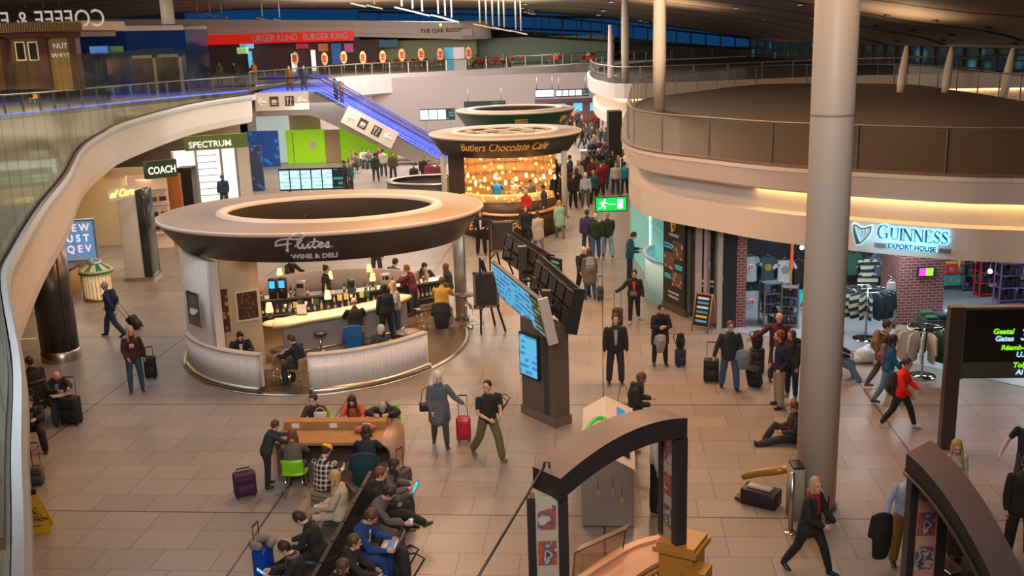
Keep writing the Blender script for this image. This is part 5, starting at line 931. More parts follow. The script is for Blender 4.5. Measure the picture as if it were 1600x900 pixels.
for i in range(24): a = 2 * PI * i / 24; b.cyl(.49 * math.cos(a), .49 * math.sin(a), .1, .95, .012, GD, 5)
b.obj('gold_cage', None, t); b = MB(); b.lathe([(.45, .1), (.45, .95)], YGLOW, 24); b.obj('glowing_drum', None, t); b = MB(); b.lathe([(.56, .92), (.58, .94), (.58, 1.06), (.54, 1.10)], mat('lid_rim', (.55, .5, .28), .4), 32); b.lathe([(.585, .96), (.585, 1.03)], GRN, 32); b.obj('rim', None, t)
b = MB()
for i in range(16):
 a0, a1 = 2 * PI * i / 16, 2 * PI * (i + 1) / 16; b.add([(.56 * math.cos(a0), .56 * math.sin(a0), 1.09), (.56 * math.cos(a1), .56 * math.sin(a1), 1.09), (.2 * math.cos(a1), .2 * math.sin(a1), 1.30), (.2 * math.cos(a0), .2 * math.sin(a0), 1.30)], [(0, 1, 2, 3)], GRN if i % 2 else mat('lid_white', (.6, .65, .55), .4))
b.obj('striped_lid', None, t); b = MB(); b.lathe([(.26, 1.28), (.27, 1.33), (.18, 1.38), (.12, 1.44), (0, 1.46)], mat('knob_blue', (.35, .45, .55), .3, .5), 24); b.obj('top_knob', None, t)
q = PY(253, 265, 41); t = thing('shop_sign', 'dark green box sign with white serif word COACH', 'sign', (q.x, q.y, q.z), math.radians(38)); b = MB(); b.box(-.62, .62, 0, .35, -.33, .33, mat('sign_green', (.03, .075, .03), .4)); b.obj('box', None, t); lettering('COACH', .40, mat('letter_white', (.9, .9, .88), .4, emit=.8), t, (0, -.02, -.02), bold=.008, xscale=.78); b = MB(); b.box(-.62, .62, .0, .35, .33, .36, DGREY); b.obj('top_edge', None, t)
q = PY(190, 302, 36.5); t = thing('shop_sign', 'glowing yellow script sign over the bright left shop', 'sign', (q.x, q.y, q.z), math.radians(62)); YL = mat('yellow_glow_letter', (1, .85, .2), .5, emit=2.0); lettering('of Cara', .36, YL, t, (0, 0, 0), shear=.4, bold=.006); b = MB(); b.box(-.6, .6, .02, .06, -.22, .22, mat('sign_back', (.6, .55, .4), .5)); b.obj('back_plate', None, t)
pthing_box('orange_wall', 'orange brown wall panel below the green sign', 'wall', 245, 272, 283, 352, 45.5, .3, mat('orange_wall', (.42, .15, .04), .45), 'panel', True)
pthing_box('dark_pillar', 'dark narrow pillar beside the orange wall', 'pillar', 280, 262, 302, 345, 46.5, .8, mat('dark_mirror', (0, 0, 0)), 'shaft', True)
t = thing('bag_shelves', 'lit shelves of dark handbags in the shop under the green sign', 'shelf', (-15.2, 43.6, 0), math.radians(20)); b = MB(); b.box(-1.0, .6, .1, .3, 0, 3.2, mat('shelf_back', (.7, .5, .35), .5, emit=.12)); b.obj('back', None, t)
for z in (.7, 1.3, 1.95, 2.6): b = MB(); b.box(-1.0, .6, -.25, .1, z, z + .05, mat('shelf_white', (.7, .6, .5), .5)); b.obj('shelf', None, t)
for i in range(12):
 z = (.75, 1.35, 2.0)[i // 4]; b_ = Vector((-15.2, 43.6)) + Vector((math.cos(.35) * (-.8 + (i % 4) * .38), math.sin(.35) * (-.8 + (i % 4) * .38))) ; h_ = handbag('dark handbag standing on the lit shop shelf', (b_.x + .03, b_.y - .08, z + .28), .35, ((.03, .02, .02), (.12, .05, .03), (.02, .02, .05))[i % 3], .95, .12); h_['group'] = 'handbags on the lit shelves'
t = thing('retail_unit', 'bright white glazed shop front with green header', 'shop', (-15.6, 55.5, 0), math.radians(22)); b = MB(); b.box(-1.7, 1.6, 0, .3, 3.0, 3.75, mat('header_green', (.16, .26, .05), .5)); b.obj('green_header', None, t); b = MB(); b.box(-2.4, .9, .3, .5, 0, 3.0, GLOW); b.obj('glowing_interior', None, t)
for x in (-2.4, -1.2, .1, .9): b = MB(); b.box(x - .06, x + .06, -.02, .1, 0, 3.0, STEEL); b.obj('door_frame', None, t)
b = MB(); b.box(.95, 1.6, -.1, .4, 0, 3.0, shopW); b.obj('white_pier', None, t); b = MB()
for i in range(7): b.box(-1.1, -.1, .22, .3, .5 + i * .36, .53 + i * .36, mat('shelf_grey', (.35, .4, .4), .5))
b.obj('shelves', None, t); lettering('SPECTRUM', .46, mat('letter_white', (0, 0, 0)), t, (-.4, -.05, 3.28), bold=.008);
t = thing('yellow_cone', 'small yellow floor sign left of the blue panel', 'sign', tuple(P(381, 307, 0))); b = MB(); b.add([(-.25, -.15, 0), (.25, -.15, 0), (.25, .15, 0), (-.25, .15, 0), (-.08, 0, .7), (.08, 0, .7)], [(3, 2, 1, 0), (0, 1, 5, 4), (2, 3, 4, 5), (1, 2, 5), (3, 0, 4)], mat('sign_yellow', (.75, .48, .01), .5)); b.obj('body', None, t); b = MB(); b.box(-.08, .08, -.03, .03, .68, .74, BLACK); b.obj('hinge', None, t)
t = pthing_box('dark_wall_panel', 'dark blue poster wall above the white shop corner', 'panel', 388, 228, 410, 300, 60, .3, pic_mat('poster_blue', (.02, .03, .07), (.05, .12, .5), 3, .3), 'panel', True)
q = P(700, 290, 0); t = thing('round_bar', 'round grey railed bar between the flight board and the cafe', 'counter', (-3.9, 54.5, 0)); b = MB(); b.ellring([(0, 0, 2.6, 2.0, 0), (0, 0, 2.6, 2.0, 1.1), (0, 0, 2.5, 1.9, 1.1), (0, 0, 2.5, 1.9, 0)], mat('grey_bar', (.12, .11, .11), .4), 40); b.obj('curved_front', None, t); b = MB(); b.ellring([(0, 0, 2.65, 2.05, 1.10), (0, 0, 2.65, 2.05, 1.16), (0, 0, 2.3, 1.7, 1.16), (0, 0, 2.3, 1.7, 1.10)], STEEL, 40); b.obj('counter_top', None, t)
t = thing('leaning_sign', 'slanted pale sign panel with a green picture left of the cafe', 'sign', tuple(P(713, 322, 0)), math.radians(25)); b = MB(); b.add([(-.7, 0, 0), (.5, 0, 0), (.5, 0, 2.3), (-.7, 0, 1.3), (-.7, .15, 0), (.5, .15, 0), (.5, .15, 2.3), (-.7, .15, 1.3)], [(0, 1, 2, 3), (7, 6, 5, 4), (3, 2, 6, 7), (0, 3, 7, 4), (1, 5, 6, 2)], mat('pale_sign', (.45, .42, .36), .5)); b.obj('panel', None, t); b = MB(); b.box(-.4, .3, -.02, 0, .5, 1.2, mat('green_pic', (.18, .35, .05), .5, emit=.2)); b.obj('picture', None, t)
GB = mat('gallery_band', (.62, .50, .44), .45)
def band(mb, pts, hpx, Y, dep, m):
 for (xa, ya), (xb, yb) in zip(pts[:-1], pts[1:]):
  a_, c_ = PY(xa, ya, Y), PY(xb, yb, Y); h_ = hpx / 1600 * Y
  mb.add([(a_.x, Y, a_.z - h_), (c_.x, Y, c_.z - h_), (c_.x, Y, c_.z), (a_.x, Y, a_.z), (a_.x, Y + dep, a_.z - h_), (c_.x, Y + dep, c_.z - h_), (c_.x, Y + dep, c_.z), (a_.x, Y + dep, a_.z)], [(0, 1, 2, 3), (7, 6, 5, 4), (3, 2, 6, 7), (0, 4, 5, 1), (0, 3, 7, 4), (1, 5, 6, 2)], m)
b = MB(); band(b, [(120, 30), (285, 30), (400, 31), (560, 32), (735, 36)], 24, 113, 4, GB); band(b, [(120, 40), (285, 40), (400, 41), (560, 42), (738, 46)], 9, 112.5, .6, GB); q = PY(736, 48, 115); b.cyl(q.x, 115, q.z - .9, q.z + 1.0, 2.2, GB, 24); struct(b.obj('wall_upper_gallery'))
b = MB(); band(b, [(120, 28), (735, 34)], 1.0, 113.5, .15, STEEL); b.obj('x')
gr = bpy.data.objects['x']; gr.name = 'gallery_rail'; tag(gr, 'thin metal rail on top of the upper gallery band', 'railing')
RED = mat('signal_red', (.62, .02, .015), .4, emit=.45, ecol=(.85, .02, .01)); LW = mat('sign_letter_cream', (.52, .42, .38), .5, emit=.1)
t, q = pthing('restaurant_sign', 'long red restaurant sign strip with pale lettering under the gallery', 'sign', 420, 60, 111.8); b = MB(); hw = (PY(555, 60, 111.8).x - PY(290, 60, 111.8).x) / 2; b.box(-hw, hw, 0, .4, -.5, .5, RED); b.obj('red_strip', None, t)
lettering('BURGER KING', .95, LW, t, (hw - 3.0, -.03, 0), bold=.012, xscale=.78); lettering('URGER KLIND', .95, LW, t, (hw - 8.3, -.03, 0), bold=.012, xscale=.8)
t, q = pthing('shop_sign', 'small black lettering on the upper gallery band', 'sign', 689, 48, 112.4); lettering('THE OAK ROOT', .6, SIGND, t, (0, -.05, 0), bold=.01); b = MB(); b.ball((0, -.05, .6), (.15, .03, .15), YL, 8, 6); b.obj('dot', None, t)
bkw = MB(); pbox(bkw, 290, 66, 600, 112, 116, .4, mat('restaurant_wall', (.10, .055, .045), .6)); pbox(bkw, 600, 62, 745, 112, 117, .4, mat('olive_wall', (.34, .36, .20), .6)); pbox(bkw, 742, 57, 960, 105, 122, .4, mat('green_glass_wall', (.24, .33, .25), .4)); pbox(bkw, 120, 50, 290, 100, 121, .4, DGREY); struct(bkw.obj('wall_mezzanine_back'))
OVY = mat('badge_cream', (.60, .40, .16), .5, emit=.1); OVR = mat('badge_red', (.50, .03, .02), .5, emit=.1)
for i, (x, y) in enumerate(((461, 91), (507, 92), (537, 90), (567, 90), (598, 89), (628, 86), (688, 85), (732, 83), (658, 85))):
 t, q = pthing('oval_badge', 'oval red and cream restaurant badge on the mezzanine glass', 'sign', x, y, 100, 'oval badges along the mezzanine glass'); b = MB(); b.ball((0, 0, 0), (.32, .05, .60), OVY, 16, 10); b.obj('plate', None, t); b = MB()
 for dz in (-.2, .02, .22): b.ball((0, -.045, dz), (.22, .02, .11), OVR, 12, 6)
 b.obj('red_bars', None, t); b = MB(); b.cyl(0, 0, -(q.z - 5.1), -.6, .02, STEEL, 5); b.obj('stem', None, t)
for i, (x0, x1, y0, y1, c_) in enumerate(((497, 512, 68, 80, (.5, .15, .06)), (518, 533, 68, 100, (.04, .12, .4)), (538, 552, 68, 82, (.5, .1, .25)), (462, 482, 68, 76, (.5, .03, .1)), (694, 700, 74, 92, (.05, .2, .5)))):
 pthing_box('wall_poster', ('small brown', 'tall blue', 'pink', 'glowing magenta', 'narrow blue')[i] + ' poster on the restaurant wall', 'poster', x0, y0, x1, y1, 115, .1, mat('poster_c%d' % i, c_, .5, emit=.4), 'sheet')
for i, (x0, y0, x1, y1, c_) in enumerate(((346, 60, 382, 66, (.9, .9, 1)), (370, 74, 388, 84, (.5, .7, .3)), (374, 60, 396, 76, (.15, .5, .8)), (294, 64, 322, 80, (.7, .06, .04)), (388, 80, 394, 106, (.1, .5, .8)), (455, 84, 463, 100, (.85, .85, .9)), (486, 78, 493, 102, (.8, .85, .9)), (592, 62, 622, 74, (.02, .10, .16)))):
 pthing_box('menu_screen', ('white strip', 'green', 'blue', 'red', 'tall cyan', 'left pale upright', 'right pale upright', 'dark teal')[i] + ' lit menu panel inside the mezzanine restaurant', 'screen', x0, y0, x1, y1, 114.4, .12, mat('menu_c%d' % i, c_, .5, emit=.9 if i < 7 else .3), 'display', i in (5, 6))
t = pthing_box('information_banner', 'cyan and white banner panel on the gallery edge', 'banner', 695, 74, 726, 110, 101, .15, mat('banner_white', (.55, .5, .55), .5, emit=.15), 'sheet'); b = MB(); b.box(-t['w'] / 2, -.1, -.02, 0, 0, t['h'], mat('banner_cyan', (.05, .35, .5), .5, emit=.25)); b.obj('cyan_half', None, t)
rl2 = thing('gallery_railing', 'long railing along the white edge of the far mezzanine', 'railing'); fo = offset_line(far, -.3); b = MB(); b.tube([(p.x, p.y, 6.2) for p in fo], .05, STEEL, 6); b.obj('handrail', None, rl2); b = MB(); b.strip(fo, [(0, 5.15), (.02, 5.15), (.02, 6.1), (0, 6.1)], glass('far_glass', (.92, .93, .90), .02, .1), closed=True); b.obj('glass', None, rl2)
acc = 0
for i in range(1, len(fo)):
 a_, c_ = fo[i - 1], fo[i]; n = max(1, int((c_ - a_).length / 2.2))
 for k in range(n): p = a_.lerp(c_, k / n); b = MB(); b.box(-.04, .04, -.03, .03, 0, 1.1, STEEL); b.obj('post', None, rl2, (p.x, p.y, 5.1))
REDC = (.50, .015, .015); proto = None; rnd = random.Random(5)
spots = [(x, 101 + rnd.uniform(-3, 2), ) for x in range(570, 690, 7)] + [(x, 103 + rnd.uniform(-3, 1)) for x in range(742, 800, 8)] + [(x, 98) for x in (805, 815, 862, 870, 880, 912, 922, 930)]
for i, (x, y) in enumerate(spots):
 q = P(x, y + 4, 5.1)
 if q.y > 114: q = PY(x, y, 112); q.z = 5.1
 q.y += 1.6
 if proto is None: proto = o = shell_chair('red cafe chair on the far mezzanine', (q.x, q.y), 0, REDC, .48, 5.1, 'red chairs along the far mezzanine edge', name='cafe_chair')
 else: o = copy_tree(proto); o.location = (q.x, q.y, 5.1)
 o.rotation_euler = (0, 0, rnd.uniform(0, 6)); o.scale = (1.15, 1.15, 1.15)
proto = None
for i, x in enumerate((578, 602, 626, 650, 674, 757, 783, 868, 918)):
 q = PY(x, 100, 106 if x < 800 else 113)
 if proto is None: proto = o = round_table('small cafe table among the red chairs', (q.x, q.y), .75, .45, (.4, .3, .2), 5.1, 'tables among the red chairs')
 else: o = copy_tree(proto); o.location = (q.x, q.y, 5.1)
BLG = mat('blue_glass_wall', (.006, .025, .10), .1, emit=.07, ecol=(.01, .06, .28)); t = thing('blue_glass_room', 'dark blue glass box room on the left mezzanine', 'room'); a_, c_, d_ = PY(112, 60, 78), PY(197, 60, 74), PY(290, 60, 80); b = MB()
for p0, p1 in ((a_, c_), (c_, d_)): b.add([(p0.x, p0.y, 5.1), (p1.x, p1.y, 5.1), (p1.x, p1.y, 9.55), (p0.x, p0.y, 9.55), (p0.x, p0.y + 6, 5.1), (p1.x, p1.y + 6, 5.1), (p1.x, p1.y + 6, 9.55), (p0.x, p0.y + 6, 9.55)], [(0, 1, 2, 3), (4, 7, 6, 5), (3, 2, 6, 7), (0, 3, 7, 4), (1, 5, 6, 2)], BLG)
b.obj('glass_walls', None, t); b = MB()
for p0, p1 in ((a_, c_), (c_, d_)):
 b.add([(p0.x, p0.y - .3, 9.5), (p1.x, p1.y - .3, 9.5), (p1.x, p1.y - .3, 9.85), (p0.x, p0.y - .3, 9.85), (p0.x, p0.y + 6, 9.5), (p1.x, p1.y + 6, 9.5), (p1.x, p1.y + 6, 9.85), (p0.x, p0.y + 6, 9.85)], [(0, 1, 2, 3), (4, 7, 6, 5), (3, 2, 6, 7), (0, 4, 5, 1)], GB)
b.obj('roof_edge', None, t)
for x, y, Y in ((221, 80, 74.5), (262, 80, 76.5)):
 q = PY(x, y, Y); b = MB(); b.box(-.75, .75, -.12, 0, 0, 2.5, BLACK); b.box(-.95, -.75, -.16, 0, 0, 2.7, STEEL); b.box(.75, .95, -.16, 0, 0, 2.7, STEEL); b.box(-.95, .95, -.16, 0, 2.5, 2.7, STEEL); b.obj('lift_door', None, t, (q.x, Y, 5.1))
pthing_box('direction_sign', 'blue hanging direction sign before the blue glass room', 'sign', 140, 72, 168, 84, 66, .12, mat('sign_blue', (.02, .12, .45), .5, emit=.4), 'panel'); pthing_box('direction_sign', 'black hanging sign with green lettering before the blue glass room', 'sign', 170, 72, 192, 82, 66.5, .12, mat('sign_black_green', (.03, .08, .03), .5, emit=.5), 'panel')
TIM = mat('timber_band', (.55, .35, .15), .5, noise=.25, nscale=2); TIMD = mat('dark_timber', (.10, .028, .018), .5); t = thing('timber_kiosk', 'timber coffee kiosk on the left mezzanine with ribbed cornice', 'kiosk')
b = MB(); Y = 44; pbox(b, -60, 35, 128, 50, Y, 5, TIM);
for i in range(46): x = -60 + i * 4.1; pbox(b, x, 35, x + 1.6, 50, Y - .05, .05, mat('timber_groove', (.20, .12, .05), .6))
b.obj('cornice', None, t); b = MB(); pbox(b, -60, 49, 126, 60, Y + .3, 4, TIMD); b.obj('beam', None, t); b = MB(); pbox(b, -60, 58, 124, 140, Y + 4, .3, mat('kiosk_inner', (.30, .14, .04), .5, emit=.2)); b.obj('inner_wall', None, t)
for x0, x1 in ((4, 12), (63, 76), (110, 122)): b = MB(); pbox(b, x0, 58, x1, 140, Y + .3, .5, TIMD); b.obj('post', None, t)
b = MB(); pbox(b, 77, 61, 111, 140, Y + .5, .2, mat('tan_panel', (.38, .25, .10), .5)); b.obj('tan_panel', None, t); q = PY(94, 72, Y + .45); lettering('NUT', .3, SIGNW, t, (q.x, q.y, q.z)); lettering('WAVE', .3, SIGNW, t, (q.x, q.y, q.z - .4))
for x0 in (24, 44): b = MB(); pbox(b, x0, 65, x0 + 15, 95, Y + .8, .05, YGLOW); b.obj('menu_frame', None, t); b = MB(); pbox(b, x0 + 2, 67, x0 + 13, 93, Y + .72, .05, BLACK); b.obj('menu_board', None, t)
q = PY(62, 32, Y); l = lettering('COFFEE & FOOD', 1.0, SIGNW, t, (q.x - .55, q.y + .2, q.z), PI, bold=.0, xscale=.85, name='reversed_lettering')
rnd = random.Random(9)
for i, (x, y0, Y) in enumerate([(40, 14, 80), (68, 14, 80), (92, 12, 80), (108, 10, 84), (140, 10, 84), (308, 22, 90), (328, 22, 90), (346, 24, 90), (410, 28, 92), (437, 30, 92), (560, 6, 70), (585, 9, 70), (628, 12, 72), (645, 16, 72), (660, 20, 72), (685, 24, 74), (696, 27, 74), (706, 30, 74), (750, 38, 80), (760, 40, 80), (770, 42, 80), (780, 43, 80), (788, 45, 80), (806, 48, 84), (814, 50, 84)]):
 q = PY(x, y0, Y); t = thing('hanging_luminaire', 'slim hanging uplight with tilted reflector under the roof', 'lamp', q, rnd.uniform(-.2, .2), 'hanging luminaires under the roof'); b = MB(); b.cyl(0, 0, .1, roof_z(q.x, q.y) - q.z, .06, mat('lamp_stem', (.35, .30, .24), .5), 6); b.obj('stem', None, t); b = MB(); b.add([(-.5, -.2, -.0), (.5, -.2, -.25), (.5, .2, -.25), (-.5, .2, 0), (-.5, -.2, .08), (.5, -.2, -.17), (.5, .2, -.17), (-.5, .2, .08)], [(3, 2, 1, 0), (4, 5, 6, 7), (0, 1, 5, 4), (1, 2, 6, 5), (2, 3, 7, 6), (3, 0, 4, 7)], mat('reflector', (.30, .24, .19), .6)); b.obj('reflector', None, t)
q = PY(262, 26, 74); column('short pinkish column rising above the blue glass room', q.x, q.y, 9.86, 13, .45)
for i, (x, y, Y) in enumerate(((1251, 5, 62), (1268, 26, 75), (1368, 39, 70), (1386, 22, 60), (1402, 63, 66), (1462, 31, 55), (1424, 46, 60), (1487, 53, 56), (1473, 62, 60), (1544, 42, 50), (1150, 10, 80), (955, 1, 90), (943, 15, 100), (935, 22, 104), (820, 5, 86), (822, 17, 100), (828, 19, 100), (833, 20, 100), (815, 11, 96), (1000, 31, 108), (1010, 33, 108), (1020, 28, 108), (1195, 28, 88))):
 q = roof_hit(x, y) or PY(x, y, Y); Y = q.y; t = thing('downlight', 'small round downlight fixed under the curved roof', 'lamp', q, 0, 'downlights under the roof'); r = .15 * Y / 60; b = MB(); b.lathe([(0, -.12), (r, -.12), (r, .05)], LEDWHITE, 12); b.obj('lens', None, t); b = MB(); b.lathe([(r, -.12), (r * 1.25, -.08), (r * 1.25, .3)], mat('bezel_dark', (.05, .04, .04), .5), 12); b.obj('housing', None, t)
for i, (x, y) in enumerate(((55, 166), (246, 138))):
 q = P(x, y, 5.1); shell_chair(('nearer' if i == 0 else 'farther') + ' yellow chair seen through the balcony glass', (q.x, q.y), 160, (.75, .38, .01), .46, 5.1);
area('kiosk_light', (-19, 42, 8.4), 3, 160, (1, .7, .4)); area('shop_light', (-17.5, 40, 3.1), 3.0, 160, (1.0, .88, .66)); area('shop_light', (-16, 44.2, 3.05), 1.5, 45, (1, .8, .6)); area('shop_light', (-16.2, 52, 3.15), 3.0, 120, (.9, 1, 1)); area('shop_light', (-12, 70, 4.4), 5.0, 330, (.95, 1, .9))  # the kiosk lamp here is added to brighten the timber kiosk
# ================================================================ information screens totem
TB = mat('totem_brown', (.16, .125, .10), .35, .4); PALEF = mat('pale_frame', (.50, .44, .38), .4)
A = P(817, 645, 0); B_ = P(868, 668, 0); L_ = (B_ - A).length; rz = math.atan2(B_.y - A.y, B_.x - A.x)
t = thing('information_totem', 'brown metal information totem with a double flight screen on its side', 'totem', A, rz)
b = MB(); b.box(0, L_, 0, .42, .22, 2.35, TB); b.box(L_ - .38, L_ - .22, -.012, 0, .22, 2.35, DGREY); b.obj('body', None, t); b = MB(); b.box(-.03, L_ + .03, -.03, .46, 0, .22, mat('totem_foot', (.22, .17, .13), .35, .5)); b.obj('plinth', None, t)
b = MB(); b.box(.02, .72, -.07, 0, .98, 2.02, BLACK); b.obj('screen_housing', None, t)
for i in range(2): b = MB(); b.box(.06 + i * .32, .36 + i * .32, -.085, -.07, 1.03, 1.97, SCY); b.obj('screen', None, t)
def bank(parent, label, p0, p1, lean, front, n=5, h=.95, z0=None):
 d = p1 - p0; L_ = math.hypot(d.x, d.y); rz_ = math.atan2(d.y, d.x); t = thing('screen_bank', label, 'screen', (p0.x, p0.y, z0), rot=(lean, 0, rz_))
 b = MB(); dz = d.z
 def q(x, y, z): return (x, y, z + dz * x / L_)
 sy = -1 if front else 1
 b = MB(); b.box(0, L_, -.05, .05, 0, h, BLACK); b.obj('housing', None, t)
 if front:
  for i in range(n): b = MB(); x = L_ * i / n; b.box(x + .03, x + L_ / n - .03, -.065, -.05, .05, h - .05, SCD if i == n - 1 else SCY); b.obj('screen', None, t)
  b = MB(); b.box(L_, L_ + .08, -.10, .12, -.05, h + .06, PALEF); b.obj('end_frame', None, t)
 else:
  for i in range(n):
   x = L_ * i / n
   for zz in (.06, h * .52):
    b = MB(); w_ = L_ / n - .1; hh = h * .38; b.box(x + .05, x + .05 + w_, -.16, -.05, zz, zz + hh, mat('tv_back', (.045, .036, .030), .5)); b.tube([(x + .05, -.17, zz), (x + .05, -.17, zz + hh), (x + .05 + w_, -.17, zz + hh)], .014, mat('bracket', (.22, .17, .13), .4, .4), 4); b.obj('monitor_back', None, t)
  b = MB(); b.box(L_, L_ + .05, -.2, .06, -.03, h + .04, BLACK); b.obj('end_frame', None, t); b = MB(); b.box(0, L_, -.07, -.05, h - .02, h + .04, mat('bracket', (0, 0, 0))); b.obj('top_rail', None, t)
 for k in (.25, .75): b = MB(); s_ = 1 if front else -1; b.box(L_ * k - .04, L_ * k + .04, .05 * s_ if front else -.42, .42 if front else -.05, .2, .3, mat('bracket', (0, 0, 0))); b.obj('bracket', None, t)
 return t
a0 = PY(784, 468, 25.2); a1 = PY(862, 527, 21.15)
ba = bank(None, 'bank of bright blue flight screens leaning out over the totem', Vector((a0.x, a0.y, a0.z)), Vector((a1.x, a1.y, a0.z)), math.radians(12), True, z0=(a0.z + a1.z) / 2)
c0 = PY(846, 492, 25.0); c1 = PY(897, 520, 21.4)
bank(None, 'dark back side of the second screen bank above the totem', Vector((c0.x - .15, c0.y, c0.z)), Vector((c1.x, c1.y, c0.z)), math.radians(-12), False, z0=c1.z)
e0 = PY(792, 430, 31); e1 = PY(853, 452, 27.3); bank(None, 'farther dark screen bank seen from behind', Vector((e0.x, e0.y, e0.z)), Vector((e1.x, e1.y, e0.z)), math.radians(-12), False, z0=e1.z)
t = thing('screen_bank', 'farther screen bank turned away with lit blue rows at its end', 'screen', (e1.x + .15, e1.y - .1, e1.z), rot=(0, 0, math.radians(-60))); b = MB(); b.box(0, .5, -.04, .04, 0, .95, BLACK); b.obj('housing', None, t); b = MB(); b.box(.04, .46, -.05, -.04, .08, .88, SCD); b.obj('screen', None, t)
t = thing('support_frame', 'dark steel frame carrying the screen banks', 'frame', ((A.x + B_.x) / 2 + .25, (A.y + B_.y) / 2 + .3, 0)); b = MB(); b.box(-.10, .10, -.10, .10, .0, 3.0, DSTEEL); b.obj('mast', None, t)
b = MB(); b.tube([(.0, -.4, 2.55), (-.2, 2.9, 2.55)], .05, DSTEEL, 6); b.tube([(-.35, 0, 2.6), (.45, .1, 2.6)], .05, DSTEEL, 6); b.tube([(-.55, 2.6, 2.6), (.25, 2.6, 2.6)], .05, DSTEEL, 6); b.obj('cross_beam', None, t)
t = thing('support_frame', 'dark steel frame carrying the farther screen bank', 'frame', (e1.x - .6, e1.y + 1.5, 0)); b = MB(); b.box(-.12, .12, -.12, .12, .0, 2.7, DSTEEL); b.obj('mast', None, t); b = MB(); b.tube([(-.1, 1, 2.3), (.6, -1, 2.3)], .05, DSTEEL, 6); b.obj('cross_beam', None, t)
def easel(label, loc, rz, h, bx, bw, bh, bz):
 t = thing('display_easel', label, 'easel', (loc[0], loc[1], 0), rz)
 for nm, p0, p1 in (('leg', (0, 0, 0), (.04, .1, h)), ('leg', (bw + .10, .25, 0), (.10, .12, h * .97)), ('leg', (.4, .9, 0), (.07, .14, h * .95))): b = MB(); b.tube([p0, p1], .045, BLACK, 4, smooth=False); b.obj(nm, None, t)
 b = MB(); b.tube([(.02, .05, h * .30), (bw * .6, .2, h * .55)], .03, BLACK, 4); b.obj('brace', None, t)
 b = MB(); b.box(bx, bx + bw, .12, .16, bz, bz + bh, mat('slate_board', (.035, .03, .026), .6)); b.obj('board', None, t); b = MB()
 for c_ in ((bx - .07, bx, bz - .05, bz + bh + .05), (bx + bw, bx + bw + .07, bz - .05, bz + bh + .05), (bx - .07, bx + bw + .07, bz + bh, bz + bh + .07), (bx - .07, bx + bw + .07, bz - .07, bz)): b.box(c_[0], c_[1], .10, .18, c_[2], c_[3], mat('board_frame', (.20, .15, .11), .5))
 b.obj('board_frame', None, t); return t
p = P(752, 522, 0); easel('black easel with a framed slate board beside the steel post', p, 0, 2.3, -.12, .62, .95, .85); p = P(766, 432, 0); easel('farther dark easel with a big board before the cafe bar', p, 0, 2.1, .1, .75, 1.0, .95)
# ================================================================ worktable with chairs
wt = thing('worktable', 'long wooden shared worktable with rounded end panel', 'table', (-3.65, 19.95, 0), math.radians(-4)); WT = mat('honey_wood', (.36, .185, .075), .35, noise=.3, nscale=4); WE = mat('end_wood', (.42, .26, .19), .4, noise=.15, nscale=3)
b = MB(); b.box(-1.25, .95, -.72, .65, .72, .78, WT); b.obj('tabletop', None, wt)
b = MB(); n = 8; pr = [(.95, .72), (.95, .78)]; out = []; inn = []
for i in range(n + 1): a = PI / 2 * (1 - i / n); out.append((.95 + .26 * math.cos(a), .52 + .26 * math.sin(a))); inn.append((.95 + .19 * math.cos(a), .52 + .19 * math.sin(a)))
out.append((1.21, 0)); inn.append((1.14, 0)); K = len(out); vs = [(x, y, z) for y in (-.72, .65) for x, z in out + inn]; fs = []
for i in range(K - 1): fs += [(i, 2 * K + i, 2 * K + i + 1, i + 1), (K + i, K + i + 1, 3 * K + i + 1, 3 * K + i), (i, i + 1, K + i + 1, K + i), (2 * K + i, 3 * K + i, 3 * K + i + 1, 2 * K + i + 1)]
b.add(vs, fs, WE, True); b.obj('rounded_end_panel', None, wt)
b = MB(); b.box(-1.25, -1.18, -.72, .65, 0, .72, WE); b.obj('end_panel', None, wt); b = MB(); b.box(-1.18, 1.0, .10, .16, 0, .72, mat('dark_modesty', (.09, .05, .035), .5)); b.obj('modesty_panel', None, wt)
b = MB(); b.box(-1.2, .95, .02, .26, .78, .94, WT); b.obj('raised_ledge', None, wt);
for x in (-.95, -.15, .55): b = MB(); b.box(x - .08, x + .08, .005, .02, .81, .91, mat('socket_white', (.7, .68, .64), .4)); b.obj('socket_plate', None, wt)
GCH = (.20, .58, .01)
for (x, y, rz, lab) in ((-4.35, 18.55, 0, 'lime green chair with its back to the viewer at the worktable'), (-4.3, 20.98, 180, 'lime green chair of the woman in the dark patterned top'), (-3.5, 21.0, 180, 'lime green chair of the woman in the orange jumper'), (-2.75, 20.95, 180, 'lime green chair of the person slumped on the worktable'), (-2.95, 18.6, 0, 'lime green chair draped with a teal coat')): shell_chair(lab, (x, y), rz, GCH, .46)
drape('dark teal coat hung over the green chair at the worktable', (-2.95, 18.30, .90), 0, (.005, .035, .04), .52, .6, .10)
t = thing('paper_sheet', 'white papers lying on the ledge end of the worktable', 'paper', (-4.55, 20.25, .785), .2); b = MB(); b.box(-.15, .15, -.11, .11, 0, .006, mat('paper_white', (0, 0, 0))); b.box(-.02, .2, -.16, .04, .006, .012, mat('paper_orange', (.7, .25, .08), .6)); b.obj('sheets', None, t)
t = thing('tablet', 'dark tablet lying before the woman in the orange jumper', 'tablet', (-3.5, 20.36, .785), 0); b = MB(); b.bevbox(-.13, .13, -.09, .09, 0, .012, .01, BLACK, 2); b.obj('slab', None, t); b = MB(); b.box(-.11, .11, -.075, .075, .012, .014, mat('tablet_glass', (.02, .02, .025), .1)); b.obj('glass', None, t)
t = Blob(); t.ell((0, 0, 0), (.20, .13, .07)); t.ell((.15, .05, .02), (.12, .1, .05)); o = t.obj('scarf', cloth((.42, .10, .08)), .015, None, 1); o.location = (-3.15, 19.75, .85); tag(o, 'crumpled red patterned scarf on the worktable', 'scarf')
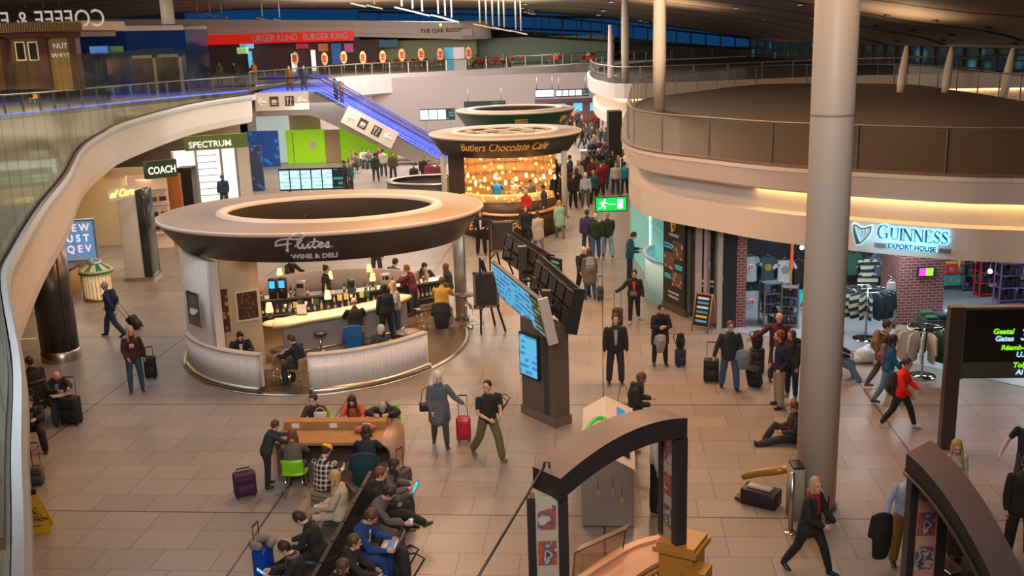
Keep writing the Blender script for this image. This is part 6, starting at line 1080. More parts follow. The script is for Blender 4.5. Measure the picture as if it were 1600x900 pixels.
handbag('white carrier bag on the far side of the worktable', (-4.15, 20.45, .98), 0, (.55, .50, .45), .9, .10)
# ================================================================ benches
def bench(label, p0, p1, n, dual=True, backh=.42):
 d = p1 - p0; L_ = d.length; t = thing('seat_bench', label, 'bench', (p0.x, p0.y, 0), math.atan2(d.y, d.x)); PU = mat('bench_leather', (.022, .02, .02), .4, bump=.15, nscale=30)
 b = MB(); b.box(0, L_, -.035, .035, .33, .40, DSTEEL); b.obj('beam', None, t)
 for s_ in ((-1, 1) if dual else (-1,)):
  for i in range(n):
   x0 = L_ * i / n + .02; x1 = L_ * (i + 1) / n - .02; b = MB(); y0, y1 = sorted((s_ * .10, s_ * .58)); b.bevbox(x0, x1, y0, y1, .40, .46, .03, PU, 2); b.obj('seat', None, t)
   b = MB(); ya, yb = s_ * .10, s_ * .03; b.add([(x0, ya, .47), (x1, ya, .47), (x1, yb, .46 + backh), (x0, yb, .46 + backh), (x0, ya - s_ * .05, .47), (x1, ya - s_ * .05, .47), (x1, yb - s_ * .025, .46 + backh), (x0, yb - s_ * .025, .46 + backh)], [(0, 1, 2, 3), (7, 6, 5, 4), (3, 2, 6, 7), (0, 3, 7, 4), (1, 5, 6, 2), (0, 4, 5, 1)], PU); b.obj('backrest', None, t)
 for k in range(0, n + 1, 2):
  x = min(L_ - .06, max(.06, L_ * k / n)); b = MB(); b.box(x - .03, x + .03, -.5 if dual else -.45, .5 if dual else .05, 0, .04, STEEL); b.box(x - .025, x + .025, -.03, .03, .04, .34, STEEL); b.obj('leg', None, t)
  b = MB(); b.tube([(x, -.1, .46), (x, -.12, .62), (x, -.48, .62), (x, -.48, .46)], .016, CHROME, 6); b.obj('armrest', None, t)
 return t
bench('double sided row of black leather seats filling the lower middle', Vector((-3.28, 12.2)), Vector((-2.72, 17.6)), 8)
bench('short row of dark seats by the wide clad column', P(40, 660, 0).xy, P(112, 640, 0).xy, 3, False, .36)
# ================================================================ picture arch kiosks
DBR = mat('arch_dark', (.028, .022, .022), .4); ATOP = mat('arch_top', (.19, .135, .12), .5, noise=.06, nscale=2); PNL = mat('arch_panel_cream', (.42, .36, .26), .5); OCH = mat('ochre_wood', (.44, .20, .03), .4, noise=.2, nscale=4)
def noise_pic(name, i):
 if name in _M: return _M[name]
 m = mat(name, (.2, .1, .1), .5); nt, N, L, bb = nodes_of(m); tc = N.new('ShaderNodeTexCoord'); n = N.new('ShaderNodeTexNoise'); n.inputs['Scale'].default_value = 6 + i; n.inputs['Detail'].default_value = 1.5; mp = N.new('ShaderNodeMapping'); mp.inputs['Location'].default_value = (i * 3.7, i, i * 1.9); L.new(tc.outputs['Object'], mp.inputs[0]); L.new(mp.outputs[0], n.inputs['Vector']); cr = N.new('ShaderNodeValToRGB'); cr.color_ramp.interpolation = 'EASE'
 cs = [(.05, .04, .10), (.42, .36, .34), (.38, .07, .03), (.10, .08, .14), (.48, .40, .34)]; cs = cs[i % 5:] + cs[:i % 5]
 for k, c_ in enumerate(cs):
  e = cr.color_ramp.elements[0] if k == 0 else (cr.color_ramp.elements.new(.30 + .1 * k)); e.color = (*c_, 1)
 cr.color_ramp.elements[-1].color = (*cs[-1], 1); L.new(n.outputs['Fac'], cr.inputs[0]); L.new(cr.outputs[0], bb.inputs['Base Color']); return m
def cartoon(i): return noise_pic('photo_print_%d' % i, i)
def arch(label, PA, PB, zt, sag, dv, zA, zB, fA, fB, pcol=None):
 """PA, PB: plan points of the two feet; dv: depth vector; posts from zA / zB up"""
 t = thing('picture_arch', label, 'arch'); d = PB - PA; N = 18; pts = []
 for i in range(N + 1): f = i / N; pts.append(Vector((PA.x + d.x * f, PA.y + d.y * f, zt[0] + (zt[1] - zt[0]) * f + sag * (1 - (2 * f - 1) ** 2))))
 b = MB(); th_ = .30; vs = []
 for p in pts: vs += [p, p + Vector((dv.x, dv.y, 0)), p + Vector((dv.x, dv.y, -th_)), p + Vector((0, 0, -th_))]
 for i in range(N):
  o = i * 4
 fs_top = [(i * 4, i * 4 + 4, i * 4 + 5, i * 4 + 1) for i in range(N)]; fs_o = [f for i in range(N) for f in ((i * 4 + 3, i * 4 + 7, i * 4 + 4, i * 4), (i * 4 + 1, i * 4 + 5, i * 4 + 6, i * 4 + 2), (i * 4 + 2, i * 4 + 6, i * 4 + 7, i * 4 + 3))] + [(0, 1, 2, 3), (N * 4 + 3, N * 4 + 2, N * 4 + 1, N * 4)]
 b.add(vs, fs_top, ATOP); base = 0
 for f in fs_o: b.f.append(f); b.mi.append(b.slot(DBR)); b.sm.append(False)
 b.obj('arched_beam', None, t)
 b = MB(); b.tube([p + Vector((-dv.x * .03, -dv.y * .03, -th_ + .03)) for p in pts], .025, mat('arch_trim', (.10, .075, .065), .35, .5), 5); b.obj('front_trim', None, t)
 for (p, zb, fd, w_) in ((pts[0], zA, fA, .52), (pts[-1], zB, fB, .50)):
  a_ = math.atan2(fd.x, -fd.y); c_ = Vector((p.x, p.y)) + Vector((dv.x, dv.y)) * .5 + Vector((.17 if pcol else 0, 0))
  pt = bpy.data.objects.new('picture_post', None)
  b = MB(); h_ = p.z - th_ - zb; b.box(-w_ / 2, -w_ / 2 + .10, -.09, .09, 0, h_, DBR); b.box(w_ / 2 - .13, w_ / 2, -.09, .09, 0, h_, DBR); b.box(-w_ / 2 + .10, w_ / 2 - .13, -.06, .06, 0, h_, pcol or PNL); po = b.obj('picture_post', None, t, (c_.x, c_.y, zb), a_)
  k = 0; z = h_ - .12
  while z > .45:
   b = MB(); b.box(-w_ / 2 + .125, w_ / 2 - .155, -.066, -.06, z - .34, z, cartoon(k)); b.obj('printed_picture', None, po); z -= .50; k += 1
 return t
PA = PY(843, 745, 12.0).xy + Vector((0, .1)); PB = PY(1047, 665, 13.6).xy
zt = (PY(836, 735, 12.1).z, PY(1040, 640, 13.8).z)
arch('grey topped arch with picture posts above the wooden counter', Vector((PA.x - .08, PA.y + .12)), Vector((PB.x - .12, PB.y + .25)), zt, .20, Vector((.34, -.40)), .0, 1.42, Vector((0.05, -1)), Vector((-1, -.42)))
pk = P(1062, 845, 1.42); t = thing('wooden_pedestal', 'ochre wooden pedestal under the right arch post', 'pedestal', (pk.x + .05, pk.y + .1, 0), math.radians(-30)); b = MB(); b.box(-.26, .26, -.26, .26, 0, 1.28, OCH); b.obj('body', None, t); b = MB(); b.box(-.33, .33, -.33, .33, 1.28, 1.36, OCH); b.box(-.29, .29, -.29, .29, 1.36, 1.42, OCH); b.obj('moulded_cap', None, t); b = MB(); b.box(.20, .50, -.45, -.1, 0, 1.16, OCH); b.obj('lower_block', None, t)
ctr = smooth_line([tuple(P(x, y, 1.05)[:2]) for x, y in ((800, 990), (880, 925), (935, 885), (985, 855), (1030, 842))], 5)
t = thing('curved_counter', 'curved salmon topped wooden counter under the arch', 'counter'); SAL = mat('salmon_top', (.50, .235, .14), .4, noise=.06, nscale=3)
b = MB(); b.strip(ctr, [(0, 1.0), (0, 1.08), (.55, 1.02), (.55, .96)], SAL, closed=True); b.obj('counter_top', None, t); b = MB(); b.strip(ctr, [(-.03, 1.06), (-.03, 1.11), (.10, 1.11), (.10, 1.06)], mat('salmon_rim', (.60, .30, .15), .4), closed=True); b.obj('raised_rim', None, t); b = MB(); b.strip(ctr, [(.06, 0), (.06, 1.0), (.12, 1.0), (.12, 0)], OCH, closed=True); b.obj('outer_panel', None, t)
b = MB(); b.strip(ctr, [(.50, .25), (.50, .96), (.56, .96), (.56, .25)], mat('bottle_rack', (.20, .09, .03), .5), closed=True); b.strip(ctr, [(.57, .90), (.57, .95), (.62, .95), (.62, .90)], OCH, closed=True); b.obj('inner_panel', None, t)
for i in range(9): p = ctr[10 + i // 2].lerp(ctr[11 + i // 2], .5 * (i % 2)); nn = (ctr[11 + i // 2] - ctr[10 + i // 2]).normalized(); q = p + Vector((nn.y, -nn.x)) * .66; bottle('dark and pale label bottle ranged under the wooden counter', (q.x, q.y, .58), ((.03, .02, .02), (.4, .38, .34))[i % 2], 1.2, 'bottles under the wooden counter')
t = thing('bottle_shelf', 'narrow shelf carrying bottles below the curved counter', 'shelf'); b = MB(); b.strip(ctr[8:20], [(.57, .54), (.57, .58), (.76, .58), (.76, .54)], OCH, closed=True); b.obj('board', None, t)
for zz in (.02,): b = MB(); b.strip(ctr[8:20], [(.60, .02), (.60, .54), (.64, .54), (.64, .02)], OCH, closed=True); b.obj('support', None, t)
g0, g1, g2, g3 = PY(898, 864, 13.2), PY(978, 828, 14.0), PY(893, 905, 13.0), PY(969, 862, 13.9)
t = thing('glass_screen', 'thin edged glass guard on the curved counter', 'screen'); b = MB(); b.add([g2, g3, g1, g0], [(0, 1, 2, 3)], glass('guard_glass', (.95, .88, .82), .03)); b.add([g2 + Vector((0, .01, 0)), g3 + Vector((0, .01, 0)), g1 + Vector((0, .01, 0)), g0 + Vector((0, .01, 0))], [(3, 2, 1, 0)], glass('guard_glass')); b.obj('pane', None, t); b = MB(); b.tube([g2 - Vector((0, 0, .2)), g0, g1, g3 - Vector((0, 0, .2))], .012, mat('bronze_channel', (0, 0, 0)), 5); b.obj('edge_frame', None, t); b = MB(); b.add([g0, g1, g1 + Vector((.1, .22, 0)), g0 + Vector((.1, .22, 0))], [(0, 1, 2, 3)], mat('smoked_shelf', (.20, .13, .10), .2)); b.obj('top_shelf', None, t)
c0 = PY(851, 727, 12.1); c1 = PY(745, 905, 11.2); t = thing('stay_cable', 'thin dark stay rod running down from the arch corner', 'cable'); b = MB(); b.tube([c0, c1, c1 + (c1 - c0) * 1.4], .017, DSTEEL, 6); b.obj('rod', None, t); b = MB(); b.tube([c0 + Vector((-.02, 0, -.03)), c0 + Vector((0, 0, .04)), c0 + Vector((.06, 0, .04)), c0 + Vector((.06, 0, -.06))], .014, BLACK, 5); b.obj('clamp', None, t)
PA = PY(1420, 722, 12.2).xy; PB = PY(1562, 930, 10.3).xy; zt = (PY(1415, 708, 12.3).z, PY(1562, 930, 10.3).z)
arch('grey topped arch with a pink picture post cut by the right frame edge', Vector((PA.x + .0, PA.y + .1)), Vector((PB.x, PB.y)), zt, .20, Vector((.50, .42)) * .95, .0, .0, Vector((0.0, -1)), Vector((-1, -.5)), mat('arch_panel_pink', (.52, .27, .20), .5))
# ================================================================ little house shaped box
t = thing('house_box', 'white house shaped box with grey gable and hanging ladle shapes', 'kiosk', tuple(P(950, 824, 0)), math.radians(-6)); w_ = .47; HB = mat('house_white', (.62, .56, .50), .5); HG = mat('house_grey', (.30, .26, .235), .5)
b = MB(); L_ = 3.0; z1, z2 = 1.12, 1.38
b.add([(-w_, 0, .03), (w_, 0, .03), (w_, 0, z1), (0, 0, z2), (-w_, 0, z1)], [(0, 1, 2, 3, 4)], HG); b.obj('front_gable', None, t)
b = MB(); b.add([(-w_ - .03, L_, 0), (w_, L_, 0), (w_, L_, z1), (-.06, L_, z2), (-w_ - .03, L_, z1), (-w_, 0.002, .03), (w_, 0.002, .03), (w_, 0.002, z1), (0, 0.002, z2), (-w_, 0.002, z1)], [(4, 3, 2, 1, 0), (5, 9, 4, 0), (6, 1, 2, 7)], mat('house_side', (.20, .18, .15), .5)); b.obj('side_walls', None, t)
b = MB(); b.add([(-w_ - .02, -.02, z1), (0, -.02, z2 + .01), (w_ + .02, -.02, z1), (-w_ - .05, L_ + .02, z1), (-.06, L_ + .02, z2 + .01), (w_ + .02, L_ + .02, z1)], [(0, 1, 4, 3), (1, 2, 5, 4)], HB); b.add([(-w_ - .02, -.02, z1 - .03), (0, -.02, z2 - .02), (w_ + .02, -.02, z1 - .03), (-w_ - .05, L_ + .02, z1 - .03), (-.06, L_ + .02, z2 - .02), (w_ + .02, L_ + .02, z1 - .03)], [(3, 4, 1, 0), (4, 5, 2, 1)], HB); b.obj('roof', None, t)
BLS = mat('blue_sticker', (.02, .25, .62), .4, emit=.35)
for sx in (-1, 1): b = MB(); x0, x1 = sx * .22, sx * .38; f = lambda x: z2 + .02 - (z2 - z1) * abs(x) / w_; x0 -= .05; x1 -= .05; b.add([(x0, L_ - .95, f(x0)), (x1, L_ - .95, f(x1)), (x1, L_ - .35, f(x1)), (x0, L_ - .35, f(x0))], [(0, 1, 2, 3)], BLS); b.obj('blue_sticker', None, t)
b = MB(); b.tube([(-.22 + .16 * math.cos(a), 1.65 + .28 * math.sin(a), f(-.22 + .16 * math.cos(a)) + .03) for a in [i * PI / 8 for i in range(17)]], .045, mat('green_ring', (.04, .45, .03), .4, emit=.2), 8); b.obj('green_ring', None, t)
b = MB(); b.box(.16, .40, .35, .8, z1 + .05, z1 + .16, BLACK); b.obj('roof_opening', None, t)
for i, (x, z) in enumerate(((-.17, .95), (.09, .98), (.25, .82))): b = MB(); b.tube([(x, -.015, z), (x, -.015, z - .20)], .009, mat('brass_handle', (.25, .16, .05), .4), 5); b.ball((x, -.01, z - .30), (.042, .012, .085), mat('ladle_brass', (.40, .33, .22), .4), 12, 8); b.obj('ladle_shape', None, t)
# ================================================================ gate sign, stanchion, trolley, caution sign
p = P(1478, 700, 0); t = thing('gate_sign', 'large black gate direction sign with green and pale blue lettering on a brown post', 'sign', (p.x, p.y, 0), math.radians(-4)); b = MB(); b.box(-.15, .13, -.10, .10, 0, 3.06, mat('sign_post_brown', (.085, .065, .05), .35, .4)); b.obj('post', None, t)
b = MB(); b.box(.13, 2.9, -.07, .07, 1.55, 3.02, mat('sign_black', (.010, .010, .008), .35)); b.box(.13, 2.9, -.08, .08, 3.0, 3.05, TB); b.box(.10, .16, -.08, .08, 1.52, 3.03, TB); b.obj('panel', None, t)
b = MB(); b.box(.17, 2.9, -.075, -.07, 1.57, 1.90, mat('sign_band', (.065, .075, .055), .5)); b.obj('lower_band', None, t); GL = mat('letter_green_lit', (.25, .85, .02), .5, emit=1.0); BLL = mat('letter_blue_lit', (.45, .75, 1.0), .5, emit=.9)
for (s_, sz, mm, x, z) in (('Geata\u00ed', .155, GL, .92, 2.54), ('Gates', .155, BLL, .95, 2.39), ('33', .34, BLL, 1.42, 2.46), ('R\u00e9amh-In', .145, GL, 1.18, 2.20), ('U.S.', .155, BLL, 1.33, 2.05), ('Tolg', .155, GL, 1.30, 1.83), ('Ai', .155, BLL, 1.30, 1.68)): lettering(s_, sz, mm, t, (x, -.085, z), shear=.12, bold=.004, xscale=1.0)
p = P(1235, 832, 0); t = thing('stanchion_post', 'slim steel stanchion post beside the thick column', 'post', (p.x, p.y, 0)); b = MB(); b.cyl(0, 0, .02, 1.14, .04, STEEL, 14); b.obj('shaft', None, t); b = MB(); b.lathe([(0, 0), (.12, 0), (.11, .02), (0, .025)], STEEL, 20); b.obj('foot', None, t)
p = P(1246, 815, 0); t = thing('waste_bin', 'grey boxy bin between the stanchion and the column', 'bin', (p.x + .02, p.y + .22, 0)); b = MB(); b.bevbox(-.13, .10, -.2, .2, 0, .98, .03, mat('bin_grey', (.30, .26, .22), .4)); b.obj('body', None, t); b = MB(); b.bevbox(-.12, .09, -.18, .18, .98, 1.03, .03, BLACK, 2); b.obj('lid', None, t)
p = P(1212, 792, 0); t = thing('padded_seat', 'black low seat with a bronze backrest beside the column', 'seat', (p.x - .26, p.y + .12, 0), math.radians(-35)); t.scale = (.78, .78, .78); b = MB(); b.bevbox(-.42, .45, -.25, .25, .04, .42, .05, BLACK, 3); b.obj('base', None, t); b = MB(); b.tube([(-.55, .25, .48), (-.2, .28, .66), (.2, .28, .80), (.5, .25, .92)], [.07, .10, .11, .10], mat('bronze_pad', (.34, .17, .03), .35, .2), 12); b.ball((.52, .25, .95), (.16, .12, .07), mat('bronze_pad', (0, 0, 0)), 12, 8); b.obj('backrest', None, t); b = MB(); b.bevbox(-.30, .30, -.15, .15, .42, .50, .05, mat('white_pad', (.35, .31, .27), .5), 3); b.obj('cushion', None, t); b = MB(); b.box(-.6, -.42, -.12, .12, .03, .10, DSTEEL); b.obj('foot_bar', None, t)
p = P(58, 832, 0); t = thing('caution_sign', 'yellow folding wet floor caution sign at the lower left', 'sign', (p.x - .02, p.y + .1, 0), math.radians(20)); t.scale = (1.2, 1.2, 1.2); YS = mat('sign_yellow', (0, 0, 0)); b = MB()
for s_ in (-1, 1): b.add([(-.21, s_ * .16, 0), (.21, s_ * .16, 0), (.05, 0, .66), (-.05, 0, .66), (-.21, s_ * .148, 0), (.21, s_ * .148, 0), (.05, s_ * -.006, .65), (-.05, s_ * -.006, .65)], [(0, 1, 2, 3), (7, 6, 5, 4), (0, 3, 7, 4), (1, 5, 6, 2), (0, 4, 5, 1)], YS)
b.obj('boards', None, t); b = MB(); b.bevbox(-.055, .055, -.03, .03, .60, .69, .02, BLACK, 2); b.obj('top_grip', None, t)
rt = (math.radians(-13.5), 0, 0); lettering('CAUTION', .075, BLACK, t, (0, -.112, .215), rot=rt, bold=.002)
b = MB(); tri = [(-.09, 0, 0), (.09, 0, 0), (0, 0, .15), (-.09, 0, 0)]; b.tube(tri, .007, BLACK, 4); b.tube([(-.02, 0, .09), (.0, 0, .06), (.025, 0, .03)], .010, BLACK, 4); b.tube([(.0, 0, .06), (-.03, 0, .04)], .008, BLACK, 4); o = b.obj('warning_triangle', None, t, (0, -.102, .27)); o.rotation_euler = rt
b = MB(); b.box(-.05, .07, -.003, 0, 0, .010, BLACK); b.obj('small_print', None, t, (0, -.136, .12)).rotation_euler = rt
# ================================================================ right side shop (under the deck)
hl = offset_line(fl_, .20)
SHF = mat('shop_floor_blue', (.36, .40, .44), .3, noise=.08, nscale=2); b = MB(); b.prism([tuple(P(1100, 512, 0)[:2]), tuple(P(1165, 512, 0)[:2]), (7.0, 40), (30, 40), (30, 20), tuple(P(1600, 605, 0)[:2]), tuple(P(1480, 580, 0)[:2]), tuple(P(1330, 548, 0)[:2]), tuple(P(1230, 530, 0)[:2])], .0, .012, SHF); struct(b.obj('floor_shop'))
b = MB(); b.prism([(6.9, 30)] + [tuple(p + Vector((.0, .35))) for p in reversed(hl[:48])] + [(30, 21), (30, 45), (6.9, 45)], 3.16, 3.24, mat('shop_ceiling', (.04, .035, .035), .6)); struct(b.obj('ceiling_shop'))
def brick(name='red_brick'):
 if name in _M: return _M[name]
 m = mat(name, (.2, .05, .04), .7); nt, N, L, bb = nodes_of(m); tc = N.new('ShaderNodeTexCoord'); mp = N.new('ShaderNodeMapping'); mp.inputs['Rotation'].default_value = (PI / 2, 0, 0); br = N.new('ShaderNodeTexBrick'); br.inputs['Scale'].default_value = 1; br.inputs['Brick Width'].default_value = .22; br.inputs['Row Height'].default_value = .085; br.inputs['Mortar Size'].default_value = .012
 br.inputs['Color1'].default_value = (.22, .045, .035, 1); br.inputs['Color2'].default_value = (.14, .03, .028, 1); br.inputs['Mortar'].default_value = (.32, .22, .2, 1); sp = N.new('ShaderNodeSeparateXYZ'); cb = N.new('ShaderNodeCombineXYZ'); ad = N.new('ShaderNodeMath'); L.new(tc.outputs['Object'], sp.inputs[0]); L.new(sp.outputs['X'], ad.inputs[0]); L.new(sp.outputs['Y'], ad.inputs[1]); L.new(ad.outputs[0], cb.inputs[0]); L.new(sp.outputs['Z'], cb.inputs[1]); L.new(cb.outputs[0], br.inputs['Vector']); L.new(br.outputs['Color'], bb.inputs['Base Color']); return m
BRK = brick()
p = P(1400, 516, 0); p2 = P(1462, 510, 0); t = thing('brick_column', 'wide red brick column with a small screen inside the souvenir shop', 'column', (p.x, p.y, 0), math.radians(2)); w_ = (p2 - p).length + .05; b = MB(); b.box(0, w_, 0, 1.3, .12, 3.16, BRK); b.obj('brickwork', None, t); b = MB(); b.box(-.02, w_ + .02, -.02, 1.32, .012, .12, BLACK); b.obj('black_base', None, t)
t2 = thing('small_screen', 'small screen split pink and green on the brick column', 'screen', (p.x + .72, p.y - .08, 1.72), math.radians(2)); b = MB(); b.box(-.23, .23, 0, .08, -.14, .14, BLACK); b.obj('frame', None, t2); b = MB(); b.box(-.20, 0, -.01, 0, -.11, .11, mat('pink_screen', (.95, .05, .5), .4, emit=1.2)); b.box(0, .20, -.01, 0, -.11, .11, mat('lime_screen', (.3, .9, .05), .4, emit=1.1)); b.obj('display', None, t2)
for i, s_ in enumerate(('TURN THE TAPS', 'WHAT GLORIES')): lettering(s_, .10, mat('wall_print', (.55, .4, .38), .6), t, (.70, -.01, 2.42 - i * .12), bold=.002)
p = P(1156, 512, 0); t = thing('brick_pier', 'narrow red brick pier at the shop entrance', 'pier', (p.x, p.y, 0)); b = MB(); b.box(-.12, .16, 0, .3, 0, 3.16, BRK); b.obj('brickwork', None, t)
p = P(1138, 514, 0); t = thing('dark_door_panel', 'black door panel left of the narrow brick pier', 'door', (p.x, p.y + .05, 0)); b = MB(); b.box(-.26, .22, 0, .12, 0, 3.16, mat('door_black', (.018, .02, .024), .4)); b.obj('leaf', None, t); b = MB(); b.box(-.24, -.18, -.03, 0, 1.45, 1.60, STEEL); b.obj('handle_plate', None, t)
p = P(1123, 514, 0); t = thing('steel_jamb', 'slim pale steel door jamb at the shop entrance', 'jamb', (p.x, p.y, 0)); b = MB(); b.box(-.07, .07, -.06, .15, 0, 3.16, PALEF); b.obj('jamb_body', None, t)
p = P(1110, 512, 0); t = thing('shop_window', 'dark shop window with faint gold harp beside the entrance', 'window', (p.x - .02, p.y + .1, 0), math.radians(-25)); b = MB(); b.box(-.24, .12, 0, .1, .25, 3.0, mat('window_dark_glass', (.02, .022, .022), .1)); b.obj('pane', None, t); b = MB(); b.tube([(-.12, -.02, 1.9), (-.05, -.02, 1.6), (.0, -.02, 1.95), (-.12, -.02, 1.98)], .015, GOLD, 5); b.obj('harp_mark', None, t); b = MB(); b.box(-.24, .12, -.01, 0, 1.35, 1.42, PALEF); b.box(-.24, .12, -.01, 0, 1.22, 1.26, PALEF); b.obj('rails', None, t)
b = MB(); q = [P(1103, 512, 0), P(1085, 503, 0), P(1070, 492, 0)]; b.add([(q[0].x, q[0].y, 0), (q[1].x, q[1].y, 0), (q[1].x, q[1].y, 3.2), (q[0].x, q[0].y, 3.2), (q[0].x + .4, q[0].y + .3, 0), (q[1].x + .4, q[1].y + .3, 0), (q[1].x + .4, q[1].y + .3, 3.2), (q[0].x + .4, q[0].y + .3, 3.2)], [(3, 2, 1, 0), (4, 5, 6, 7), (0, 4, 7, 3)], mat('lilac_wall', (.40, .38, .42), .5)); struct(b.obj('wall_shop_jamb'))
p = P(1076, 492, 0); t = thing('green_glass_pilaster', 'tall narrow green glass pilaster with dark frame', 'pilaster', (p.x, p.y, 0), math.radians(-50)); b = MB(); b.box(-.22, .10, -.02, .05, .15, 3.75, mat('pilaster_glass', (.24, .30, .22), .2)); b.obj('glass_strip', None, t); b = MB(); b.box(.10, .24, -.06, .1, 0, 3.8, mat('bronze_frame', (0, 0, 0))); b.box(-.26, -.22, -.03, .06, 0, 3.8, mat('bronze_frame', (0, 0, 0))); b.box(-.26, .24, -.03, .06, 3.75, 3.82, mat('bronze_frame', (0, 0, 0))); b.obj('frame', None, t)
p = P(1036, 480, 0); p2 = P(1069, 496, 0); t = thing('advert_panel', 'tall black advert with gold harp and brown photos on the teal wall', 'poster', (p.x, p.y, 0), math.atan2(p2.y - p.y, p2.x - p.x)); w_ = (p2 - p).length; AD = mat('advert_black', (.018, .017, .016), .4); b = MB(); b.box(0, w_, 0, .08, .25, 3.0, AD); b.obj('backing', None, t)
b = MB(); b.box(-.03, w_ + .03, -.01, .1, .0, .25, mat('bronze_frame', (0, 0, 0))); b.box(-.03, w_ + .03, -.02, .1, 3.0, 3.06, mat('bronze_frame', (0, 0, 0))); b.obj('frame', None, t)
for i, (x0, x1, z0, z1) in enumerate(((.45, .92, 1.75, 2.3), (.06, .5, 1.35, 1.85), (.42, .9, .85, 1.3))): b = MB(); b.box(x0 * w_, x1 * w_, -.01, 0, z0, z1, pic_mat('advert_photo_%d' % i, (.10, .05, .03), (.50, .24, .12), 5 + i, .25)); b.obj('photo', None, t)
for x0, x1, z0 in ((.06, .38, 2.1), (.06, .42, 2.0), (.56, .9, 1.5), (.56, .88, 1.42), (.08, .36, 1.12), (.08, .38, 1.04)): b = MB(); b.box(x0 * w_, x1 * w_, -.01, 0, z0, z0 + .06, mat('advert_blue', (.05, .35, .45), .5, emit=.3)); b.obj('text_line', None, t)
lettering('GUINNESS', .13, SILV, t, (w_ / 2, -.01, 2.45)); lettering('AVAILABLE HERE', .09, SILV, t, (w_ / 2, -.01, .62)); lettering('STOREHOUSE', .10, SILV, t, (w_ / 2, -.01, .48))
def harp(parent, loc, s, m, depth=.03):
 b = MB(); b.tube([(-.50 * s, -depth, .5 * s), (-.44 * s, -depth, .15 * s), (-.2 * s, -depth, -.5 * s)], [.05 * s, .08 * s, .12 * s], m, 6); b.tube([(-.5 * s, -depth, .52 * s), (-.35 * s, -depth, .50 * s), (-.1 * s, -depth, .34 * s), (.2 * s, -depth, .40 * s), (.42 * s, -depth, .50 * s)], .045 * s, m, 6); b.tube([(.42 * s, -depth, .5 * s), (.40 * s, -depth, .2 * s), (.2 * s, -depth, -.15 * s), (-.15 * s, -depth, -.5 * s)], .04 * s, m, 6)
 for k in range(4): x = (-.3 + .15 * k) * s; b.tube([(x, -depth, .40 * s), (x - .02 * s, -depth, (-.25 + .12 * k) * s)], .008 * s, m, 4)
 return b.obj('harp_emblem', None, parent, loc)
harp(t, (w_ / 2, -.01, 2.7), .28, GOLD, .02)
TEAL = mat('teal_glass', (.18, .52, .50), .25, emit=.42, ecol=(.10, .50, .46)); p = P(986, 396, 0); p2 = P(1048, 486, 0); rz = math.atan2(p2.y - p.y, p2.x - p.x); L_ = (p2 - p).length; t = thing('teal_glass_wall', 'backlit teal glass wall under the deck edge', 'wall', (p.x, p.y, 0), rz)
b = MB(); b.box(-.3, L_ - .02, .02, .1, 0, 3.7, TEAL); b.obj('glass', None, t); b = MB();
for x in (0, L_ * .38, L_ * .62): b.box(x - .03, x + .03, -.0, .03, 0, 3.7, mat('teal_joint', (.35, .6, .58), .4, emit=.2))
b.box(-.3, L_ + .3, 0, .02, 2.1, 2.14, mat('teal_joint', (0, 0, 0))); b.obj('joints', None, t); b = MB(); b.box(L_ * .52, L_ * .52 + .10, -.01, .0, .9, 3.2, mat('white_tube', (.9, 1, 1), .4, emit=2.5)); b.obj('light_tube', None, t)
p = P(1030, 480, 0); t = thing('curved_door_screen', 'curved pale aqua door screen with blue edge before the teal wall', 'door', (p.x + .5, p.y + 1.4, 0)); t.scale = (1, 1, .8); b = MB(); b.ellring([(0, 0, .75, 1.5, 0), (0, 0, .75, 1.5, 1.75), (0, 0, .70, 1.45, 1.75), (0, 0, .70, 1.45, 0)], mat('aqua_panel', (.42, .68, .66), .35, emit=.12), 24, a0=110, a1=260); b.obj('curved_panel', None, t); b = MB(); b.ellring([(0, 0, .80, 1.55, 1.75), (0, 0, .80, 1.55, 1.83), (0, 0, .66, 1.4, 1.83), (0, 0, .66, 1.4, 1.75)], mat('blue_edge', (.25, .42, .62), .4, emit=.15), 24, a0=110, a1=260); b.obj('top_edge', None, t)
p = P(1028, 466, 0); t = thing('fire_extinguisher', 'red fire extinguisher at the foot of the advert panel', 'extinguisher', (p.x - .12, p.y - .1, 0)); b = MB(); b.lathe([(0, 0), (.08, 0), (.085, .05), (.085, .5), (.04, .6), (.02, .62)], mat('ext_red', (.55, .01, .01), .3), 16); b.obj('cylinder', None, t); b = MB(); b.tube([(0, 0, .6), (0, 0, .68), (.08, 0, .70)], .015, BLACK, 6); b.tube([(0, -.02, .64), (-.1, -.03, .5), (-.1, -.03, .25)], .012, BLACK, 6); b.obj('hose', None, t)
q = PY(955, 319, 31.5); t = thing('exit_sign', 'green lit emergency exit sign with running figure and arrow', 'sign', q); b = MB(); b.box(-.50, .50, 0, .10, -.235, .235, BLACK); b.obj('housing', None, t); b = MB(); b.box(-.47, .47, -.01, 0, -.205, .205, mat('exit_green', (.0, .45, .06), .4, emit=1.0, ecol=(0, .62, .08))); b.obj('lit_face', None, t); EW = mat('exit_white', (1, 1, 1), .4, emit=1.4)
b = MB(); b.box(.20, .36, -.02, -.01, -.14, .15, EW); b.obj('door_symbol', None, t); b = MB(); b.tube([(-.08, -.02, 0), (.14, -.02, 0)], .012, EW, 4); b.obj('arrow', None, t)
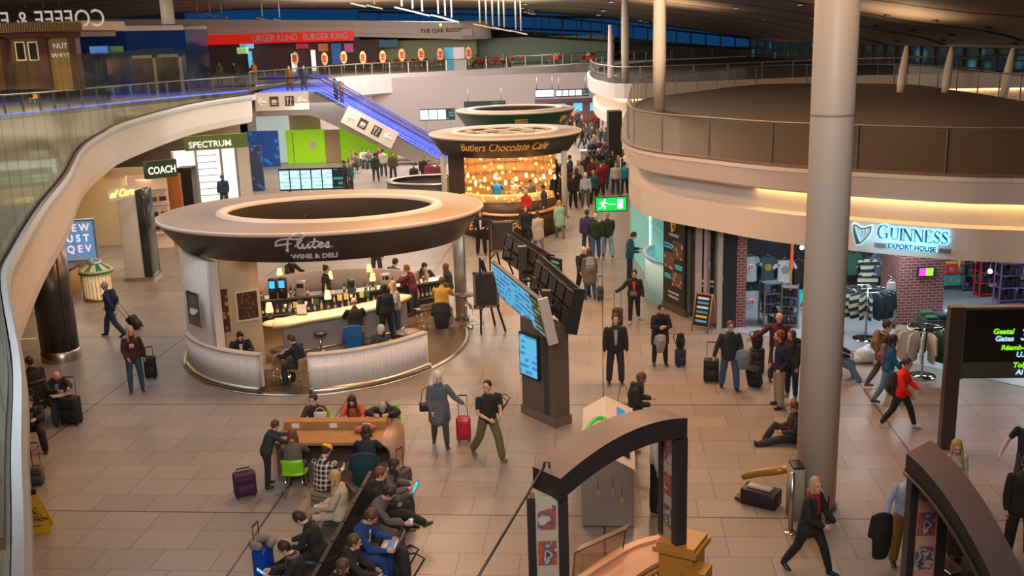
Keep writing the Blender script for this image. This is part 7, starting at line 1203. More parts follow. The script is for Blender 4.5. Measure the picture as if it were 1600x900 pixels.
b = MB(); b.ball((-.20, -.02, .13), (.03, .01, .03), EW, 8, 6); b.tube([(-.22, -.02, .09), (-.27, -.02, -.02)], .026, EW, 5); b.tube([(-.23, -.02, .07), (-.15, -.02, .03), (-.11, -.02, .05)], .014, EW, 4); b.tube([(-.23, -.02, .07), (-.32, -.02, .06), (-.35, -.02, .0)], .014, EW, 4); b.tube([(-.27, -.02, -.02), (-.19, -.02, -.06), (-.21, -.02, -.15)], .018, EW, 4); b.tube([(-.27, -.02, -.02), (-.30, -.02, -.10), (-.38, -.02, -.12)], .018, EW, 4); b.obj('running_figure', None, t)
b = MB(); b.tube([(.3, .05, .23), (.3, .05, 1.4), (.9, .3, 1.55)], .02, STEEL, 6); b.obj('hanger', None, t)
q1, q2 = None, None
def on_line(px, py, line):
 best = None
 for i in range(len(line) - 1):
  for k in range(8):
   p = line[i].lerp(line[i + 1], k / 8); z = PY(px, py, p.y); d = abs(z.x - p.x)
   if best is None or d < best[0]: best = (d, p, z.z, i)
 return best
bl_ = offset_line(fl_, .18); d1, p1, z1_, i1 = on_line(1334, 368, bl_); d2_, p2_, z2_, i2 = on_line(1478, 384, bl_); dd = p2_ - p1; W_ = dd.length; t = thing('backlit_sign', 'backlit blue brewery shop sign with golden harp on the white bulkhead', 'sign', (p1.x, p1.y, 3.52), math.atan2(dd.y, dd.x))
NAVY = mat('sign_navy', (.02, .06, .16), .4); HALO = mat('sign_halo', (.3, .8, 1), .5, emit=1.5, ecol=(.25, .75, 1.0))
def serif(parent, s_, size, x0, z, sp, m, dep, grow=0.0, y=-.10, name='serif_lettering'):
 b = MB(); x = x0; h = size; tk = size * .15 + grow; tn = size * .055 + grow; k = 0
 for ch in s_:
  hh = h * (1.18 if k == 0 else 1.0); w = {'I': .16, 'G': .78, 'U': .72, 'N': .74, 'E': .60, 'S': .52}[ch] * hh; g = grow
  def bar(xa, za, xb, zb, t_):
   v = Vector((xb - xa, 0, zb - za)); n_ = Vector((-v.z, 0, v.x)).normalized() * t_ / 2; e = v.normalized() * g
   c = [Vector((xa, 0, za)) - e + n_, Vector((xa, 0, za)) - e - n_, Vector((xb, 0, zb)) + e - n_, Vector((xb, 0, zb)) + e + n_]
   b.add([(p.x, y, p.z + z) for p in c] + [(p.x, y + dep, p.z + z) for p in c], [(0, 1, 2, 3), (7, 6, 5, 4), (0, 4, 5, 1), (1, 5, 6, 2), (2, 6, 7, 3), (3, 7, 4, 0)], m)
  def curve(pts, t_):
   for a_, c_ in zip(pts[:-1], pts[1:]): bar(a_[0], a_[1], c_[0], c_[1], t_)
  def sf(xc, zc, w_=.16): bar(xc - w_ * hh / 2, zc, xc + w_ * hh / 2, zc, tn)
  if ch == 'I': bar(x + w / 2, 0, x + w / 2, hh, tk); sf(x + w / 2, 0, .26); sf(x + w / 2, hh, .26)
  if ch == 'N': bar(x + .1 * hh, 0, x + .1 * hh, hh, tn); bar(x + .1 * hh, hh, x + w - .1 * hh, 0, tk); bar(x + w - .1 * hh, 0, x + w - .1 * hh, hh, tn); sf(x + .1 * hh, 0, .24); sf(x + .06 * hh, hh, .2); sf(x + w - .1 * hh, hh, .24)
  if ch == 'U': bar(x + .13 * hh, hh, x + .13 * hh, .32 * hh, tk); curve([(x + .13 * hh, .34 * hh), (x + .18 * hh, .13 * hh), (x + .34 * hh, .01 * hh), (x + .50 * hh, .08 * hh), (x + .58 * hh, .3 * hh)], tn * 1.3); bar(x + .58 * hh, .3 * hh, x + .58 * hh, hh, tn); sf(x + .13 * hh, hh, .26); sf(x + .58 * hh, hh, .22)
  if ch == 'E': bar(x + .12 * hh, 0, x + .12 * hh, hh, tk); bar(x + .05 * hh, 0, x + .52 * hh, 0, tn); bar(x + .05 * hh, hh, x + .50 * hh, hh, tn); bar(x + .1 * hh, hh * .53, x + .40 * hh, hh * .53, tn); bar(x + .52 * hh, 0, x + .55 * hh, .18 * hh, tn); bar(x + .50 * hh, hh, x + .50 * hh, hh * .83, tn)
  if ch == 'S': curve([(x + .42 * hh, hh * .80), (x + .38 * hh, hh * .97), (x + .22 * hh, hh * 1.0), (x + .09 * hh, hh * .85), (x + .10 * hh, hh * .68)], tn * 1.4); curve([(x + .10 * hh, hh * .70), (x + .24 * hh, hh * .53), (x + .38 * hh, hh * .40)], tk); curve([(x + .38 * hh, hh * .42), (x + .43 * hh, hh * .22), (x + .34 * hh, hh * .04), (x + .18 * hh, 0), (x + .06 * hh, hh * .08), (x + .04 * hh, hh * .24)], tn * 1.4)
  if ch == 'G': curve([(x + .64 * hh, hh * .80), (x + .58 * hh, hh * .95), (x + .42 * hh, hh * 1.0), (x + .24 * hh, hh * .93)], tn * 1.2); curve([(x + .26 * hh, hh * .95), (x + .12 * hh, hh * .72), (x + .09 * hh, hh * .48), (x + .14 * hh, hh * .2), (x + .28 * hh, hh * .04)], tk * .95); curve([(x + .26 * hh, hh * .05), (x + .44 * hh, -.01 * hh), (x + .62 * hh, hh * .08)], tn * 1.2); bar(x + .62 * hh, .05 * hh, x + .62 * hh, .42 * hh, tk * .9); sf(x + .60 * hh, .42 * hh, .26)
  x += w + sp * h; k += 1
 b.obj(name, None, parent); return x
sz = .285; xe = serif(t, 'GUINNESS', sz, .50, .0, .02, NAVY, .03); serif(t, 'GUINNESS', sz, .50, .0, .02, HALO, .01, .035, -.035, 'halo_light')
sc = (W_ - .50) / (xe - .50)
for o in t.children: o.scale = (sc, 1, 1)
lettering('EXPORT HOUSE', .17, NAVY, t, (.5 + (W_ - .5) * .55, -.10, -.16), bold=.006, xscale=.9); lettering('EXPORT HOUSE', .17, HALO, t, (.5 + (W_ - .5) * .55, -.04, -.16), bold=.022, xscale=.9, name='halo_light')
for x in (.5 + (W_ - .5) * .10, .5 + (W_ - .5) * 1.0): b = MB(); b.box(x - .13, x + .13, -.09, -.06, -.22, -.12, mat('sign_block', (.10, .14, .13), .5)); b.obj('side_block', None, t)
harp(t, (.24, -.07, .05), .46, mat('harp_bronze', (.16, .13, .06), .4), .02); harp(t, (.24, -.03, .05), .52, HALO, .0).name = 'halo_light'
area('sign_glow', (p1.x + dd.x * .5 + -.25, p1.y + dd.y * .5 - .35, 3.5), 1.6, 9, (.4, .8, 1.0), (math.radians(90), 0, math.atan2(dd.y, dd.x)), .3)
b = MB(); b.box(6.75, 10.6, 31.2, 31.5, 0, 3.16, mat('shop_dark_wall', (.018, .017, .02), .6)); b.box(10.6, 30, 36, 36.3, 0, 3.16, mat('shop_dark_wall', (0, 0, 0))); b.box(29.7, 30, 20, 36, 0, 3.16, mat('shop_dark_wall', (0, 0, 0))); struct(b.obj('wall_shop_back'))
def garment(label, px, py, Y, col, w=.52, h=.68, sleeves=True, prt=None, long=False, group=None, txt=None, name='t_shirt'):
 q = PY(px, py, Y); t = thing(name, label, 'shirt', q, 0, group); b = Blob(); b.rings([(0, 0, h / 2 - .03), (0, 0, h * .2), (0, 0, -h * .2), (0, 0, -h / 2)], [(w * .36, .04), (w * .44, .06), (w * .42, .055), (w * .44, .05)], Vector((1, 0, 0)), 14)
 if sleeves:
  for s_ in (-1, 1): b.rings([(s_ * w * .38, 0, h * .42), (s_ * w * (.66 if not long else .60), 0, h * (.16 if not long else -.35))], [.075, .07 if not long else .05], None, 8)
 b.obj('fabric', cloth(col) if isinstance(col, tuple) else col, .018, t)
 if prt:
  b = MB(); b.ball((0, -.065, .06), (.12, .02, .12), mat('print_%02x%02x' % (int(prt[0] * 255), int(prt[1] * 255)), prt, .6), 14, 8); b.obj('chest_print', None, t)
 if txt: lettering(txt, .15, mat('print_red', (.6, .02, .03), .6), t, (0, -.09, .06), bold=.01)
 b = MB(); b.tube([(-.17, 0, h / 2 - .02), (0, 0, h / 2 + .06), (.17, 0, h / 2 - .02)], .008, STEEL, 5); b.tube([(0, 0, h / 2 + .06), (0, .04, h / 2 + .13), (0, .25, h / 2 + .13)], .008, STEEL, 5); b.obj('hanger', None, t); return t
LG = (.34, .38, .40); Yw = 30.95
garment('pale grey shirt with red 13 in the upper row of the shop', 1172, 420, Yw, LG, .50, .78, True, (.7, .65, .62), txt='13'); garment('dark teal shirt with gold emblem beside the grey 13 shirt', 1199, 420, Yw, (.03, .07, .08), .50, .76, True, (.35, .22, .03)); garment('white shirt with dark round print in the upper row', 1226, 424, Yw, (.55, .56, .54), .52, .72, True, (.25, .24, .22))
garment('pale grey hooded top with red 13 in the lower row', 1173, 474, Yw, LG, .52, .80, True, (.6, .55, .52), True, txt='13', name='hooded_top')
for i, x in enumerate((1247, 1258, 1268)): garment('black shirt hanging beside the red rail', x, 426, Yw, (.015, .015, .015), .30, .75, False, None, False, 'black shirts beside the red rail')
for i, x in enumerate((1194, 1204)): garment('dark top hanging below the teal shirt', x, 486, Yw, (.05, .06, .06), .26, .62, False, None, False, 'dark tops below the teal shirt')
t = thing('clothes_rail_frame', 'orange red square rail frame hanging in the shop', 'rail', (PY(1204, 395, 30.4).x, 30.4, 0)); b = MB(); OR = mat('rail_orange', (.7, .10, .02), .4, emit=.15); b.box(0, .62, 0, .06, 2.62, 2.72, OR); b.box(.62, .70, 0, .06, 1.35, 2.85, OR); b.obj('frame_bars', None, t); b = MB(); b.box(.64, .68, .0, .04, .012, 1.35, OR); b.obj('post', None, t)
t = thing('teal_poster', 'turquoise and red poster on the shop wall left of the thick column', 'poster', tuple(PY(1257, 473, 30.6))); b = MB(); b.box(-.16, .16, 0, .5, -.3, .3, mat('poster_turq', (.02, .5, .5), .5, emit=.35)); b.obj('sheet', None, t); b = MB(); b.tube([(-.12, -.02, -.1), (0, -.02, .1), (.12, -.02, 0)], .04, mat('poster_red', (.7, .02, .04), .5, emit=.3), 6); b.box(-.16, .16, -.01, 0, -.3, -.2, mat('poster_red', (0, 0, 0))); b.obj('red_figure', None, t)
def goods(seed): return pic_mat('shelf_goods_%d' % seed, ((.10, .06, .04), (.12, .10, .14), (.05, .07, .05), (.16, .10, .08))[seed % 4], ((.6, .5, .4), (.45, .35, .6), (.5, .12, .05), (.08, .06, .05))[seed % 4], 7 + seed * 2)
def shelf_unit(label, x, y, rz, w, h, n, fr, seed, depth=.4):
 t = thing('shelf_unit', label, 'shelf', (x, y, .012), rz); b = MB()
 for sx in (-1, 1):
  for sy in (0, 1): b.box(sx * w / 2 - .02, sx * w / 2 + .02, sy * depth - .02, sy * depth + .02, 0, h, fr)
 b.obj('frame', None, t)
 for i in range(n + 1): z = .1 + (h - .15) * i / n; b = MB(); b.box(-w / 2, w / 2, 0, depth, z - .015, z + .015, fr); b.obj('shelf_board', None, t)
 rr = random.Random(seed)
 for i in range(n):
  b = MB(); z = .115 + (h - .15) * i / n; x_ = -w / 2 + .04
  while x_ < w / 2 - .1: ww = rr.uniform(.07, .16); hh = rr.uniform(.35, .85) * (h - .15) / n; b.bevbox(x_, x_ + ww, .04, depth - .06, z, z + hh, .02, mat('good_%d' % rr.randint(0, 9), [(.5, .42, .32), (.05, .04, .04), (.35, .04, .03), (.08, .18, .1), (.45, .45, .5), (.25, .14, .05), (.02, .02, .03), (.5, .3, .1), (.1, .08, .2), (.3, .28, .26)][rr.randint(0, 9)], .5), 2); x_ += ww + .02
  o = b.obj('merchandise', None, t); o['kind'] = 'stuff'
 return t
WF = mat('wire_white', (.16, .16, .17), .4, .3); RFm = mat('frame_red', (.6, .04, .02), .45, emit=.08)
p = P(1205, 510, 0); shelf_unit('wire gift stand with red sign in front of the shirt wall', p.x, p.y - .1, .15, .5, 1.35, 4, WF, 1); p = P(1231, 512, 0); shelf_unit('second wire gift stand beside the first one', p.x, p.y - .1, -.3, .45, 1.25, 4, WF, 2)
Yb = 33.0
for i, (px, w_, h_, lab, fr, sd) in enumerate(((1484, .9, 2.95, 'tall shelf with red and teal gift boxes right of the brick column', RFm, 3), (1520, .8, 2.7, 'tall dark shelf with brown goods behind the gate sign', mat('frame_teal', (.03, .25, .22), .4), 4), (1550, .9, 2.3, 'red framed shelf of glassware in the shop', RFm, 5), (1590, 1.2, 2.5, 'long shelf with violet glassware at the picture edge', mat('frame_violet', (.25, .18, .4), .5), 6))): q = PY(px, 480, Yb - i * .8); shelf_unit(lab, q.x, Yb - i * .8, 0, w_, h_, 6, fr, sd)
t = thing('rope_display', 'hanging knotted rope with lit bulb in the shop', 'rope', tuple(PY(1518, 400, 29.0))); b = MB(); RP = mat('rope', (.5, .38, .2), .8); b.tube([(-.5, 0, .45), (-.3, 0, -.1), (-.1, 0, .35), (.1, 0, -.2), (.35, 0, .45)], .035, RP, 6); b.tube([(-.4, 0, .2), (-.35, 0, -.3), (-.2, 0, -.2), (-.3, 0, .1)], .03, RP, 6); b.obj('rope_coil', None, t)
t = thing('yellow_red_panel', 'red and turquoise shelf header with round motifs in the shop', 'display', tuple(PY(1486, 430, 32.4))); b = MB(); b.box(-.45, .45, 0, .1, .05, .38, mat('panel_red', (.6, .02, .02), .5, emit=.25)); b.box(-.45, .45, 0, .1, -.35, 0, mat('panel_turq', (.02, .30, .28), .5, emit=.2)); b.box(-.45, .45, 0, .1, .38, .46, mat('panel_yellow', (.7, .5, .02), .5, emit=.2)); b.obj('board', None, t); b = MB()
for i in range(3):
 for z in (.2, -.18): b = MB(); b.ball((-.28 + i * .28, -.02, z), (.09, .02, .10), mat('motif', (.4, .35, .25), .5), 10, 6); b.obj('round_motif', None, t)
def striped_cloth():
 m = mat('rugby_stripes', (.5, .5, .4), .85); nt, N, L, bb = nodes_of(m); tc = N.new('ShaderNodeTexCoord'); sp = N.new('ShaderNodeSeparateXYZ'); L.new(tc.outputs['Object'], sp.inputs[0]); f = N.new('ShaderNodeMath'); f.operation = 'MULTIPLY'; f.inputs[1].default_value = 4.6; L.new(sp.outputs['Z'], f.inputs[0]); fr = N.new('ShaderNodeMath'); fr.operation = 'FRACT'; L.new(f.outputs[0], fr.inputs[0]); g = N.new('ShaderNodeMath'); g.operation = 'GREATER_THAN'; g.inputs[1].default_value = .5; L.new(fr.outputs[0], g.inputs[0]); mx = N.new('ShaderNodeMix'); mx.data_type = 'RGBA'; mx.inputs[6].default_value = (.58, .56, .42, 1); mx.inputs[7].default_value = (.015, .03, .035, 1); L.new(g.outputs[0], mx.inputs[0]); L.new(mx.outputs[2], bb.inputs['Base Color']); return m
RUG = striped_cloth(); DCL = cloth((.02, .035, .04)); GRC = cloth((.015, .09, .04)); LCL = cloth((.50, .48, .44))
def rack(label, px, py, n, r, h, pick, group, lab2, dyz=0, arc=(0, 2 * PI)):
 p = P(px, py, 0); t = thing('clothes_rack', label, 'rack', (p.x, p.y, .012)); b = MB(); b.tube([(r * math.cos(a), r * math.sin(a), h) for a in [2 * PI * i / 20 for i in range(21)]], .015, CHROME, 6); b.tube([(-r, 0, h), (r, 0, h)], .012, CHROME, 6); b.obj('hoop', None, t); b = MB(); b.cyl(0, 0, 0, h, .025, CHROME, 8); b.obj('pole', None, t); b = MB(); b.lathe([(0, 0), (r * .8, 0), (r * .78, .02), (0, .03)], CHROME, 20); b.obj('base', None, t)
 for i in range(n):
  a = arc[0] + (arc[1] - arc[0]) * (i + .5) / n; m_ = pick(i); g = Blob(); g.rings([(0, 0, -.06), (0, 0, -.30), (0, 0, -.75)], [(.20, .035), (.22, .045), (.21, .04)], Vector((1, 0, 0)), 12)
  for s_ in (-1, 1): g.rings([(s_ * .19, 0, -.10), (s_ * .26, .0, -.50)], [.05, .04], None, 6)
  o = g.obj('hanging_shirt', m_, .022, None); o.location = (p.x + (r + .06) * math.cos(a), p.y + (r + .06) * math.sin(a), h + .03); o.rotation_euler = (0, 0, a); tag(o, lab2, 'shirt', group)
  hk = MB(); hk.tube([(-.16, 0, -.07), (0, 0, -.02), (.16, 0, -.07)], .006, STEEL, 4); hk.obj('hanger', None, o)
rack('round chrome rack of striped and dark rugby shirts left of the brick column', 1352, 530, 16, .45, 1.45, lambda i: RUG if 7 <= i <= 11 else DCL, 'shirts on the round rack left of the brick column', 'rugby shirt hanging on the round rack left of the brick column')
rack('round chrome rack of pale and green shirts behind the woman in red', 1440, 588, 14, .42, 1.25, lambda i: LCL if 5 <= i <= 10 else (GRC if i > 10 else DCL), 'shirts on the rack behind the woman in red', 'pale or green shirt on the rack behind the woman in red')
garment('long pale shirt hanging beside the brick column', 1391, 470, 27.4, (.45, .47, .44), .34, 1.1, False, None, name='long_shirt'); garment('green shirt in the upper row left of the brick column', 1332, 412, 29.8, (.02, .09, .05), .42, .66); garment('black and white checked shirt high on the shop wall', 1355, 420, 29.8, RUG, .50, .62); garment('slate blue shirt with pale arch print high on the wall', 1380, 412, 29.8, (.09, .13, .17), .58, .74, True, (.5, .5, .5))
garment('orange jersey with dark number low on the shop wall', 1326, 470, 29.6, (.65, .14, .02), .45, .62, True, (.1, .05, .02));
for i in range(5): garment('striped shirt hanging below the checked shirt', 1344 + i * 6, 440, 29.8, RUG, .20, .5, False, None, False, 'striped shirts below the checked shirt')
t = thing('wall_rail', 'dark wall rail unit behind the round rack of rugby shirts', 'rail', (PY(1355, 440, 30).x, 30.1, 0)); b = MB(); b.box(-.9, .7, .1, .3, .012, 3.16, mat('shop_dark_wall', (0, 0, 0))); b.obj('back_panel', None, t); b = MB(); b.box(-.9, .7, -.1, .1, 2.78, 2.82, STEEL); b.box(-.9, .7, -.1, .1, 1.75, 1.78, STEEL); b.obj('rails', None, t)
p = P(1475, 545, 0); t = thing('folded_shirt_table', 'dark low table heaped with folded green and black shirts', 'table', (p.x, p.y + .3, .012)); b = MB(); b.box(-.55, .5, -.35, .35, 0, .8, DGREY); b.obj('body', None, t)
for i in range(6):
 b = MB(); b.bevbox(-.5 + (i % 3) * .34, -.2 + (i % 3) * .34, -.28 + (i // 3) * .3, -.02 + (i // 3) * .3, .8, .88 + .05 * (i % 2), .04, (GRC, DCL, LCL)[i % 3], 3); b.obj('folded_shirt', None, t)
p = P(1137, 510, 0); t = thing('pint_glass_sign', 'silver standing sign shaped like a pint glass by the entrance', 'sign', (p.x, p.y - .12, 0)); b = MB(); pr = [(-.14, .02), (.14, .02), (.17, .35), (.21, .62), (.20, .80), (.17, .86), (-.17, .86), (-.20, .80), (-.21, .62), (-.17, .35)]; b.add([(x, -.02, z) for x, z in pr] + [(x, .02, z) for x, z in pr], [tuple(range(10)), tuple(reversed(range(10, 20)))] + [(i, 10 + i, 10 + (i + 1) % 10, (i + 1) % 10) for i in range(10)], mat('silver_print', (.42, .45, .48), .3, .3)); b.obj('cutout', None, t)
b = MB();
for z in (.45, .55, .65, .75): b.box(-.17, .17, -.025, -.02, z, z + .03, mat('silver_line', (.2, .22, .25), .4))
b.obj('bands', None, t); b = MB(); b.ball((0, -.03, .22), (.09, .01, .06), mat('teal_badge', (.02, .15, .2), .4), 12, 6); b.obj('oval_badge', None, t); b = MB(); b.box(-.12, .12, -.1, .1, 0, .02, STEEL); b.obj('foot', None, t)
p = P(1102, 514, 0); t = thing('a_frame_board', 'wooden a frame pavement board with blue and yellow lettering lines', 'sign', (p.x - .05, p.y - .1, 0), math.radians(-38)); FRM = mat('board_wood', (.30, .19, .10), .5)
for s_ in (-1, 1):
 b = MB()
 for x in (-.26, .26): b.tube([(x, s_ * .30, 0), (x, s_ * .02, 1.12)], .022, FRM, 4)
 for f in (.15, .97): b.tube([(-.26, s_ * (.30 - .28 * f), 1.12 * f), (.26, s_ * (.30 - .28 * f), 1.12 * f)], .022, FRM, 4)
 b.obj('frame_leaf', None, t); b = MB(); y0, y1 = s_ * .255, s_ * .035; b.add([(-.24, y0, .17), (.24, y0, .17), (.24, y1, 1.06), (-.24, y1, 1.06), (-.24, y0 - s_ * .015, .17), (.24, y0 - s_ * .015, .17), (.24, y1 - s_ * .015, 1.06), (-.24, y1 - s_ * .015, 1.06)], [(0, 1, 2, 3), (7, 6, 5, 4)], AD if s_ < 0 else FRM); b.obj('board_face', None, t)
for i, c_ in enumerate(((.7, .7, .7), (.05, .35, .7), (.6, .65, .7), (.05, .3, .6), (.7, .45, .02), (.1, .4, .7))): b = MB(); z = .98 - i * .13; y = -(.255 - .22 * (z - .17) / .89) - .012; b.box(-.18, .18, y - .004, y, z - .04, z + .03, mat('chalk_%d' % i, c_, .6, emit=.2)); b.obj('lettering_band', None, t)
for (x, y, z, e) in ((8.2, 28.6, 3.0, 110), (10.6, 27.6, 3.0, 120), (13, 29, 3.0, 120), (9.5, 26.3, 3.05, 60), (14, 25.5, 3.0, 90), (16.5, 31.5, 3.0, 90)): area('shop_light', (x, y, z), .8, e, (.78, .90, 1.0))
for (px, py, Y) in ((1253, 387, 28.4), (1547, 424, 27.2)): q = PY(px, py, Y); t = thing('spotlight', 'bright shop spotlight ' + ('left of the thick column' if px < 1300 else 'above the shelves near the picture edge'), 'lamp', q); b = MB(); b.ball((0, 0, 0), .06, mat('spot_hot', (1, .8, .6), .5, emit=25, ecol=(1, .78, .55)), 10, 8); b.obj('bulb', None, t); b = MB(); b.cyl(0, 0, .04, 3.16 - q.z, .02, BLACK, 6); b.obj('stem', None, t)
for nm, (x, y) in (('violet', (9.4, 21.5)),):
 l = bpy.data.lights.new('violet_spot', 'SPOT'); l.energy = 420; l.color = (.25, .2, 1); l.spot_size = math.radians(26); l.spot_blend = .8; l.shadow_soft_size = .1; o = bpy.data.objects.new('violet_spot', l); o.location = (8.6, 20.2, 9.5); COL.objects.link(o)
 o2 = o.copy(); o2.location = (10.8, 20.5, 9.5); COL.objects.link(o2)
# ================================================================ the travellers
def mir(pose, **kw):
 p = dict(POSES[pose]); q = dict(p); q['aL'], q['aR'] = p['aR'], p['aL']; q['lL'], q['lR'] = p['lR'], p['lL']; q['head'] = (p['head'][0], -p['head'][1]); q.update(kw); return q
BLK = (.014, .013, .014); NAVY_ = (.012, .018, .045); JEAN = (.03, .07, .16); LJEAN = (.10, .18, .30); GREY = (.16, .155, .15); DG = (.05, .05, .052)
def pp(label, px, py, rz, pose, top, tc, pc, **kw): q = P(px, py, kw.pop('fz', 0)); return person(label, (q.x, q.y), rz, pose, top, tc, pc, **kw)
r, J = pp('woman with pale hair in a grey coat and blue scarf holding a red suitcase', 689, 696, 188, 'stand', 'coat', (.10, .11, .12), DG, hair='bob', hcol='white', fem=True, H=1.72, scarf=(.05, .11, .22), mod=mir('hold_right', head=(0, -12), lL=(18, 3, 8, 2), lR=(-10, 3, -20, 2)), skin=0)
q = P(725, 690, 0); suitcase('bright red hard suitcase beside the woman in the grey coat', (q.x, q.y + .05), 0, (.42, .01, .02), .50, .32, .22, 0, .48, hard=True)
handbag('black shoulder bag hanging beside the grey coat of the woman with the red suitcase', (J['M'] @ Vector((.27, 0, 1.02))), math.radians(188), BLK, 1.0, .34)
r, J = pp('man in a black t shirt and khaki trousers walking with clasped hands', 764, 716, 212, 'clasp', 'tee', (.018, .018, .019), (.14, .105, .045), hair='buzz', hcol='black', H=1.80, skin=1, fat=1.12, shoes=(.16, .09, .05), mod=dict(head=(4, 55), lL=(26, 5, 12, 3), lR=(-16, 5, -36, 4)))
backpack('black backpack slung at the side of the man in khaki trousers', J['M'] @ Vector((-.36, -.10, 1.12)), J['rz'] + .8, BLK, .85)
r, J = pp('man in a dark open jacket and lilac shirt facing the viewer', 962, 600, 178, 'stand', 'jacket', (.022, .020, .022), (.025, .027, .04), hair='short', hcol='dark', H=1.83, shirt=(.34, .32, .42), skin=1, shoes=(.05, .03, .02), mod=dict(head=(-4, 0)))
r, J = pp('woman all in black hugging her shoulder beside a navy backpack case', 1031, 571, 184, 'hug', 'coat', (.012, .011, .013), (.012, .012, .014), hair='short', hcol='black', fem=True, H=1.72, skin=1, mod=dict(lean=8, head=(14, -8)))
q = P(1063, 572, 0); suitcase('small navy trolley case standing behind the woman in black', (q.x, q.y), 15, (.02, .025, .06), .42, .26, .22, 0, .05); backpack('black backpack resting upright on the small navy case', (q.x, q.y + .02, .70), .3, BLK, .8)
drape('light grey bundled garment hanging from the hand of the woman in black', (J['handR'].x - .12, J['handR'].y - .05, .95), 10, (.26, .24, .23), .26, .42, .10)
r, J = pp('woman in a black jacket over a red top pulling a brown case', 991, 503, 172, 'pull', 'jacket', (.02, .018, .018), (.015, .015, .016), hair='pony', hcol='dark', fem=True, H=1.68, shirt=(.55, .05, .03), shoes=(.4, .38, .36), skin=1, mod=mir('walk', aR=(10, 40, 20, 55), aL=(-8, 14, 20, 8), head=(10, 0)))
q = P(965, 510, 0); suitcase('dark brown trolley case pulled by the woman in the red top', (q.x, q.y), -10, (.07, .02, .02), .50, .32, .22, 0, .55)
handbag('small grey waist bag on the woman in the red top', J['M'] @ Vector((.02, .22, 1.0)), J['rz'], (.12, .11, .10), .7, .05)
r, J = pp('man in a blue teal jumper bowed over his phone by the teal glass wall', 984, 440, 262, 'phone', 'jacket', (.01, .07, .12), (.02, .025, .04), hair='short', hcol='dark', H=1.80)
phone('phone held by the man in the blue teal jumper', J['handL'].lerp(J['handR'], .5), J['rz'], -50)
r, J = pp('dark clad woman with brown hair standing beside the little house box', 992, 702, 262, 'phone', 'puffer', (.02, .017, .018), (.02, .02, .025), hair='long', hcol='brown', fem=True, H=1.74, shoes=(.30, .15, .08), skin=1, near=2)
handbag('brown strapped handbag on the back of the woman by the house box', J['M'] @ Vector((.0, -.24, 1.05)), J['rz'] + 1.2, (.20, .09, .03), 1.1, .42)
r, J = pp('staff man in a white shirt and black trousers behind the arch post', 1026, 796, 250, 'stand', 'shirt', (.50, .47, .44), BLK, hair='short', hcol='dark', H=1.80, near=2)
r, J = pp('man with glasses in a dark jumper and jeans wheeling a black case', 1139, 608, 178, 'hold_right', 'jacket', (.018, .022, .028), (.035, .09, .20), hair='short', hcol='brown', H=1.76, glasses=True, fat=1.2, skin=1, mod=dict(aR=(6, 22, 12, 18), aL=(10, 12, 70, -12), head=(4, 0), lL=(14, 6, 6, 3), lR=(-8, 6, -14, 3)))
q = P(1111, 596, 0); suitcase('black trolley case held by the man with glasses', (q.x, q.y), -12, BLK, .54, .38, .26, 0, .42)
drape('grey coat folded over the arm of the man with glasses', (J['handL'].x + .05, J['handL'].y - .06, 1.12), 0, (.16, .18, .20), .30, .42, .10)
q = P(1181, 603, 0); suitcase('black wheeled case tilted between two standing men', (q.x, q.y), -40, (.015, .015, .018), .50, .34, .24, 20, .40); q = P(1187, 590, 0); t_ = suitcase('tall dark case under a backpack near the standing men', (q.x, q.y + .35), 0, (.02, .02, .022), .62, .36, .24, 0, .05); backpack('dark backpack lying on top of the tall dark case', (q.x, q.y + .33, .92), .1, (.02, .018, .02), .9)
r, J = pp('man in a navy jumper and beige trousers turned left with hands in pockets', 1216, 636, 98, 'pockets', 'jacket', (.012, .016, .035), (.33, .25, .17), hair='short', hcol='auburn', H=1.86, beard='auburn', skin=1, shirt=(.4, .45, .55))
r, J = pp('long haired woman with a black backpack behind the man in navy', 1236, 622, 120, 'stand', 'jacket', (.03, .03, .028), (.02, .03, .06), hair='long', hcol='brown', fem=True, H=1.70, shoes=(.3, .35, .45)); backpack('black backpack worn by the long haired woman beside the thick column', J['back'], J['rz'], BLK, 1.0)
r, J = pp('balding bearded man in a maroon jumper stretching out one arm', 1214, 596, 170, 'stand', 'jacket', (.07, .012, .018), DG, hair='bald', hcol='grey', H=1.80, beard='grey', skin=1, mod=dict(aR=(20, 52, 30, 60)))
q = P(1240, 690, 0); r, J = person('person in dark clothes sitting on the floor against the thick column', (q.x, q.y), 90, 'ground', 'jacket', (.03, .03, .032), (.03, .03, .033), hair='short', hcol='auburn', H=1.72, skin=1)
r, J = pp('girl in a bright red coat and black leggings walking', 1404, 668, 238, 'stride', 'jacket', (.72, .012, .010), BLK, hair='pony', hcol='dark', fem=True, H=1.68, shoes=(.45, .42, .45), skin=2, mod=dict(head=(6, 10), aR=(6, 10, 40, -16)))
backpack('black backpack carried behind the girl in the red coat', J['back'] + Vector((-.08, 0, -.14)), J['rz'] + .5, (.02, .02, .022), 1.05)
r, J = pp('dark haired woman in a blue jacket walking beside the girl in red', 1384, 630, 250, 'walk', 'jacket', (.012, .10, .22), LJEAN, hair='bob', hcol='black', fem=True, H=1.70, skin=2); backpack('floral patterned backpack on the woman in the blue jacket', J['back'], J['rz'], (.16, .10, .16), .95, trim=(.35, .05, .06))
r, J = pp('brown haired woman in an olive jacket with a tan backpack', 1374, 610, 255, 'walk2', 'jacket', (.05, .05, .03), (.08, .08, .08), hair='bun', hcol='dark', fem=True, H=1.78, shoes=(.22, .10, .03), scarf=(.3, .28, .25)); backpack('tan backpack on the woman in the olive jacket', J['back'], J['rz'], (.24, .14, .07), 1.05)
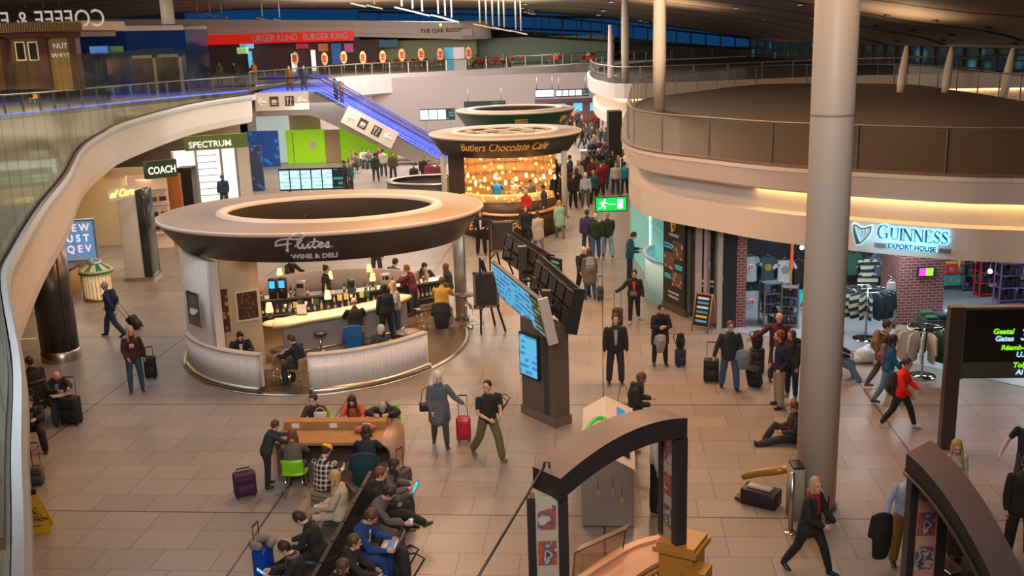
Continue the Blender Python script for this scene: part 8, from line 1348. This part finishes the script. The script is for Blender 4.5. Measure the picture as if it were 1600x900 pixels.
q = P(1303, 590, 0); r, J = person('person in jeans seated low behind the thick column', (q.x, q.y), 250, 'sit', 'jacket', (.02, .02, .03), LJEAN, hair='short', hcol='dark', H=1.72, shoes=(.12, .16, .24), mod=dict(lR=(66, 8, 34, 4), lL=(70, 8, 12, 4))); shell_chair('dark low chair of the person in jeans behind the thick column', (q.x, q.y), 250, (.02, .02, .03), .46)
t = Blob(); t.ell((0, 0, .20), (.30, .24, .22)); t.ell((.1, .05, .36), (.16, .15, .12)); t.ell((-.2, .0, .12), (.2, .2, .14)); o = t.obj('plastic_bag', mat('bag_white', (.55, .57, .6), .35), .02, None, 1); q = P(1352, 566, 0); o.location = (q.x, q.y, 0.0); tag(o, 'crumpled white plastic bag on the floor beside the rugby shirt rack', 'bag')
r, J = pp('blond bobbed woman in a black coat and maroon scarf striding', 1262, 893, 222, 'stride', 'suit', (.014, .013, .016), BLK, hair='bob', hcol='blonde', fem=True, H=1.74, near=2, skin=1, scarf=(.32, .012, .025), fat=1.12, mod=dict(head=(-2, 22), aR=(16, 16, 62, -34)))
handbag('maroon leather handbag on the arm of the striding woman', J['M'] @ Vector((-.34, .12, 1.02)), J['rz'] + .6, (.10, .006, .015), .95, .30)
r, J = pp('fair haired woman in a cream top beyond the right arch', 1482, 828, 182, 'stand', 'tee', (.52, .46, .36), DG, hair='long', hcol='blonde', fem=True, H=1.72, near=2, mod=dict(head=(16, 12)))
r, J = pp('man in a black suit with a magenta tie at the right edge', 1590, 872, 170, 'stand', 'suit', (.014, .014, .018), BLK, hair='short', hcol='dark', H=1.84, near=2, shirt=(.35, .45, .68), tie=(.38, .012, .28), skin=1)
r, J = pp('man in a dark blue polo shirt behind the suited man', 1600, 790, 150, 'stand', 'tee', (.012, .02, .04), DG, hair='short', hcol='dark', H=1.84, mod=dict(aR=(-10, 30, 14, 20)))
r, J = pp('man in a pale blue shirt and ochre trousers behind the pink picture post', 1411, 884, 176, 'stand', 'shirt', (.40, .48, .66), (.26, .15, .035), hair='short', hcol='brown', H=1.78, near=2, mod=dict(aR=(10, 22, 30, 12))); drape('dark coat held by the man in the pale blue shirt', (J['handR'].x - .08, J['handR'].y - .04, 1.05), 8, (.012, .012, .016), .34, .72, .11)
q = P(1476, 880, 0); t = thing('luggage_trolley', 'metal luggage trolley loaded with cases under the right arch', 'trolley', (q.x, q.y, 0), .3); b = MB(); b.tube([(-.3, -.5, .12), (-.3, .4, .12), (-.3, .5, 1.0), (.3, .5, 1.0), (.3, .4, .12), (.3, -.5, .12)], .02, CHROME, 6); b.box(-.28, .28, -.5, .4, .10, .13, STEEL); b.obj('frame', None, t)
for sx in (-.25, .25):
 for sy in (-.42, .35): b = MB(); b.tube([(sx - .02, sy, .06), (sx + .02, sy, .06)], .06, BLACK, 12); b.obj('wheel', None, t)
suitcase('maroon suitcase standing on the luggage trolley', (q.x + .22, q.y), 20, (.07, .008, .025), .60, .36, .25, 0, .35, z=.13); backpack('blue bag lying on the luggage trolley', (q.x - .20, q.y - .02, .40), .6, (.02, .10, .22), 1.0); suitcase('low black case at the foot of the luggage trolley', (q.x + .1, q.y - .75), 80, BLK, .35, .45, .25, 0, .05)
r, J = person('woman in a dark patterned top seated at the worktable', (-4.32, 20.93), 178, 'table', 'jacket', (.045, .022, .022), DG, hair='bun', hcol='dark', fem=True, H=1.70, skin=0, mod=dict(head=(10, 14)), near=2)
r, J = person('woman in a rust orange jumper reading at the worktable', (-3.50, 20.95), 180, 'table', 'jacket', (.46, .085, .03), DG, hair='long', hcol='dark', fem=True, H=1.70, skin=0, mod=dict(head=(42, 0)), near=2)
r, J = person('person in black slumped face down on the worktable', (-2.80, 20.88), 178, 'table_low', 'puffer', (.016, .016, .018), DG, hair='short', hcol='grey', H=1.72, near=2)
r, J = person('woman with a grey jumper seated backwards on the green chair', (-4.38, 18.60), 4, 'table', 'jacket', (.11, .10, .085), DG, hair='long', hcol='auburn', fem=True, H=1.70, near=2, mod=dict(lean=10))
r, J = person('child in dark teal leaning towards the worktable from the left', (-4.98, 18.95), -62, 'reach', 'jacket', (.02, .035, .045), (.02, .02, .03), hair='short', hcol='brown', H=1.42, fem=True, near=2, mod=dict(lean=24))
r, J = person('man in a plaid shirt and yellow cap sitting on a beige case', (-3.66, 17.75), -28, 'sit_phone', 'shirt', plaid(), (.05, .045, .03), hair='short', hcol='dark', H=1.76, near=2, cap=(.75, .42, .01), mod=dict(lR=(66, 14, 30, 8), lL=(70, 14, 10, 4)))
suitcase('beige case used as a seat by the man in plaid', (-3.66, 17.70), -28, (.20, .17, .11), .40, .42, .30, 0, .0)
r, J = person('dark haired person in black working at the near side of the table', (-2.95, 18.66), 2, 'table', 'jacket', (.015, .02, .032), DG, hair='bob', hcol='dark', fem=True, H=1.70, near=2)
suitcase('purple striped soft case left of the worktable group', (-5.35, 18.55), 25, (.06, .015, .05), .45, .42, .26, 0, .05)
suitcase('slim case with raised handle behind the rounded table end', (-2.22, 18.35), 60, (.08, .08, .09), .50, .34, .2, 0, .42)
B0, B1 = Vector((-3.28, 12.2)), Vector((-2.72, 17.6)); bd = (B1 - B0).normalized(); bn = Vector((bd.y, -bd.x))
def bseat(y, side): f = (y - B0.y) / (B1.y - B0.y); p = B0 + (B1 - B0) * f + bn * side * .34; return (p.x, p.y)
ang0 = -6
r, J = person('blonde woman in a cream coat seated with crossed legs on the bench', bseat(16.6, -1), 92 + ang0, 'sit_cross', 'coat', (.46, .38, .27), (.44, .37, .27), hair='long', hcol='blonde', fem=True, H=1.74, near=2, shoes=(.35, .28, .2)); phone('phone held by the blonde woman in cream', J['handL'].lerp(J['handR'], .5), J['rz'], -60, (.3, .3, .35))
r, J = person('dark haired woman in black reading with legs stretched to the blue case', bseat(15.25, -1), 92 + ang0, 'sit_back', 'jacket', (.014, .013, .016), BLK, hair='short', hcol='dark', fem=True, H=1.72, near=2, mod=dict(lean=18, head=(48, 0), lL=(72, 6, 52, 2), lR=(74, 6, 58, 2)))
q = P(452, 880, 0); suitcase('bright blue hard case with a grey neck pillow beside the bench', (-4.25, 15.35), 80, (.005, .05, .42), .54, .36, .25, 0, .40, hard=True)
t = Blob(); t.rings([(.16 * math.cos(a), .16 * math.sin(a), 0) for a in [-.4 + i * .62 for i in range(9)]], [.075] * 9, None, 10); o = t.obj('neck_pillow', cloth((.20, .175, .16)), .016, None, 1); o.location = (-4.23, 15.32, .68); tag(o, 'grey neck pillow lying on the bright blue case', 'pillow')
r, J = person('dark haired person with a white headband using a phone on the bench', bseat(14.2, -1), 104 + ang0, 'sit_phone', 'jacket', (.018, .018, .022), (.02, .02, .035), hair='short', hcol='dark', fem=True, H=1.72, near=2, scarf=(.14, .12, .10)); phone('bright blue phone in the hands of the headband wearer', J['handL'].lerp(J['handR'], .5) + Vector((-.03, 0, .02)), J['rz'], -45, (.10, .45, 1.0), 1.25)
b = MB(); h_ = J['head']; b.tube([(h_.x + .10 * math.cos(a), h_.y, h_.z + .02 + .125 * math.sin(a)) for a in [-.3 + i * .42 for i in range(9)]], .013, mat('headband_white', (.6, .55, .5), .5), 8); o = b.obj('headphones'); tag(o, 'pale headphones over the dark hair of the phone user on the bench', 'headphones')
r, J = person('dark haired woman in a grey coat at the far end of the bench', bseat(17.25, 1), -88 + ang0, 'sit_phone', 'coat', (.12, .105, .09), DG, hair='long', hcol='dark', fem=True, H=1.70, near=2)
r, J = person('person in black stretching crossed legs out from the bench', bseat(16.75, 1), -82 + ang0, 'sit_cross', 'puffer', (.02, .018, .018), BLK, hair='short', hcol='auburn', H=1.74, near=2, shoes=(.06, .06, .02), mod=dict(lR=(86, 8, 66, 12)))
r, J = person('man in a grey suit and glasses bending over a paper cup', bseat(16.15, 1), -92 + ang0, 'sit_lean', 'suit', (.10, .092, .085), (.09, .08, .075), hair='short', hcol='dark', H=1.80, near=2, glasses=True, skin=1, mod=dict(lean=24, aR=(30, 10, 80, -10), aL=(70, 10, 128, -20)))
cup('white lidded paper cup held by the man in the grey suit', J['handR'] + Vector((0, 0, -.02))); phone('bright cyan phone near the face of the man in the grey suit', J['handL'] + Vector((.02, 0, .06)), J['rz'] + .5, -30, (.02, .55, 1.0), 1.5)
r, J = person('man in a bright blue suit working on a laptop on the bench', bseat(15.15, 1), -90 + ang0, 'sit_laptop', 'suit', (.008, .045, .19), (.008, .045, .19), hair='short', hcol='brown', H=1.84, near=2, skin=1, shirt=(.65, .65, .7), shoes=(.03, .02, .015), mod=dict(head=(40, 0)))
lp = J['M'] @ Vector((0, .52, J['zp'] + .13)); t = thing('laptop', 'open silver laptop on the knees of the man in the blue suit', 'laptop', lp, J['rz']); b = MB(); b.bevbox(-.17, .17, -.12, .12, -.01, .01, .01, mat('laptop_silver', (.5, .48, .45), .35, .3), 2); b.obj('base', None, t); b = MB(); b.box(-.14, .14, -.03, .10, .011, .013, mat('keyboard_blue', (.05, .15, .4), .5, emit=.25)); b.obj('keyboard', None, t); b = MB(); b.add([(-.17, .12, 0), (.17, .12, 0), (.17, .24, .20), (-.17, .24, .20), (-.17, .13, 0), (.17, .13, 0), (.17, .25, .20), (-.17, .25, .20)], [(0, 1, 2, 3), (7, 6, 5, 4), (3, 2, 6, 7), (0, 3, 7, 4), (1, 5, 6, 2)], mat('laptop_lid', (.10, .12, .20), .3, emit=.1)); b.obj('lid', None, t)
r, J = person('brown haired youth in a dark hooded top below the man in the blue suit', bseat(14.35, 1), -86 + ang0, 'sit', 'hoodie', (.02, .018, .02), DG, hair='short', hcol='brown', H=1.70, near=2, skin=1, stripe=(.5, .48, .45), mod=dict(lean=14, aR=(40, 10, 78, 0)))
r, J = person('brown haired woman in black holding a phone at the lower picture edge', bseat(13.65, 1), -88 + ang0, 'sit_phone', 'jacket', (.016, .014, .016), DG, hair='bob', hcol='brown', fem=True, H=1.68, near=2); phone('phone of the woman at the lower end of the bench', J['handL'].lerp(J['handR'], .5), J['rz'], -50, (.1, .3, .6))
backpack('big black rucksack standing on the floor beside the man in blue', (-1.92, 15.2, .26), -1.2, (.02, .02, .02), 1.25); backpack('black bag with red tag on the floor near the blue suited man', (-2.02, 14.2, .24), .4, (.025, .02, .02), 1.1, trim=(.2, .02, .02)); backpack('dark bag on the floor beneath the left side of the bench', (-3.9, 14.45, .24), .4, (.03, .03, .05), 1.1); backpack('brown bundle on the floor by the youth in the hooded top', (-2.15, 13.5, .24), .4, (.09, .07, .06), 1.1)
L0 = P(40, 660, 0).xy; L1 = P(112, 640, 0).xy; ld = (L1 - L0).normalized(); ln = Vector((ld.y, -ld.x)); s1 = L0.lerp(L1, .56) + ln * .33; la = math.degrees(math.atan2(ln.y, ln.x)) - 90
r, J = person('pink headed bald man in black reading papers on the left seats', (s1.x, s1.y), la, 'sit_lean', 'jacket', (.015, .014, .016), (.025, .045, .09), hair='bald', hcol='grey', H=1.78, skin=1, shirt=(.12, .25, .5), glasses=True, mod=dict(lean=20, head=(46, 0)))
lp = J['M'] @ Vector((0, .42, .68)); t = thing('open_newspaper', 'open newspaper on the knees of the bald man', 'newspaper', lp, J['rz']); b = MB(); b.add([(-.22, -.13, .02), (0, -.13, 0), (.22, -.13, .03), (.22, .13, .03), (0, .13, 0), (-.22, .13, .02), (-.22, -.13, .03), (0, -.13, .01), (.22, -.13, .04), (.22, .13, .04), (0, .13, .01), (-.22, .13, .03)], [(5, 4, 1, 0), (4, 3, 2, 1), (6, 7, 10, 11), (7, 8, 9, 10)], mat('newsprint', (.5, .48, .46), .7)); b.obj('pages', None, t)
s2 = L0.lerp(L1, .50) - ln * .66; r, J = person('man in a dark coat seated back to back with the bald man', (s2.x, s2.y), la + 180, 'sit', 'puffer', (.02, .022, .025), DG, hair='short', hcol='dark', H=1.80); shell_chair('dark seat behind the left bench of the bald man', (s2.x, s2.y), la + 180, (.02, .02, .022), .46)
q = P(50, 706, 0); r, J = person('young man resting his chin on his hand at the left edge', (q.x, q.y + .25), 200, 'sit_lean', 'jacket', (.015, .015, .018), (.02, .022, .03), hair='short', hcol='dark', H=1.74, shirt=(.1, .15, .25), mod=dict(lean=22, head=(14, 0), aR=(40, 10, 128, -30))); shell_chair('dark seat of the young man at the left edge', (q.x, q.y + .25), 200, (.02, .02, .022), .46)
q = P(113, 662, 0); suitcase('large black upright case with raised handle at the left seats', (q.x, q.y), -8, BLK, .62, .46, .28, 0, .46); q = P(60, 757, 0); suitcase('small grey case with long raised handle near the caution sign', (q.x, q.y), 5, (.10, .095, .09), .34, .26, .2, 0, .50)
backpack('dark duffel bag on the left seats beside the bald man', (L0.x + .12, L0.y + .05 - .2, .66), la * .01, (.06, .06, .07), .9); q = P(50, 640, 0)
r, J = pp('man in a navy jacket walking left with a backpack and case', 178, 526, 92, 'pull', 'jacket', (.012, .022, .055), (.02, .035, .08), hair='short', hcol='grey', H=1.78, skin=1, mod=mir('pull')); backpack('navy backpack worn by the man walking left', J['back'], J['rz'], (.015, .022, .045), 1.05)
q = P(218, 514, 0); suitcase('small black case trailed behind the man walking left', (q.x, q.y), 75, BLK, .44, .34, .22, -38, .55)
r, J = pp('blonde woman in a maroon jacket and jeans leaning on her case', 214, 608, 200, 'stand', 'jacket', (.055, .014, .018), (.025, .06, .13), hair='long', hcol='blonde', fem=True, H=1.74, stripe=(.45, .42, .42), mod=dict(lean=-4, head=(6, -20), lL=(20, 6, 14, 2), lR=(24, 4, 18, 2), aR=(14, 8, 52, -20), aL=(-10, 14, 4, 6)))
q = P(236, 592, 0); suitcase('black case behind the blonde woman in maroon', (q.x, q.y + .05), 10, BLK, .55, .30, .24, 0, .25)
r, J = pp('person in a dark padded jacket outside the white glazed shop', 352, 326, 30, 'stand', 'puffer', (.02, .035, .06), DG, hair='short', hcol='brown', H=1.8, near=False)
K = dict(z=.035)
r, J = pp('dark haired barmaid working behind the dispensers', 456, 476, 230, 'reach', 'jacket', (.03, .022, .02), BLK, hair='short', hcol='auburn', fem=True, H=1.68, **K)
r, J = pp('brown haired barmaid between the two bars', 513, 498, 262, 'stand', 'shirt', (.03, .022, .02), BLK, hair='bun', hcol='dark', fem=True, H=1.70, **K)
r, J = pp('bald man in a black jacket sitting at the bar on the blue draped chair', 560, 556, 18, 'stool', 'jacket', (.014, .014, .017), DG, hair='bald', hcol='auburn', H=1.78, skin=1, **K)
r, J = pp('woman all in black standing at the end of the bar', 606, 536, 30, 'stand', 'jacket', (.012, .012, .013), BLK, hair='long', hcol='black', fem=True, H=1.74, **K)
r, J = pp('blonde woman in a yellow top and jeans beside the bar', 622, 526, 120, 'phone', 'jacket', (.34, .30, .24), (.03, .06, .13), hair='long', hcol='blonde', fem=True, H=1.68, shirt=(.75, .46, .02), mod=dict(head=(4, 0)), **K)
r, J = pp('grey haired man in green seated behind the curved low wall', 588, 586, -50, 'table', 'jacket', (.025, .05, .045), DG, hair='short', hcol='white', H=1.74, **K)
r, J = pp('man in a navy jumper bent over the small table at the kiosk entrance', 474, 602, 70, 'table', 'jacket', (.012, .016, .035), (.03, .035, .05), hair='short', hcol='brown', H=1.80, shirt=(.3, .4, .6), **K)
r, J = pp('dark haired man in navy behind the left low wall', 380, 588, 200, 'table', 'jacket', (.014, .016, .032), DG, hair='short', hcol='black', H=1.72, shirt=(.6, .6, .6), mod=dict(head=(36, 0)), **K); q = P(380, 588, 0); shell_chair('wooden chair behind the left low wall', (q.x, q.y), 200, (.2, .13, .07), .46, .035, None, True)
r, J = pp('man in a mustard jumper on the high chair with the padded jacket', 692, 519, -8, 'stool', 'jacket', (.52, .27, .035), (.26, .22, .17), hair='short', hcol='brown', H=1.80, shoes=(.3, .3, .3), skin=1, **K)
r, J = pp('man in a grey shirt at the rear tables of the kiosk', 613, 466, -40, 'table', 'tee', (.07, .065, .062), DG, hair='short', hcol='dark', H=1.78, **K)
r, J = pp('man in a navy coat holding a child at the rear tables', 662, 470, 205, 'table', 'puffer', (.012, .022, .045), DG, hair='short', hcol='black', H=1.80, **K)
r, J = pp('long haired woman in dark teal seated near the steel post', 703, 474, 75, 'sit', 'jacket', (.02, .045, .05), (.04, .06, .10), hair='long', hcol='auburn', fem=True, H=1.72, **K)
r, J = pp('red haired woman in a maroon top leaning over the bar', 648, 494, 80, 'reach', 'jacket', (.13, .02, .035), (.03, .035, .05), hair='short', hcol='copper', fem=True, H=1.66, **K)
r, J = pp('small blonde child in an orange top on the lap at the rear table', 668, 478, 20, 'sit', 'jacket', (.45, .18, .02), DG, hair='bob', hcol='blonde', H=1.0, fem=True, z=.30)
r, J = pp('dark haired person behind the rear screen of the kiosk', 590, 436, 180, 'stand', 'jacket', (.10, .04, .03), DG, hair='short', hcol='grey', H=1.70, near=False)
r, J = pp('man in a dark suit and white shirt standing by the big easel', 753, 398, 176, 'phone', 'suit', (.015, .015, .018), BLK, hair='short', hcol='dark', H=1.82, shirt=(.7, .68, .66), mod=dict(head=(8, 0)))
F_ = dict(near=False)
mid = [('man in a bright blue jacket leaning on the chocolate cafe counter', 777, 334, -10, 'reach', 'jacket', (.008, .16, .50), DG, 'short', 'grey', False, 1.76),
('person in a beige jacket at the chocolate cafe counter', 806, 336, -20, 'reach', 'jacket', (.40, .34, .27), DG, 'short', 'brown', False, 1.78), ('person in grey waiting at the cafe counter', 829, 334, 0, 'stand', 'jacket', (.14, .13, .13), DG, 'short', 'brown', False, 1.72),
('white haired woman in a red jacket behind the cafe bar front', 823, 350, 180, 'stand', 'jacket', (.60, .03, .02), DG, 'bob', 'white', True, 1.60), ('man in a dark jacket and white shirt before the cafe bar', 822, 386, 185, 'walk', 'suit', (.02, .02, .03), BLK, 'short', 'auburn', False, 1.78),
('woman in a pale beige coat near the cafe bar front', 842, 394, 10, 'walk', 'coat', (.42, .38, .30), (.1, .12, .14), 'long', 'brown', True, 1.70), ('dark clad man standing at the right of the cafe bar', 851, 350, 100, 'stand', 'coat', (.05, .045, .04), DG, 'short', 'dark', False, 1.82),
('woman with blonde hair in a mint green coat walking away', 875, 372, 4, 'walk', 'coat', (.26, .46, .30), (.12, .13, .11), 'long', 'blonde', True, 1.66),
('tall man in a black coat facing the cafe', 879, 328, 60, 'stand', 'coat', (.02, .019, .02), BLK, 'short', 'dark', False, 1.90), ('man in a black jacket behind the tall man in black', 868, 326, 40, 'stand', 'coat', (.018, .018, .02), BLK, 'short', 'brown', False, 1.84),
('person in black with a red bag near the grey cafe post', 896, 325, 200, 'stand', 'jacket', (.02, .015, .015), BLK, 'short', 'dark', False, 1.76), ('white haired man in a pale blue shirt and olive trousers', 915, 324, 186, 'stand', 'shirt', (.36, .47, .62), (.09, .085, .06), 'short', 'white', False, 1.76),
('fair haired person in dark teal behind the blue shirted man', 928, 319, 20, 'stand', 'jacket', (.02, .08, .10), BLK, 'short', 'blonde', False, 1.72), ('brown haired woman in black left of the blue shirted man', 902, 314, 10, 'stand', 'coat', (.02, .018, .018), BLK, 'long', 'auburn', True, 1.72),
('man in a maroon coat and grey shirt in the queue', 939, 305, 178, 'walk', 'coat', (.16, .012, .025), BLK, 'short', 'dark', False, 1.78), ('person in white and navy with striped trousers by the deck corner', 962, 304, 186, 'stand', 'jacket', (.48, .46, .42), (.02, .04, .12), 'short', 'dark', False, 1.76), ('person in a turquoise jacket at the deck corner', 976, 303, 0, 'stand', 'jacket', (.02, .30, .42), NAVY_, 'short', 'dark', False, 1.72),
('man in a purple navy jacket walking away down the hall', 918, 396, 2, 'walk', 'puffer', (.035, .03, .11), DG, 'short', 'dark', False, 1.78), ('bald man in a dark green jumper and jeans walking away', 931, 405, -2, 'walk2', 'jacket', (.012, .03, .022), (.03, .08, .19), 'bald', 'grey', False, 1.82), ('grey haired man in a dark olive jacket and pale jeans walking away', 950, 402, 4, 'walk', 'jacket', (.025, .035, .018), (.22, .32, .42), 'short', 'grey', False, 1.82),
('bald man in black leaning on a stick beside the backpacker', 911, 462, 200, 'walk', 'jacket', (.018, .018, .02), BLK, 'bald', 'grey', False, 1.74)]
for (lab, x, y, rz, pose, top, tc, pc, hr, hc_, fem, H) in mid: pp(lab, x, y, rz, pose, top, tc, pc, hair=hr, hcol=hc_, fem=fem, H=H, **F_)
r, J = pp('woman in a grey coat with a patterned backpack facing the hall', 922, 468, 5, 'stand', 'coat', (.13, .115, .10), (.02, .09, .30), hair='bob', hcol='brown', fem=True, H=1.72); backpack('grey floral backpack on the woman in the grey coat', J['back'], J['rz'], (.28, .27, .30), .95)
q = P(938, 470, 0); suitcase('slim dark trolley case beside the woman with the floral backpack', (q.x, q.y), 0, (.05, .045, .045), .42, .22, .18, 0, .35)
rnd = random.Random(21)
crowd_spots = [(872, 300), (884, 296), (893, 292), (905, 300), (914, 292), (924, 297), (933, 290), (945, 296), (954, 290), (966, 288), (918, 282), (928, 276), (938, 280), (949, 272), (958, 278), (968, 270), (925, 262), (935, 258), (944, 262), (953, 252), (962, 256), (928, 246), (938, 240), (947, 236), (908, 232), (918, 226), (926, 232), (898, 226), (908, 216), (916, 210), (924, 218), (932, 206), (940, 196), (948, 192), (936, 186), (926, 190), (912, 196), (903, 204), (892, 208), (940, 214), (950, 206), (901, 190), (908, 184), (917, 180), (944, 180)]
ccols = [((.24, .010, .010), 'red'), ((.02, .02, .022), 'black'), ((.12, .02, .03), 'maroon'), ((.02, .03, .08), 'navy'), ((.42, .40, .36), 'cream'), ((.02, .02, .02), 'black'), ((.05, .06, .10), 'slate blue'), ((.10, .09, .08), 'grey'), ((.03, .06, .05), 'dark green'), ((.03, .03, .033), 'dark grey'), ((.16, .22, .34), 'pale blue'), ((.08, .04, .02), 'brown')]
zones = [(286, 'just past the blue shirted man'), (262, 'in the crowd by the deck corner'), (228, 'in the crowd right of the dark canopy'), (200, 'in the crowd beside the green canopy'), (0, 'at the far end of the hall')]
seen = {}
for i, (x, y) in enumerate(crowd_spots):
 x -= 9 if 944 <= x <= 955 and y <= 216 else 0; c_, cn = ccols[(i * 5 + 1) % 12]; hc_ = ('dark', 'brown', 'black', 'blonde', 'grey', 'auburn')[i % 6]; fem = i % 3 == 0; where = [z_[1] for z_ in zones if y >= z_[0]][0]; lab = 'person in %s with %s hair %s' % (cn, hc_, where)
 g = None
 if lab in seen: lab = 'second person in %s with %s hair %s' % (cn, hc_, where)
 seen[lab] = 1
 pp(lab, x + rnd.uniform(-1, 1), y, rnd.choice((0, 10, -15, 180, 170, 195, 90, 270)), rnd.choice(('stand', 'walk', 'walk2', 'phone', 'pockets')), rnd.choice(('jacket', 'puffer', 'coat')) if fem else 'jacket', c_, rnd.choice((BLK, DG, NAVY_, JEAN)), hair='long' if fem else 'short', hcol=hc_, fem=fem, H=rnd.uniform(1.62, 1.84), near=False)
q = P(941, 214, 0); suitcase('bright red case in the far crowd', (q.x, q.y), 0, (.55, .01, .03), .6, .42, .3, 0, .3, hard=True)
t = thing('service_counter', 'pale grey service counter block inside the crowd', 'counter', tuple(P(925, 262, 0))); b = MB(); b.bevbox(-.7, .7, 0, .8, 0, 1.05, .05, mat('counter_grey', (.30, .27, .25), .5)); b.obj('body', None, t); b = MB(); b.box(-.75, .75, -.05, .85, 1.05, 1.10, WHITE); b.obj('top', None, t)
far_p = [('seated person in grey at the left of the lime wall seats', 560, 270, 100, 'sit', (.16, .13, .10), 'brown', False), ('person in a white shirt seated before the lime wall', 569, 262, 200, 'sit', (.6, .58, .55), 'dark', False), ('person in grey seated before the lime wall', 577, 263, 190, 'sit', (.2, .19, .18), 'dark', False), ('person with crossed legs seated left of the lime wall', 551, 266, 210, 'sit', (.3, .2, .12), 'auburn', True),
('person in dark teal standing at the right end of the lime wall', 588, 284, 10, 'stand', (.02, .05, .045), 'dark', True), ('person in a long white coat near the escalator foot', 600, 276, 0, 'stand', (.55, .55, .52), 'dark', False), ('person in maroon beside the long white coat', 594, 272, 180, 'stand', (.25, .02, .06), 'brown', True),
('person in a dark top by the escalator foot', 615, 282, 200, 'stand', (.12, .08, .06), 'auburn', False), ('bald man in teal near the flight board', 549, 300, 250, 'stand', (.02, .12, .16), 'grey', False), ('dark person at the right edge of the flight board', 541, 298, 90, 'stand', (.05, .03, .03), 'dark', False),
('tall person in black behind the round bar', 664, 290, 180, 'stand', (.04, .035, .03), 'auburn', False), ('dark haired person seated at the round bar', 648, 290, 180, 'sit', (.05, .04, .05), 'black', True), ('grey haired person at the right of the round bar', 686, 300, 170, 'stand', (.22, .08, .06), 'grey', False), ('person in pink behind the round bar', 672, 298, 180, 'stand', (.35, .05, .14), 'brown', True)]
for (lab, x, y, rz, pose, tc, hc_, fem) in far_p:
 pp(lab, x, y, rz, pose, 'jacket', tc, DG, hair='bald' if lab.startswith('bald') else 'short', hcol=hc_, fem=fem, H=1.76, near=False)
 if pose == 'sit': q = P(x, y, 0); shell_chair('dark chair of the ' + lab.replace('person ', 'one '), (q.x, q.y), rz, (.03, .03, .035), .46)
for i, (x, y, Y, z_, lab, tc, hc_) in enumerate(((524, 132, EY + .7, None, 'lower of the two riders on the front escalator', (.03, .025, .05), 'dark'), (533, 136, EY + .7, None, 'rider in a brown coat just behind on the front escalator', (.10, .04, .03), 'auburn'), (475, 126, EY + 1, 5.1, 'person in a dark blue coat on the escalator landing', (.015, .02, .06), 'dark'), (452, 127, EY + 1.2, 5.1, 'person in a brown coat left on the escalator landing', (.16, .07, .02), 'brown'))):
 q = PY(x, y, Y); zz = z_ if z_ else 5.1 + (-5.0) * (q.x - te.x) / (be.x - te.x) - .05; person(lab, (q.x, q.y), 90 if i < 2 else 200, 'stand', 'coat', tc, DG, hair='short', hcol=hc_, H=1.76, near=False, z=zz)
mz = [('person in white seated at the left mezzanine tables', 206, 128, (.5, .48, .42), 'brown'), ('person in pale clothes bent at a mezzanine table', 274, 124, (.45, .4, .35), 'grey'), ('person in blue on the left mezzanine', 307, 122, (.02, .10, .22), 'dark'), ('person in beige on the left mezzanine', 284, 128, (.35, .28, .22), 'auburn'), ('dark person on the left mezzanine near the glass', 152, 130, (.06, .03, .02), 'dark'), ('person in pale blue seen through the balcony glass', 54, 146, (.3, .4, .55), 'brown'), ('person in dark red on the left mezzanine', 325, 122, (.1, .03, .03), 'brown'), ('person in olive standing on the left mezzanine', 345, 124, (.1, .1, .06), 'dark'), ('person in orange on the left mezzanine', 398, 122, (.4, .14, .02), 'auburn'), ('dark person beside the one in orange', 368, 124, (.03, .03, .04), 'black')]
for i, (lab, x, y, tc, hc_) in enumerate(mz): q = P(x, y + 6, 5.1); person(lab, (q.x, q.y), (0, 180, 90, 200)[i % 4], 'stand', 'jacket', tc, DG, hair='short', hcol=hc_, H=1.74, near=False, z=5.1, fem=i % 2 == 0)
for i, (x, tc) in enumerate(((660, (.05, .04, .05)), (745, (.5, .03, .02)), (760, (.1, .09, .09)), (785, (.4, .4, .42)), (790, (.3, .02, .02)), (868, (.45, .4, .4)), (876, (.1, .1, .1)), (920, (.5, .48, .45)), (925, (.06, .06, .05)))): q = PY(x, 95, 106.5 if x < 800 else 112.5); person(('guest in %s among the red mezzanine chairs' % ('dark violet', 'red', 'mid grey', 'pale grey', 'dark red', 'pinkish white', 'black', 'cream', 'dark olive')[i]), (q.x, q.y), i * 70, 'sit', 'jacket', tc, DG, hair='short', hcol=('dark', 'brown')[i % 2], H=1.74, near=False, z=5.1)
